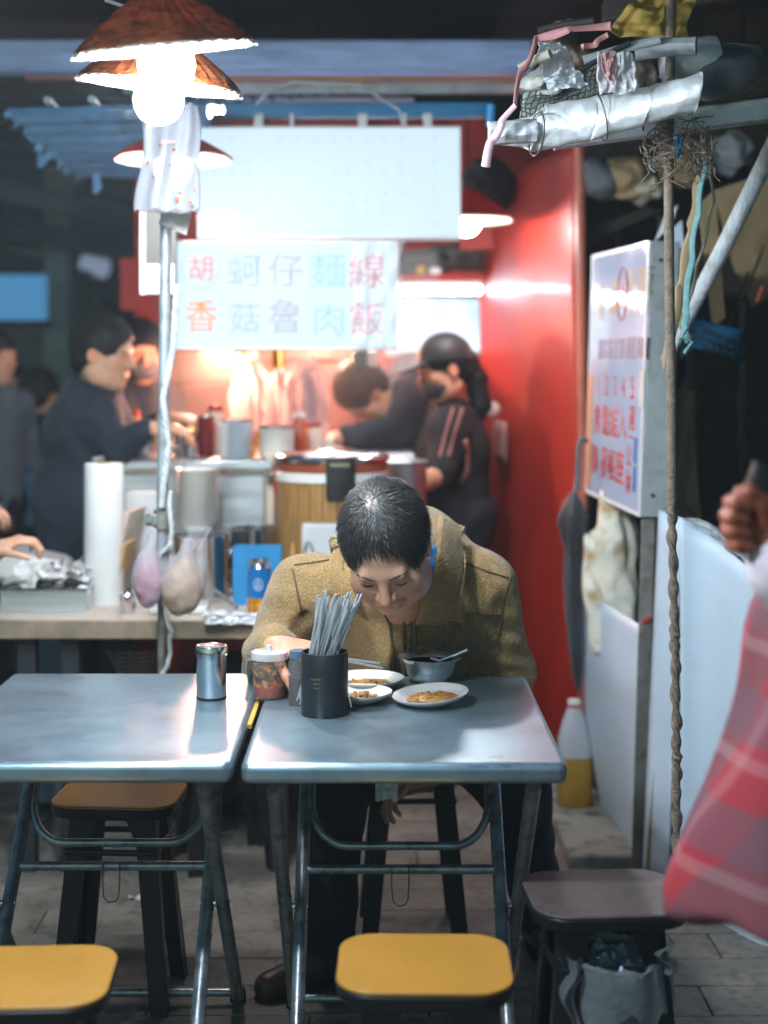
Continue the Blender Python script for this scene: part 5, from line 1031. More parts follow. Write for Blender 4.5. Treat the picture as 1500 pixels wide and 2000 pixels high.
# ================================================================ STOOLS
def stool(label, seat_m, loc, rz=0, size=1.0):
    t = T('stool', label, 'stool', (0, 0, 0), 'stools around the tables'); k = size
    O(MB().slab((0, 0, .447), .272 * k, .232 * k, .006, .06 * k, 7), 'seat', seat_m, t, bevel=.002)
    O(MB().slab((0, 0, .424), .276 * k, .236 * k, .0225, .062 * k, 7, taper=.97), 'seat_rim', m_blk, t, bevel=.003)
    for sx in (-1, 1):
        for sy in (-1, 1):
            a_ = Vector((sx * .092 * k, sy * .074 * k, .424)); b_ = Vector((sx * .128 * k, sy * .108 * k, 0)); w2 = .022
            mb = MB(); vs_ = []
            for q, s_ in ((b_, .85), (b_.lerp(a_, .85), 1.0), (a_, 1.5)):
                for (dx, dy) in ((0, 0), (-sx * 2 * w2 * s_, 0), (-sx * 2 * w2 * s_, -sy * .010), (-sx * .010, -sy * .010), (-sx * .010, -sy * 1.6 * w2 * s_), (0, -sy * 1.6 * w2 * s_)): vs_.append(q + Vector((dx, dy, 0)))
            fs = [(i * 6 + j, i * 6 + (j + 1) % 6, (i + 1) * 6 + (j + 1) % 6, (i + 1) * 6 + j) for i in range(2) for j in range(6)] + [(0, 1, 2, 3), (0, 3, 4, 5), (12, 13, 14, 15), (12, 15, 16, 17)]
            O(mb.add(vs_, fs), 'leg', m_blk, t, smooth=0, bevel=.002)
    ap = MB(); ap.tube([Vector((sx * .098 * k, sy * .080 * k, .345)) for sx, sy in ((-1, -1), (1, -1), (1, 1), (-1, 1))], .007, 8, closed=True); O(ap, 'stretcher', m_blk, t)
    t.location = loc; t.rotation_euler = (0, 0, R(rz)); return t
s0_ = stool('yellow topped stool in front of the right steel table', m_yel, ((828 - CX) / 1234, 2.32, 0), -1)
copy_thing(s0_, (-.545, 2.27, 0), R(3), 'yellow topped stool cut by the lower left corner')
copy_thing(s0_, ((228 - CX) * 3.2 / F, 3.245, 0), R(-4), 'yellow topped stool tucked behind the left steel table')
stool('worn grey brown topped stool beside the white sheets on the right', m_ygr, ((1176 - CX) * 2.64 / F, 2.63, 0), 4)
sm = stool('black stool the man in the tan fleece sits on', m_blk, (.085, 3.62, 0), 2)
copy_thing(sm, (-.425, 4.12, 0), R(20), 'black stool seen between the two tables')
# bin with a plastic liner under the worn stool
c = Vector(((1205 - CX) * 2.60 / F, 2.60, 0)); t = T('waste_bin', 'steel waste bin with a torn clear liner under the worn stool', 'bin', c); rb = .083
O(MB().lathe([(rb * .9, 0), (rb * .92, .004), (rb, .345), (rb * 1.03, .35), (rb * .98, .35), (rb * .88, .01), (1e-6, .01)], c, 36), 'can', mat('dull steel', (.16, .18, .18), .45, metal=.6, var=.3, vs=8), t)
mb = MB(); n = 60; vs_ = []; pr = ((.80, .30), (.97, .335), (1.02, .358), (1.07, .352), (1.10, .325), (1.12, .28))
for i, (r_, z_) in enumerate(pr):
    for j in range(n):
        a_ = 2 * math.pi * j / n; e = 1 + (.03 + .02 * i) * vnoise((math.cos(a_) * 5, math.sin(a_) * 5, i * .8), 1, 3); dz = (-.06 * max(0, vnoise((math.cos(a_) * 3, math.sin(a_) * 3, 2), 1, 5)) if i == 5 else 0) + .012 * vnoise((math.cos(a_) * 6, math.sin(a_) * 6, i), 1, 1); vs_.append(c + Vector((rb * r_ * e * math.cos(a_), rb * r_ * e * math.sin(a_), z_ + dz)))
O(mb.add(vs_, [(i * n + j, i * n + (j + 1) % n, (i + 1) * n + (j + 1) % n, (i + 1) * n + j) for i in range(5) for j in range(n)]), 'liner', mat('dark clear liner', (.30, .34, .36), .15, var=.3, clear=.45, bump=.5, bs=40), t, smooth=30)
def cr_(u, v):
    a_ = u * 6.283; r_ = rb * .85 * v; return c + Vector((r_ * math.cos(a_), r_ * math.sin(a_), .335 + .03 * vnoise((math.cos(a_) * v * 5, math.sin(a_) * v * 5, 1), 1, 7)))
TO(MB().sheet(cr_, 40, 12), 'bin_waste', 'crumpled foil and plastic waste filling the steel bin', 'waste', mat('waste foil', (.34, .42, .48), .3, metal=.4, var=.6, vs=26, bump=.5, bs=60), smooth=20)
for (dx, dy, h) in ((-.09, -.06, .03), (.075, -.05, .05)):
    q = c + Vector((dx, dy, .35)); TO(MB().sheet(lambda u, v: q + Vector(((u - .5) * .035 * (1.2 - v) + .008 * math.sin(v * 9), .012 * math.sin(u * 7 + v * 5) - .02 * v, .02 - .12 * v if dx < 0 else -.01 + .07 * v)), 10, 14), 'liner_tail', 'twisted ' + ('hanging' if dx < 0 else 'upright') + ' tail of the plastic liner on the steel bin', 'plastic bag', mat('smoky film', (.28, .31, .32), .25, clear=.3, transl=.3), smooth=30)
# ================================================================ ON THE TABLES
def Yt_(py): return F * (CZ - TH_) / (py - HY)
Y = Yt_(1364); c = at(413, Y, TH_); r = 30 / S(Y); h = 104 / S(Y)
t = T('shaker', 'tall polished steel shaker standing on the left steel table', 'shaker', c)
O(MB().lathe([(r * .93, 0), (r * .97, .002), (r * .97, h * .80)], c, 48), 'body', m_ssteel, t); O(MB().lathe([(r * 1.0, h * .80), (r * 1.03, h * .805), (r * 1.03, h * .83), (r, h * .835), (r, h * .855), (r * 1.03, h * .86), (r * 1.03, h * .97), (r * .98, h), (r * .92, h * 1.004), (r * .86, h * .995), (1e-6, h * .995)], c, 48), 'cap', m_ssteel, t)
O(MB().lathe([(r * .94, 0.0005), (r * .985, .001), (r * .985, .005), (r * .975, .006)], c, 40), 'base_ring', m_blk, t)
Y = Yt_(1362); c = at(526, Y, TH_); r = 34 / S(Y); h = 84 / S(Y)
t = T('sauce_jar', 'clear plastic jar with red chilli sauce at the bottom and white lid', 'jar', c)
O(MB().lathe([(r * .88, 0), (r * .92, .003), (r, h * .95), (r * 1.01, h)], c, 40), 'wall', m_clear, t)
O(MB().lathe([(r * .86, .004), (r * .90, .006), (r * .915, h * .30), (1e-6, h * .31)], c, 36), 'sauce', m_chili, t)
sm_ = MB()
for i in range(30):
    a_ = random.uniform(-2.6, .6); z = random.uniform(h * .32, h * .72); sm_.ball(c + Vector((r * .90 * math.cos(a_), r * .90 * math.sin(a_), z)), random.uniform(.003, .009), 8, (.35, .35, .8))
O(MB().lathe([(r * .925, h * .29), (r * .955, h * .78)], c, 36), 'sauce_smears', m_smear, t)
O(MB().lathe([(r * 1.06, h - .008), (r * 1.08, h), (r * 1.06, h + .006), (r * .8, h + .009), (1e-6, h + .009)], c, 40), 'lid', mat('clear white lid', (.82, .82, .84), .2, clear=.5), t); O(MB().lathe([(.005, h + .009), (.006, h + .019), (1e-6, h + .02)], c, 14), 'lid_knob', m_porc, t)
c2 = c + Vector((-r * .95, .01, h - .012)); O(MB().tube([c2, c2 + Vector((-.014, 0, -.002)), c2 + Vector((-.017, 0, -.03))], .003, 6), 'handle', m_clear, t)
Y = Yt_(1376); c = at(583, Y, TH_); r = 19 / S(Y); h = 106 / S(Y)
t = T('soy_bottle', 'small glass bottle of dark soy sauce half hidden by the black holder', 'bottle', c)
O(MB().lathe([(r, 0), (r, h * .52), (1e-6, h * .53)], c, 30), 'sauce', m_soy, t); O(MB().lathe([(r * 1.06, 0), (r * 1.08, .003), (r * 1.08, h * .75), (r * .9, h * .84), (r * .9, h * .88)], c, 30), 'glass', m_clear, t); O(MB().lathe([(r * .95, h * .86), (r * .95, h), (1e-6, h * 1.01)], c, 30), 'cap', mat('blue grey cap', (.10, .16, .24), .35), t)
Y = 2.885; c = at(634, Y, TH_); r = 46 / S(Y); h = 122 / S(Y)
t = T('chopstick_holder', 'black cylindrical holder full of metal chopsticks on the right table', 'holder', c); hold = c
O(MB().lathe([(r * .98, 0), (r, .002), (r, h - .002), (r * .985, h), (r * .93, h), (r * .93, .006), (1e-6, .006)], c, 56), 'cup', mat('black holder', (.016, .018, .020), .36, var=.25, vs=30, rvar=.08), t)
gp = MB()                                            # faint worn gold print, illegible
for i in range(9):
    a_ = R(-118 + 3.2 * (i % 4)); z = h * (.62 - .07 * (i // 3)); q = c + Vector((r * 1.004 * math.cos(a_ + (i % 3) * .10), r * 1.004 * math.sin(a_ + (i % 3) * .10), z)); gp.box(q, (.006, .0012, .0035))
O(gp, 'worn_print', mat('worn gold print', (.10, .085, .045), .5), t)
cs = None; k = 0
m_chop = mat('steel chopstick', (.66, .69, .71), .36, metal=.7, var=.15, vs=20, rvar=.08)
def chop_mesh(): return MB().tube([(0, 0, 0), (0, 0, .20), (0, 0, .206)], [.0016, .0026, .0024], 8)
tries = 0; used = []
while k < 46 and tries < 4000:
    tries += 1
    a_ = random.random() * 6.283; q = .92 * math.sqrt(random.random()); bx, by = .78 * r * .9 * q * math.cos(a_), .78 * r * .9 * q * math.sin(a_)
    if any((bx - u_[0]) ** 2 + (by - u_[1]) ** 2 < .0052 ** 2 for u_ in used): continue
    used.append((bx, by)); lean = Vector((.20 * bx / r + .31 + random.uniform(-.14, .14), .22 * by / r + random.uniform(-.06, .06), 1)).normalized()
    if k < 1: lean = Vector((-.26, 0, 1)).normalized()
    top = c + Vector((bx, by, h)); 
    base = top - lean * (random.uniform(.085, .112) )
    if base.z < c.z + .008: base = top - lean * ((top.z - c.z - .008) / lean.z)
    tilt = lean.to_track_quat('Z', 'Y').to_euler()
    if cs is None: cs = TO(chop_mesh(), 'chopstick', 'metal chopstick standing in the black cylindrical holder', 'chopstick', m_chop, 'metal chopsticks in the black holder', loc=(0, 0, 0)); o = cs
    else: o = cs.copy(); COL.objects.link(o)
    o.location = base; o.rotation_euler = tilt; k += 1
def plate(px, py, rpx, Y, label, tilt=(0, 0)):
    c = at(px, Y, TH_ + .002); r = rpx / S(Y); M = rot('X', tilt[0]) @ rot('Y', tilt[1]); t = T('plate', label, 'plate', c, 'white plates on the right table')
    O(MB().lathe([(r * .55, 0), (r * .58, .002), (r * .9, .012), (r, .019), (r * 1.0, .021), (r * .97, .021), (r * .86, .0145), (r * .6, .0065), (1e-6, .006)], c, 56, M), 'dish', m_porc, t, smooth=60)
    return c, r, M
def food(c, r, M, name, label, n, sd):
    rnd = random.Random(sd); 
    def fn(u, v):
        a_ = u * 6.283; e = .52 + .16 * vnoise((math.cos(a_) * 2, math.sin(a_) * 2, sd), 1, sd); rr = r * e * v; return c + M @ Vector((rr * math.cos(a_) * 1.25 + .004, rr * math.sin(a_), .0085 + (.0035 + .0045 * vnoise((math.cos(a_) * v * 6, math.sin(a_) * v * 6, sd), 1.4, sd)) * (1 - v ** 3) - .001 * v))
    mb = MB().sheet(fn, 48, 14)
    for _ in range(16):
        q = fn(rnd.random(), rnd.random() ** .7 * .95); mb.ball(q + Vector((0, 0, .002)), rnd.uniform(.0025, .006), 7, (1.5, .8, .5), rot('Z', rnd.uniform(0, 180)))
    o = TO(mb, name, label, 'food', m_food, smooth=50)
pc, pr_, pM = plate(716, 1322, 74, 3.115, 'white plate furthest back on the right table, under the man face'); food(pc, pr_, pM, 'food_scraps', 'orange brown sauced scraps on the furthest plate', 0, 2)
pc, pr_, pM = plate(700, 1352, 66, 2.985, 'white plate beside the black holder, in the middle of three'); food(pc, pr_, pM, 'food_scraps', 'orange brown sauced scraps on the middle plate', 0, 5)
pc, pr_, pM = plate(842, 1354, 75, 2.97, 'white plate nearest the viewer, tilted, in front of the steel bowl', (2, -5)); pc.z += .004; food(pc, pr_, pM, 'food_scraps', 'brown sauce and egg left on the nearest plate', 0, 9)
c = at(840, 3.172, TH_); r = 60 / S(3.172)
t = T('soup_bowl', 'small flared steel bowl in front of the man', 'bowl', c)
O(MB().lathe([(r * .46, 0), (r * .48, .003), (r * .62, .008), (r * .76, .020), (r * .82, .034), (r * .90, .046), (r * 1.02, .054), (r * 1.03, .056), (r * .99, .056), (r * .84, .044), (r * .72, .02), (1e-6, .008)], c, 48), 'bowl', mat('bright steel', (.84, .84, .84), .24, metal=.85, var=.05), t, smooth=60)
TO(MB().lathe([(1e-6, 0), (r * .84, 0)], c + Vector((0, 0, .044)), 36), 'soup', 'dark broth in the small flared steel bowl', 'soup', mat('dark broth', (.06, .035, .015), .1), smooth=0)
q = c + Vector((.02, -.004, .044)); TO(MB().tube([q + Vector((-.02, 0, .006)), q, q + Vector((.025, 0, .012)), q + Vector((.06, .0, .026))], [.009, .006, .003, .004], 8, flat=.5), 'spoon', 'steel spoon lying in the small flared bowl', 'spoon', m_ssteel)
# ================================================================ PEOPLE
def head_prims(s, H, M, k, full=0):
    L = lambda x, y, z: H + M @ Vector((x * k, y * k, z * k)); E = lambda c, r, kk=.012, op='add': s.ell(L(*c), [q * k for q in r], M, kk * k, op); C = lambda a_, b_, ra, rb=None, kk=.01, op='add': s.cap(L(*a_), L(*b_), ra * k, (rb or ra) * k, kk * k, op)
    E((0, .012, .035), (.075, .094, .088), .01); E((0, -.022, -.030), (.063, .068, .084), .03); E((0, -.052, -.094), (.034, .030, .024), .035)
    for x in (-1, 1): E((x * (.042 + full * .15), -.056, -.024), (.026 + full * .3, .024 + full * .3, .026 + full * .5), .02); E((x * (.046 + full * 1.2), -.016, -.070), (.02 + full, .042, .032 + full * .5), .03)
    C((-.034, -.082, .020), (.034, -.082, .020), .011, None, .016)
    for x in (-1, 1):
        E((x * .031, -.095, .001), (.017, .013, .0095), .010, 'sub'); E((x * .031, -.0755, .000), (.0155, .0115, .0105), .005)
    C((0, -.086, .012), (0, -.107, -.027), .0075, .0125, .010)
    for x in (-1, 1): E((x * .0125, -.097, -.032), (.0085, .010, .0075), .006)
    C((-.017, -.085, -.060), (.017, -.085, -.060), .0055, None, .007); C((-.015, -.084, -.071), (.015, -.084, -.071), .0065, None, .007)
    C((-.022, -.093, -.0655), (.022, -.093, -.0655), .0022, None, .002, 'sub')
    if full:
        for x in (-1, 1): C((x * .018, -.092, -.034), (x * .031, -.072, -.066), .0028, .0022, .004, 'sub'); C((x * .018, -.083, -.014), (x * .044, -.070, -.014), .0020, .0015, .004, 'sub')
    for x in (-1, 1):
        E((x * .078, .006, -.004), (.009, .019, .031), .006); E((x * .088, .002, -.002), (.006, .010, .018), .004, 'sub')
    return L
def head_tint(V, H, M, k):
    q = (V - np.array(H)) @ np.array(M) / k; c = np.ones((len(V), 3))
    def blob(ctr, r, colr):
        w_ = np.exp(-(((q - np.array(ctr)) / np.array(r)) ** 2).sum(1))[:, None]; c[:] = c * (1 - w_) + w_ * np.array(colr)
    for x in (-1, 1): blob((x * .04, -.07, -.025), (.026, .03, .022), (1.02, .84, .80)); blob((x * .08, .0, 0), (.014, .03, .03), (1.05, .80, .76)); blob((x * .031, -.085, .000), (.018, .02, .011), (.84, .74, .74))
    blob((0, -.105, -.03), (.016, .02, .016), (1.04, .82, .78)); blob((0, -.092, -.066), (.021, .016, .0085), (.86, .52, .50))
    return c
def hair_prims(s, H, M, k, fringe=.058, thick=.011, low=-.05):
    L = lambda x, y, z: H + M @ Vector((x * k, y * k, z * k))
    s.ell(L(0, .014, .036), [q * k for q in (.075 + thick, .094 + thick, .088 + thick)], M, .0); s.ell(L(0, .06, -.01), [q * k for q in (.066 + thick * .5, .05, .07)], M, .02 * k)
    s.ell(L(0, -.125, fringe - .085), [q * k for q in (.098, .075, .092)], M, .012 * k, 'sub')
    for x in (-1, 1): s.ell(L(x * .088, -.012, -.03), [q * k for q in (.03, .042, .045)], M, .01 * k, 'sub')
    s.half(L(0, 0, low), M @ Vector((0, -.25, -1)), .01)
    return L
def hand(s, wr, d, nrm, side, k=1.0, curl=(35, 40, 45, 50), thumb=30, spread=1.0):
    d = Vector(d).normalized(); nrm = Vector(nrm); nrm = (nrm - d * nrm.dot(d)).normalized(); sd = d.cross(nrm).normalized() * side
    M = Matrix((d, sd, nrm)).transposed()
    wr = Vector(wr); s.ell(wr + d * .050 * k, (.048 * k, .040 * k, .0145 * k), M, .006); s.cap(wr - d * .01, wr + d * .03, .024 * k, .022 * k, .02)
    segs = ((.040, .026, .021), (.044, .029, .023), (.041, .027, .022), (.033, .020, .018)); offs = (.029, .010, -.010, -.028); rad = (.0095, .0098, .0093, .0082)
    for i in range(4):
        p = wr + d * (.086 - abs(offs[i] - .005) * .18) * k + sd * offs[i] * k; a_ = R(curl[i] * .7); base_d = (d + sd * offs[i] * 1.5 * spread).normalized(); p0 = wr + d * .05 * k + sd * offs[i] * .85 * k; s.cap(p0, p, .011 * k, rad[i] * 1.08 * k, .006)
        for j, L_ in enumerate(segs[i]):
            dd = (base_d * math.cos(a_) + nrm * math.sin(a_)).normalized(); q = p + dd * L_ * k; s.cap(p, q, rad[i] * (1 - .1 * j) * k, rad[i] * (.92 - .12 * j) * k, .0025); p = q; a_ += R(curl[i])
    p = wr + d * .022 * k + sd * .026 * k; a_ = R(thumb * .6)
    for j, L_ in enumerate((.040, .033, .026)):
        dd = ((d * .75 + sd * (.75 - .25 * j)).normalized() * math.cos(a_) + nrm * math.sin(a_)).normalized(); q = p + dd * L_ * k; s.cap(p, q, (.0135, .0108, .0100)[j] * k, (.0108, .0098, .0080)[j] * k, .004); p = q; a_ += R(thumb * .5)
def bbox(pts, m): a_ = np.array([tuple(p) for p in pts]); return a_.min(0) - m, a_.max(0) + m
def merge(parts):
    Vs, Qs, n = [], [], 0
    for V, Q in parts: Vs.append(V); Qs.append(Q + n); n += len(V)
    return np.concatenate(Vs), np.concatenate(Qs)
def strands(V, H, M, k, n, whorl, length, m, parent, seed=1, wd=.0007, zmin=-.05):
    rr = random.Random(seed); q = (V - np.array(H)) @ np.array(M) / k; ctr = np.array((0, .014, .03)); mb = MB(); W = np.array(whorl); cnt = 0
    Mi = np.array(M)
    while cnt < n:
        i = rr.randrange(len(V)); p = q[i]
        nrm = p - ctr; nrm = nrm / np.linalg.norm(nrm); t = p - W; t = t + np.array((rr.gauss(0, .006), rr.gauss(0, .006), rr.gauss(0, .006))); t = t - nrm * (t @ nrm); L_ = np.linalg.norm(t)
        cnt += 1
        if p[1] < -.072 and p[2] < .085 and rr.random() < .75: continue
        if L_ < 1e-4: continue
        t = t / L_; ln = length * rr.uniform(.5, 1.2); sdv = np.cross(nrm, t); w_ = wd * rr.uniform(.7, 1.4); pts = []
        lift = rr.uniform(.001, .006) if rr.random() < .97 else rr.uniform(.005, .009)
        for j in range(4):
            f = j / 3; x = p + t * ln * f + nrm * (lift * math.sin(f * 2.2) + .001 - .5 * (ln * f) ** 2 / .1) + sdv * .003 * math.sin(f * 3 + i); ww = w_ * (1 - .85 * f); pts.append((x - sdv * ww, x + sdv * ww))
        wl = [np.array(H) + Mi @ (x * k) for pr in pts for x in pr]
        mb.add(wl, [(0, 1, 3, 2), (2, 3, 5, 4), (4, 5, 7, 6)])
    return O(mb, 'hair_strands', m, parent, smooth=180)

# ---------------------------------------------------------------- the man eating
man = T('person', 'man in a tan fleece jacket bent low over plates at the right table', 'person', (.08, 3.6, 0))
H = P(755, 1070, 2.985); k = 1.05
Mh = rot('Z', -9) @ rot('Y', -4) @ rot('X', 44)
NB = P(790, 1100, 3.20); SR = P(600, 1158, 3.30); SL = P(934, 1152, 3.31); UB = P(795, 1100, 3.40); BL = P(785, 1330, 3.54); CH = P(785, 1215, 3.40)
ER = P(532, 1296, 3.37); WR = P(533, 1262, 3.09); EL = P(984, 1306, 3.36); WL = P(850, 1505, 3.33)
s = SDF(H - Vector((.15, .15, .16)), H + Vector((.15, .30, .15)), .0032); s.cap(H + Mh @ Vector((0, .03, -.05)), NB + Vector((0, .03, -.03)), .056, .062, .03); head_prims(s, H, Mh, k, .006); A1 = s.mesh(1)
tint = head_tint(A1[0], H, Mh, k)
lo, hi = bbox([WR, WR + Vector((.16, -.06, 0))], .10); s = SDF(lo, hi, .0026); s.cap(ER.lerp(WR, .6), WR, .032, .026, .02)
hand(s, WR, (.80, -.42, -.02), (.15, .15, -1), -1, .98, (38, 42, 46, 48), 34); A2 = s.mesh(1)
lo, hi = bbox([WL, WL + Vector((-.14, -.05, -.06))], .10); s = SDF(lo, hi, .0035); s.cap(EL.lerp(WL, .6), WL, .034, .027, .02); hand(s, WL, (-.85, -.1, -.35), (.1, -.5, -.8), 1, 1.0, (30, 32, 36, 40), 25); A3 = s.mesh(1)
lo, hi = bbox([SR, SL, BL, UB, Vector((.08, 3.62, .45))], .14); s = SDF(lo, hi, .014); s.cap(NB + Vector((0, .06, -.04)), BL, .10, .11, .05); s.cap(SR, SL, .055, .055, .04); s.cap(SR, ER, .045, .04, .03); s.cap(SL, EL, .045, .04, .03); s.cap(BL, Vector((.07, 3.64, .50)), .11, .11, .05); A4 = s.mesh(1)
V, Q = merge([A1, A2, A3, A4]); col = np.ones((len(V), 3)); col[:len(tint)] = tint
hd = np.arange(len(V)); hm = (hd >= len(A1[0])) & (hd < len(A1[0]) + len(A2[0]) + len(A3[0])); col[hm] = (1.0, .84, .80)
np_obj(V, Q, 'body', m_skin, man, col)
hb_ = bvh(*A1)
s = SDF(H - Vector((.17, .17, .17)), H + Vector((.17, .17, .18)), .0034); hair_prims(s, H, Mh, k, .106, .009, -.06); s.fold(.0016, 40, 3); HV, HQ = s.mesh(1)
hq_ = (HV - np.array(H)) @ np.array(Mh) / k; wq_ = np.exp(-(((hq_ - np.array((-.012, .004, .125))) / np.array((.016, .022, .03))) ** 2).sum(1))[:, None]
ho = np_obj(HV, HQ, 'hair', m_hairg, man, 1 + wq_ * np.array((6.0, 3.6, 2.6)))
strands(HV, H, Mh, k, 9000, (-.012, .004, .135), .030, m_hairs, ho, 4)
fr_ = []
L = lambda x, y, z: H + Mh @ Vector((x * k, y * k, z * k))
for x in (-1, 1):
    eb = [L(x * (.014 + .034 * i / 8), -.094 + .014 * (i / 8) ** 2, .019 + .006 * math.sin(i / 8 * 2.6)) for i in range(9)]; O(MB().tube(eb, [.0012 + .0014 * math.sin(math.pi * (i + 1) / 10) for i in range(9)], 6, flat=1.4), 'eyebrow', mat('thin brow', (.07, .05, .042), .7), man)
    ls_ = [L(x * (.0185 + .025 * i / 8), -.0868 + .004 * (2 * i / 8 - 1) ** 2, -.0048 - .0022 * math.sin(math.pi * i / 8)) for i in range(9)]; O(MB().tube(ls_, [.0006 + .0007 * math.sin(math.pi * i / 8) for i in range(9)], 5), 'eyelid_line', m_hair, man)
# jacket
lo, hi = bbox([SR, SL, UB, BL, ER, EL, WL, NB], .16); s = SDF(lo, hi, .0062)
s.cap(UB + Vector((-.03, 0, 0)), UB + Vector((.05, 0, 0)), .105, .105, .0); s.cap(SR, SL, .082, .082, .08); s.cap(UB, CH, .13, .165, .06); s.cap(CH, BL, .165, .185, .06, sq=(.85, 1, 1)); s.cap(NB + Vector((0, .05, -.02)), UB, .095, .10, .05)
s.cap(BL, Vector((.075, 3.66, .52)), .19, .19, .05, sq=(.9, 1, 1))
def sleeve_(A_, B_, C_, end):
    s.cap(A_, B_, .084, .066, .045); s.cap(B_, B_.lerp(C_, end), .066, .052, .03)
    for f in (.18, .5, .8): s.ell(A_.lerp(B_, f) + Vector((.0, -.02, .0)), (.078, .070, .026), rot('Y', 20 if A_.x > .1 else -20), .02)
    for f in (.42, .62, .80):
        if f < end: s.ell(B_.lerp(C_, f), (.056, .026, .056), None, .012)
sleeve_(SR, ER, WR, .93); sleeve_(SL, EL, WL, .62)
s.cap(P(988, 1195, 3.225), P(950, 1335, 3.215), .010, .020, .02, 'sub'); s.cap(P(598, 1200, 3.23), P(560, 1275, 3.20), .008, .014, .02, 'sub'); s.fold(.0075, 13, 4); s.fold(.0028, 34, 8)
za, zb = P(764, 1180, 3.15), P(790, 1345, 3.30)
s.cap(za + Vector((0, -.05, 0)), zb + Vector((0, -.05, 0)), .020, .030, .008, 'sub', sq=(1, .22, 1))
JV, JQ = s.mesh(1); jb = bvh(JV, JQ)
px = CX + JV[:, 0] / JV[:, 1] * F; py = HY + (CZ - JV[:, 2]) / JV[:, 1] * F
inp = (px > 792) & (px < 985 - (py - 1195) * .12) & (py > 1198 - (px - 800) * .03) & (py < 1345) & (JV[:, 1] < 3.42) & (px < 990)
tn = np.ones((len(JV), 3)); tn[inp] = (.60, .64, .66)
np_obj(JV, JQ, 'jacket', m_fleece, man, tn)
def patch(poly, name, m, lift=.008, th=.008, n=14, Yd=3.2, curl=.0):
    a_, b_, c_, d_ = poly
    def fn(u, v):
        x = (a_[0] * (1 - u) + b_[0] * u) * (1 - v) + (d_[0] * (1 - u) + c_[0] * u) * v; y = (a_[1] * (1 - u) + b_[1] * u) * (1 - v) + (d_[1] * (1 - u) + c_[1] * u) * v
        q = hit(jb, x, y, lift) or P(x, y, Yd); return q
    mb = MB().sheet(fn, n, n)
    for _ in range(6):                               # relax depth along the sight lines
        for j in range(n + 1):
            for i in range(n + 1):
                nb = [(i + di, j + dj) for di, dj in ((1, 0), (-1, 0), (0, 1), (0, -1)) if 0 <= i + di <= n and 0 <= j + dj <= n]
                p = mb.v[j * (n + 1) + i]; ya = sum(mb.v[b2 * (n + 1) + a2].y for a2, b2 in nb) / len(nb); yn = .4 * p.y + .6 * ya; dlt = (p - Vector((0, 0, CZ))) * (yn / p.y); mb.v[j * (n + 1) + i] = Vector((0, 0, CZ)) + dlt
    o = O(mb, name, m, man, solid=th, smooth=60); return o
def fleece_patch(o):
    me = o.data; a_ = me.color_attributes.new('tint', 'FLOAT_COLOR', 'POINT'); a_.data.foreach_set('color', np.ones(len(me.vertices) * 4, np.float32)); return o
fleece_patch(patch([(846, 1030), (893, 1050), (907, 1198), (806, 1196)], 'collar_flap', m_fleece, .034, .014, Yd=3.22)); fleece_patch(patch([(650, 1060), (700, 1090), (712, 1176), (636, 1162)], 'collar_flap', m_fleece, .030, .014, Yd=3.22))
O(MB().sheet(lambda u, v: P(842 + 11 * u + (-40 + 26 * u) * v ** 1.5, 1066 + 112 * v - 22 * u * v, 3.13 - .07 * v + .01 * u), 6, 14), 'shirt_collar', m_bluecol, man, solid=.004)
lo, hi = bbox([CH, BL, NB], .14); s = SDF(lo, hi, .008); s.cap(NB + Vector((-.01, .03, -.05)), CH + Vector((-.015, -.03, -.03)), .055, .070, .03); s.cap(CH + Vector((-.015, -.03, -.03)), BL + Vector((0, -.085, 0)), .072, .09, .03); SV, SQ = s.mesh(2)
zz = SV[:, 2]; t2 = np.ones((len(SV), 3)); st_ = (np.sin(zz * 170) > .55); t2[st_] = (3.2, 4.0, 4.2); t2[zz > P(0, 1215, 3.3).z] = (.9, 1.1, 1.3)
np_obj(SV, SQ, 'shirt', m_navy, man, t2)
for pts, r_, nm, m_ in (([(904, 1098), (950, 1116), (996, 1130)], .0022, 'shoulder_seam', m_seam), ([(998, 1124), (984, 1165), (978, 1215), (970, 1260)], .0022, 'armhole_seam', m_seam), ([(905, 1196), (950, 1200), (980, 1202)], .002, 'yoke_seam', m_seam), ([(575, 1104), (620, 1098), (655, 1092)], .002, 'shoulder_seam', m_seam), ([(572, 1112), (580, 1150), (592, 1210)], .002, 'armhole_seam', m_seam),
                      ([(810, 1206), (813, 1250), (811, 1262)], .0032, 'pocket_zip', m_seam), ([(784, 1196), (790, 1215), (789, 1250), (793, 1300), (796, 1330)], .0035, 'zip_tape', m_seam), ([(752, 1200), (762, 1220), (766, 1260), (768, 1300), (768, 1330)], .0035, 'zip_tape', m_seam), ([(800, 1200), (803, 1230), (802, 1270), (806, 1330)], .0016, 'zip_stitch', m_seam)):
    q = hline(jb, pts, 12, .001)
    if len(q) > 2: O(MB().tube(q, r_, 6), nm, m_, man)
# trousers and shoes
KR = Vector((P(645, 0, 3.15).x, 3.17, .46)); AR = Vector((P(643, 0, 3.3).x, 3.32, .07)); KL = Vector((P(1005, 0, 3.28).x, 3.27, .47)); AL = Vector((P(1062, 0, 3.45).x, 3.50, .07)); PV = Vector((.075, 3.66, .53))
lo, hi = bbox([KR, AR, KL, AL, PV, PV + Vector((.2, .1, 0)), PV - Vector((.2, -.1, 0))], .12); s = SDF(lo, hi, .0095)
s.cap(PV + Vector((-.07, 0, -.0)), PV + Vector((.07, 0, 0)), .125, .125, .05); s.cap(PV + Vector((-.08, 0, -.02)), KR, .105, .075, .05); s.cap(PV + Vector((.08, 0, -.02)), KL, .105, .078, .05); s.cap(KR, AR, .073, .056, .03); s.cap(KL, AL, .073, .056, .03); s.fold(.006, 22, 2); s.half((0, 0, .055), (0, 0, -1), .004)
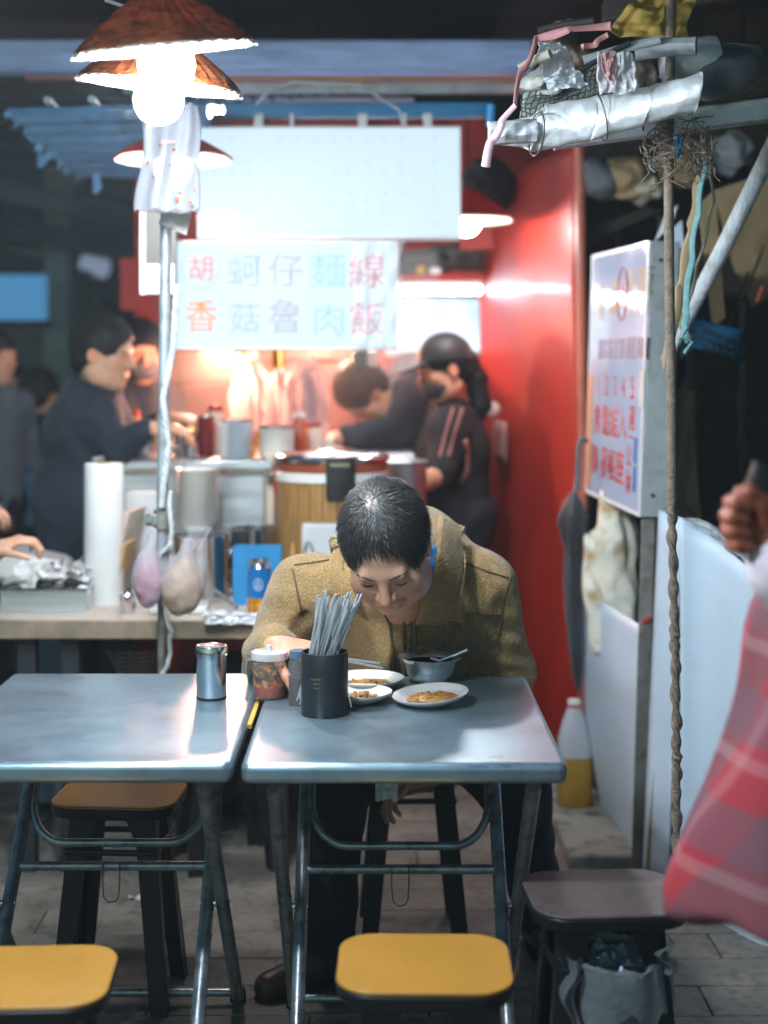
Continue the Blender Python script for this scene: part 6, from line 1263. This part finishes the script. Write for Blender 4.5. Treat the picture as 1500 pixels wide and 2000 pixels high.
V, Q = s.mesh(1); np_obj(V, Q, 'trousers', m_trous, man)
def shoe(par, an, d, m=m_shoe, k=1.0):
    d = Vector((d[0], d[1], 0)).normalized(); sd = Vector((-d.y, d.x, 0)); g = Vector((an.x, an.y, 0)); s = SDF(g - Vector((.28, .28, .01)), g + Vector((.28, .28, .15)), .007)
    s.cap(g + Vector((0, 0, .05)) - d * .05, g + d * .16 + Vector((0, 0, .032)), .042 * k, .034 * k, .02); s.cap(g + Vector((0, 0, .09)), g + d * .05 + Vector((0, 0, .06)), .045 * k, .04 * k, .03); s.half((0, 0, .006), (0, 0, -1), .003); V, Q = s.mesh(1); o = np_obj(V, Q, 'shoe', m, par)
    pts = [g + d * (.06 + .075 * math.cos(a_)) * 1.55 * k - d * .02 + sd * .043 * k * math.sin(a_) + Vector((0, 0, .008)) for a_ in [2 * math.pi * i / 22 for i in range(22)]]; O(MB().tube(pts, .0075, 6, closed=True), 'sole', m_blk2, o)
    return o
sh_ = shoe(man, AR, (-.75, -.55)); q = AR + Vector((-.05, -.04, 0))
for i in range(3): O(MB().tube([Vector((q.x - .02 * i - .02, q.y - .045 + .0 * i, .07 - .008 * i)), Vector((q.x - .02 * i - .03, q.y, .085 - .008 * i)), Vector((q.x - .02 * i - .03, q.y + .035, .07 - .008 * i))], .0022, 5), 'lace', m_rope_b, sh_)
shoe(man, AL, (.3, -.9))
# chopsticks in his hand, tissue in the other
hc = WR + Vector((.085, -.045, -.008))
for i, (e, lb) in enumerate(((P(748, 1305, 3.06), 'metal chopstick held in the man hand, lower of two'), (P(742, 1296, 3.065), 'metal chopstick held in the man hand, upper of two'))):
    d = (e - hc).normalized(); st0 = hc - d * .05; TO(MB().tube([st0, e - d * .012, e], [.0032, .0024, .0022], 8), 'held_chopstick', lb, 'chopstick', m_chop, group='chopsticks in the hand')
def tis(u, v):
    q = P(733 + 44 * u, 1528 + 36 * v, 3.15); q.y += .015 * vnoise((u * 7, v * 7, 1), 1, 6); q.z += .008 * vnoise((u * 8, v * 5, 3), 1, 2); return q
TO(MB().sheet(tis, 14, 12), 'tissue', 'crumpled white tissue held in the man lower hand under the table', 'tissue', m_white, solid=.001, smooth=25)

# ---------------------------------------------------------------- other people (softer, out of focus)
def figure(label, H, Mh, k, neck, shl, shr, arms, pelvis, legs, top_m, top_r=(.13, .15), leg_m=None, hair=dict(), res=.010, group=None, loose=.0, coat=None, sleeves=(1, 1), feet=True, tint=None, facing=(0, -1)):
    p = T('person', label, 'person', (pelvis.x, pelvis.y, 0), group)
    s = SDF(H - Vector((.15, .15, .17)), H + Vector((.15, .15, .16)), .0048); s.cap(H + Mh @ Vector((0, .02, -.05)), neck, .052 * k, .056 * k, .03); head_prims(s, H, Mh, k); A = [s.mesh(1)]; ht = head_tint(A[0][0], H, Mh, k)
    for (el, wr, hd_, cov), sh in zip(arms, (shl, shr)):
        lo, hi = bbox([el, wr, wr + Vector(hd_['d']).normalized() * .17], .09); s = SDF(lo, hi, .005); s.cap(el, wr, .038, .026, .02); hand(s, wr, **hd_); A.append(s.mesh(1))
    lo, hi = bbox([neck, shl, shr, pelvis] + [l for lg in legs for l in lg], .12); s = SDF(lo, hi, .016); s.cap(neck, pelvis, .07, .09, .05); s.cap(shl, shr, .05, .05, .05)
    for (el, wr, hd_, cov), sh in zip(arms, (shl, shr)): s.cap(sh, el, .042, .036, .03)
    for kn, an in legs: s.cap(pelvis, kn, .07, .05, .04); s.cap(kn, an, .05, .04, .03)
    A.append(s.mesh(1)); V, Q = merge(A); col = np.ones((len(V), 3)); col[:len(ht)] = ht; np_obj(V, Q, 'body', m_skin, p, col)
    if hair is not None:
        s = SDF(H - Vector((.17, .17, .19)), H + Vector((.17, .17, .18)), .0052); hair_prims(s, H, Mh, k, **hair); s.fold(.002, 45, 2); hv, hq = s.mesh(1); ho = np_obj(hv, hq, 'hair', m_hair, p); strands(hv, H, Mh, k, 900, (0, .03, .13), .03, m_hair, ho, 3, .0011)
    pts = [neck, shl, shr, pelvis] + [a_[0] for a_ in arms] + [a_[1] for a_ in arms]; lo, hi = bbox(pts, .22); s = SDF(lo, hi, res)
    mid = neck.lerp(pelvis, .42); s.cap(shl, shr, .072, .072, .06); s.cap(neck + Vector((0, 0, -.05)), mid, top_r[0] * .7, top_r[0], .08); s.cap(mid, pelvis, top_r[0], top_r[1], .05, sq=(1, 1.1, 1))
    s.cap(neck + Vector((0, 0, -.03)), neck + Vector((0, 0, .012)), .066, .058, .03)
    for (el, wr, hd_, cov), sh in zip(arms, (shl, shr)):
        s.cap(sh, el if cov > .5 else sh.lerp(el, .92), .07 + loose, .058 + loose, .04)
        if cov > .5: s.cap(el, el.lerp(wr, cov), .056 + loose, .044 + loose, .03)
    if coat: s.cap(pelvis, pelvis + Vector(coat[0]), top_r[1], coat[1], .05)
    s.fold(.009, 14, 5, (1, 1, .7)); s.fold(.004, 34, 2); V, Q = s.mesh(1); np_obj(V, Q, 'top', top_m, p, np.ones((len(V), 3)) if tint is None else tint(V))
    pts = [pelvis] + [l for lg in legs for l in lg]; lo, hi = bbox(pts, .17); s = SDF(lo, hi, .012); s.cap(pelvis + Vector((-.03, 0, 0)), pelvis + Vector((.03, 0, 0)), .125, .125, .04)
    for i, (kn, an) in enumerate(legs): s.cap(pelvis, kn, .11, .08, .05); s.cap(kn, an, .078, .062, .03)
    s.fold(.006, 20, 4); V, Q = s.mesh(1); np_obj(V, Q, 'trousers', leg_m or m_trous, p)
    if feet:
        for kn, an in legs: shoe(p, an, facing, m_blk)
    return p, V
Hd = lambda d, nrm, side, curl=(30, 32, 35, 38), thumb=25, k=.95: dict(d=d, nrm=nrm, side=side, curl=curl, thumb=thumb, k=k)
# woman in the cap
Y = 5.3; g = lambda x, y, Yy=5.3: P(x, y, Yy)
H = g(868, 722); Mh = rot('Z', -72) @ rot('X', 14)
pv = g(890, 1010, 5.35)
wom, _ = figure('woman in a black cap, dark mask and black top with pink sleeve stripes', H, Mh, .95, g(882, 790, 5.36), g(874, 838, 5.21), g(890, 832, 5.49), [(g(858, 925, 5.12), g(790, 968, 4.95), Hd((-.8, -.4, -.3), (0, .2, -1), 1), .3), (g(850, 930, 5.5), g(780, 960, 5.3), Hd((-.9, -.2, -.2), (0, .2, -1), -1), .3)],
    pv, [(pv + Vector((-.03, -.06, -.42)), pv + Vector((-.02, -.05, -.78))), (pv + Vector((.03, .08, -.42)), pv + Vector((.04, .08, -.78)))], mat('black top', (.012, .012, .014), .85, var=.3, vs=8, attr='tint'), (.125, .13), hair=dict(fringe=.062, thick=.010, low=-.10), facing=(-1, -.3))
L = lambda x, y, z: H + Mh @ Vector((x * .95, y * .95, z * .95))
s = SDF(H - Vector((.2, .2, .1)), H + Vector((.2, .2, .2)), .005); s.ell(L(0, .012, .042), (.088, .105, .095), Mh, 0); s.half(L(0, 0, .032), Mh @ Vector((0, -.12, -1)), .004); s.ell(L(0, -.125, .040), (.068, .062, .009), Mh @ rot('X', 8), .012); V, Q = s.mesh(1); np_obj(V, Q, 'cap', mat('black cap cloth', (.014, .014, .016), .55, sheen=.2), wom)
s = SDF(H - Vector((.2, .2, .2)), H + Vector((.2, .2, .1)), .005); s.ell(L(0, -.035, -.055), (.066, .072, .056), Mh, 0); s.half(L(0, -.02, -.05), Mh @ Vector((0, 1, .15)), .004); V, Q = s.mesh(1); np_obj(V, Q, 'face_mask', mat('dark mask', (.055, .06, .07), .7), wom)
s = SDF(g(960, 840) - Vector((.12, .12, .12)), g(900, 700) + Vector((.12, .12, .1)), .006); s.chain([L(0, .11, .03), g(930, 740, 5.36), g(938, 790, 5.37), g(930, 835, 5.36)], [.026, .040, .040, .016], .02); s.fold(.003, 50, 1); V, Q = s.mesh(1); np_obj(V, Q, 'ponytail', m_hair, wom)
m_pink = mat('dusty pink stripe', (.50, .24, .22), .75)
wt_ = [o for o in wom.children if o.name.startswith('top')][0]; wv = np.array([tuple(v.co) for v in wt_.data.vertices]) + np.array(origin(wom)); wb_ = BVHTree.FromPolygons([tuple(v) for v in wv], [tuple(p.vertices) for p in wt_.data.polygons])
for x0, x1 in ((884, 858), (902, 874)):
    q = hline(wb_, [(x0, 800), ((x0 + x1) / 2, 845), (x1, 898)], 10, .002)
    if len(q) > 3: O(MB().tube(q, .009, 8, flat=.5), 'sleeve_stripe', m_pink, wom)
for pts in ([(908, 860), (914, 880), (912, 920), (898, 945)], [(918, 1010), (916, 1060)]):
    q = hline(wb_, pts, 8, .002)
    if len(q) > 3: O(MB().tube(q, .013, 8, flat=.5), 'side_panel', m_pink, wom)
# worker leaning left behind her
H = P(712, 768, 5.62); Mh = rot('Z', -60) @ rot('X', 62); pv = P(850, 940, 5.95)
figure('worker in a dark navy sweater leaning left over the cart behind the woman', H, Mh, 1.0, P(768, 762, 5.75), P(818, 752, 5.62), P(800, 730, 5.95), [(P(768, 842, 5.55), P(664, 856, 5.42), Hd((-1, -.1, -.05), (0, 0, -1), 1), .88), (P(760, 850, 5.9), P(690, 868, 5.8), Hd((-1, -.1, -.1), (0, 0, -1), -1), .88)],
    pv, [(pv + Vector((.0, -.06, -.42)), pv + Vector((.02, -.05, -.78))), (pv + Vector((.03, .08, -.42)), pv + Vector((.06, .08, -.78)))], m_navy, (.14, .15), hair=dict(fringe=.04, thick=.016, low=-.09), facing=(-1, -.2))
# young man ordering at the left
H = P(203, 690, 4.85); Mh = rot('Z', 76) @ rot('X', 8); pv = P(160, 985, 4.95)
figure('young man with short black hair in a navy hoodie ordering at the cart', H, Mh, 1.0, P(184, 742, 4.92), P(192, 816, 4.82), P(172, 808, 5.06), [(P(232, 872, 4.74), P(292, 838, 4.68), Hd((1, 0, .05), (0, .3, -1), -1), .92), (P(230, 880, 5.12), P(320, 820, 5.0), Hd((1, 0, .05), (0, .3, -1), 1), .92)],
    pv, [(pv + Vector((.02, -.08, -.42)), pv + Vector((0, -.06, -.80))), (pv + Vector((-.03, .08, -.42)), pv + Vector((-.05, .08, -.80)))], m_navy, (.145, .155), hair=dict(fringe=.056, thick=.014, low=-.07), loose=-.006, coat=((0, 0, -.22), .15), facing=(1, -.2))
ym = [o for o in COL.objects if o.get('label', '').startswith('young man')][0]
lo, hi = bbox([P(110, 800, 4.95), P(200, 740, 4.95)], .14); s = SDF(lo, hi, .009); s.chain([P(196, 752, 4.84), P(158, 768, 4.90), P(140, 790, 4.96), P(160, 770, 5.04), P(196, 748, 5.06)], [.022, .040, .048, .040, .022], .03); s.fold(.005, 40, 2); V, Q = s.mesh(1); np_obj(V, Q, 'hood', m_navy, ym, np.ones((len(V), 3)))
# masked customer beyond him
H = P(276, 690, 5.75); Mh = rot('Z', 18) @ rot('X', 6); pv = P(290, 960, 5.85)
oc, _ = figure('masked customer in dark clothes standing behind the young man', H, Mh, 1.0, P(280, 742, 5.8), P(240, 775, 5.75), P(325, 775, 5.85), [(P(250, 860, 5.65), P(285, 850, 5.45), Hd((.7, -.5, .1), (0, 0, -1), -1), .9), (P(335, 860, 5.7), P(315, 850, 5.5), Hd((-.5, -.8, .1), (0, 0, -1), 1), .9)],
    pv, [(pv + Vector((-.08, 0, -.42)), pv + Vector((-.08, 0, -.78))), (pv + Vector((.08, 0, -.42)), pv + Vector((.08, 0, -.78)))], m_navy, (.14, .15), hair=dict(fringe=.045, thick=.016, low=-.06))
L = lambda x, y, z: H + Mh @ Vector((x, y, z))
s = SDF(H - Vector((.2, .2, .2)), H + Vector((.2, .2, .1)), .006); s.ell(L(0, -.035, -.055), (.070, .074, .058), Mh, 0); s.half(L(0, -.02, -.05), Mh @ Vector((0, 1, .15)), .004); V, Q = s.mesh(1); np_obj(V, Q, 'face_mask', mat('grey mask', (.12, .12, .15), .7), oc)
# passers-by far down the lane
def walker(px, py, Y, label, top_m, yaw, kk=1.0):
    H = P(px, py, Y); c = Vector((H.x, H.y + .03, 0)); f = rot('Z', yaw); W_ = lambda x, y, z: Vector((c.x, c.y, H.z)) + f @ Vector((x, y, 0)) + Vector((0, 0, z))
    pv = W_(0, .02, -.62)
    figure(label, H, f, kk, W_(0, .03, -.12), W_(.17, .03, -.22), W_(-.17, .03, -.22), [(W_(.22, .0, -.48), W_(.20, -.16, -.60), Hd(tuple(f @ Vector((0, -.6, -.8))), tuple(f @ Vector((-1, 0, 0))), 1), .92), (W_(-.22, .0, -.48), W_(-.20, -.16, -.60), Hd(tuple(f @ Vector((0, -.6, -.8))), tuple(f @ Vector((1, 0, 0))), -1), .92)],
        pv, [(W_(.09, -.02, -1.05), Vector((W_(.09, 0, 0).x, W_(.09, 0, 0).y, .07))), (W_(-.09, -.02, -1.05), Vector((W_(-.09, 0, 0).x, W_(-.09, 0, 0).y, .07)))], top_m, (.14, .15), hair=dict(fringe=.045, thick=.015, low=-.07), res=.014, facing=tuple((f @ Vector((0, -1, 0)))[:2]))
walker(22, 752, 8.2, 'blurred passer-by in a pale teal jacket far down the lane at left', mat('teal jacket', (.10, .22, .26), .8, var=.3, attr='tint'), 30)
walker(80, 770, 7.2, 'passer-by in a dark blue jacket just behind the young man', mat('dark blue jacket', (.015, .035, .07), .8, var=.3, attr='tint'), 150)
walker(-12, 700, 6.4, 'passer-by in grey blue at the far left edge', mat('grey blue jacket', (.12, .15, .18), .8, var=.3, attr='tint'), 60)
q = P(30, 1030, 6.6); TO(MB().slab(q, .24, .16, .24, .05, 5), 'blue_bag', 'pale blue carrier bag on the ground at the far left', 'bag', mat('pale blue bag', (.10, .32, .52), .5, var=.3, transl=.2), bevel=.03)
# customer at the far left edge, only the hand and cuff in view
H = P(-190, 690, 4.25); f = rot('Z', 80); pv = P(-170, 1010, 4.3)
figure('customer at the far left edge of whom only a hand and sleeve show', H, f, 1.0, P(-185, 745, 4.28), P(-150, 800, 4.12), P(-185, 800, 4.5), [(P(-120, 1010, 4.08), P(-14, 1080, 3.98), Hd((.9, .1, .45), (.2, .2, -1), -1, (45, 48, 50, 55)), .9), (P(-150, 1000, 4.5), P(-80, 1000, 4.4), Hd((1, 0, .1), (0, .3, -1), 1), .9)],
    pv, [(pv + Vector((.02, -.08, -.42)), pv + Vector((0, -.08, -.82))), (pv + Vector((0, .08, -.42)), pv + Vector((0, .08, -.82)))], mat('slate sleeve', (.05, .09, .11), .8, attr='tint'), (.14, .15), hair=dict(fringe=.045, thick=.015, low=-.07), facing=(1, 0))
# passer-by in red plaid, close, cut by the right edge
mp = bpy.data.materials.new('red plaid'); mp.use_nodes = True; n_ = mp.node_tree.nodes; l_ = mp.node_tree.links; b_ = n_['Principled BSDF']; b_.inputs['Roughness'].default_value = .85
tc = n_.new('ShaderNodeTexCoord'); sx_ = n_.new('ShaderNodeSeparateXYZ'); l_.new(tc.outputs['Object'], sx_.inputs[0])
def band(src, f, th, ph):
    m1 = n_.new('ShaderNodeMath'); m1.operation = 'MULTIPLY_ADD'; l_.new(src, m1.inputs[0]); m1.inputs[1].default_value = f; m1.inputs[2].default_value = ph; m2 = n_.new('ShaderNodeMath'); m2.operation = 'SINE'; l_.new(m1.outputs[0], m2.inputs[0]); m3 = n_.new('ShaderNodeMath'); m3.operation = 'GREATER_THAN'; l_.new(m2.outputs[0], m3.inputs[0]); m3.inputs[1].default_value = th; return m3.outputs[0]
ad = n_.new('ShaderNodeMath'); ad.operation = 'ADD'; l_.new(sx_.outputs[0], ad.inputs[0]); l_.new(sx_.outputs[1], ad.inputs[1])
colr = (.30, .02, .03)
def mixc(fac, prev, c, amt):
    mm = n_.new('ShaderNodeMix'); mm.data_type = 'RGBA'; q = n_.new('ShaderNodeMath'); q.operation = 'MULTIPLY'; l_.new(fac, q.inputs[0]); q.inputs[1].default_value = amt; l_.new(q.outputs[0], mm.inputs[0])
    if isinstance(prev, tuple): mm.inputs[6].default_value = (*prev, 1)
    else: l_.new(prev, mm.inputs[6])
    mm.inputs[7].default_value = (*c, 1); return mm.outputs[2]
o1 = mixc(band(ad.outputs[0], 42, .1, 0), colr, (.12, .05, .06), .7); o2 = mixc(band(sx_.outputs[2], 42, .15, 1), o1, (.12, .06, .08), .6); o3 = mixc(band(ad.outputs[0], 42, .93, 2.6), o2, (.55, .40, .40), .12); o4 = mixc(band(sx_.outputs[2], 42, .93, 3.4), o3, (.62, .50, .50), .12)
l_.new(o4, b_.inputs['Base Color'])
Yq = 2.0; H = Vector((.80, 2.06, 1.52)); f = rot('Z', 80)
pp = T('person', 'passer-by in a red plaid coat cut by the right edge, fist raised', 'person', (.62, 2.05, 0))
neck = Vector((.775, 2.07, 1.40)); sh1_ = Vector((.74, 1.93, 1.29)); sh2_ = Vector((.78, 2.24, 1.29)); el = Vector((.66, 1.90, 1.04)); wr = Vector((.555, 1.885, 1.155))
s = SDF(H - Vector((.15, .15, .17)), H + Vector((.15, .15, .16)), .005); s.cap(H + f @ Vector((0, .02, -.05)), neck, .052, .056, .03); head_prims(s, H, f, 1.0); A = [s.mesh(1)]; ht = head_tint(A[0][0], H, f, 1.0)
wr = P(1495, 1050, 1.95); el = P(1660, 1200, 1.93); lo, hi = bbox([wr, el, wr + Vector((-.1, 0, .1))], .09); s = SDF(lo, hi, .0032); s.cap(el, wr, .040, .027, .02); s.ell(P(1482, 1018, 1.955), (.036, .022, .045), None, .01)
for i in range(4):
    y = 978 + 27 * i; dx = (4, -4, -2, 8)[i]; s.chain([P(1486, y + 4, 1.965), P(1448 + dx, y, 1.962), P(1424 + dx, y + 3, 1.945), P(1434 + dx, y + 7, 1.925), P(1458 + dx, y + 10, 1.925)], [.0125, .0115, .0108, .0100, .0088], .002)
s.chain([P(1500, 1040, 1.94), P(1490, 985, 1.925), P(1464, 962, 1.922), P(1444, 962, 1.93)], [.015, .0125, .011, .009], .004); A.append(s.mesh(1))
lo, hi = bbox([neck, P(1660, 1200, 1.93), Vector((.62, 2.05, .05))], .2); s = SDF(lo, hi, .014); s.cap(neck, (.70, 2.07, .85), .08, .10, .05); s.cap(sh1_, sh2_, .055, .055, .05); s.cap(sh1_, P(1660, 1200, 1.93), .045, .04, .03); s.cap(P(1660, 1200, 1.93), P(1520, 1075, 1.95), .035, .024, .03); s.cap((.68, 1.99, .85), (.60, 1.98, .08), .07, .045, .04); s.cap((.72, 2.16, .85), (.67, 2.16, .08), .07, .045, .04); A.append(s.mesh(1))
V, Q = merge(A); col = np.ones((len(V), 3)); col[:len(ht)] = ht; col[len(ht):] = (.42, .20, .16); np_obj(V, Q, 'body', m_skin, pp, col)  # limbs tinted dark red: shade on the raised fist put into the colour
s = SDF(H - Vector((.17, .17, .19)), H + Vector((.17, .17, .18)), .006); hair_prims(s, H, f, 1.0, .045, .015, -.08); V, Q = s.mesh(1); np_obj(V, Q, 'hair', m_hair, pp)
s = SDF((.25, 1.70, .55), (1.0, 2.45, 1.48), .0085); s.cap(sh1_, sh2_, .085, .085, .06); s.cap(neck + Vector((0, 0, -.06)), (.69, 2.05, 1.0), .09, .15, .08); s.cap((.69, 2.05, 1.0), (.615, 2.05, .62), .15, .205, .06); s.half((0, 0, .59), (.1, 0, -1), .006); s.fold(.018, 13, 3, (1.7, 1.7, .25)); V, Q = s.mesh(1); np_obj(V, Q, 'coat', mp, pp)
m_pale = mat('pale pink sleeve', (.62, .54, .58), .85, var=.15, bump=.2, bs=90)
lo, hi = bbox([sh1_, el, wr], .12); s = SDF(lo, hi, .007); s.cap(sh1_, el, .078, .07, .04); s.cap(el, el.lerp(wr, .62), .075, .062, .03); s.fold(.008, 20, 2); V, Q = s.mesh(1); np_obj(V, Q, 'sleeve', m_pale, pp)
lo, hi = bbox([Vector((.6, 2.0, .05)), Vector((.74, 2.2, .9))], .15); s = SDF(lo, hi, .012); s.cap((.68, 1.99, .85), (.60, 1.98, .09), .10, .07, .04); s.cap((.72, 2.16, .85), (.67, 2.16, .09), .10, .07, .04); V, Q = s.mesh(1); np_obj(V, Q, 'trousers', m_trous, pp)
shoe(pp, Vector((.60, 1.98, 0)), (-1, .1), m_blk); shoe(pp, Vector((.67, 2.16, 0)), (-1, .1), m_blk)
hc = P(1494, 962, 1.95); TO(MB().slab(hc, .055, .014, .035, .01, 3, M=rot('Y', 18)), 'phone', 'dark phone held above the raised fist at the right edge', 'phone', m_blk, bevel=.004)
# ================================================================ STEAM AND AIR
def vol(name, c, d, dens, an=0, colr=(1, 1, 1)):
    m = bpy.data.materials.new(name); m.use_nodes = True; n = m.node_tree.nodes; n.remove(n['Principled BSDF']); v = n.new('ShaderNodeVolumePrincipled'); v.inputs['Density'].default_value = dens; v.inputs['Anisotropy'].default_value = an; v.inputs['Color'].default_value = (*colr, 1)
    m.node_tree.links.new(v.outputs[0], n['Material Output'].inputs['Volume']); return O(MB().box(c, d), name, m, kind='stuff', smooth=0)
vol('haze', (0, 8.5, 1.3), (14, 21, 4.8), .0042, .3, (.80, .92, 1))
vol('steam', (-.30, 5.75, 1.46), (1.05, .95, .72), .35, 0, (1, .93, .90))
bpy.context.view_layer.update()
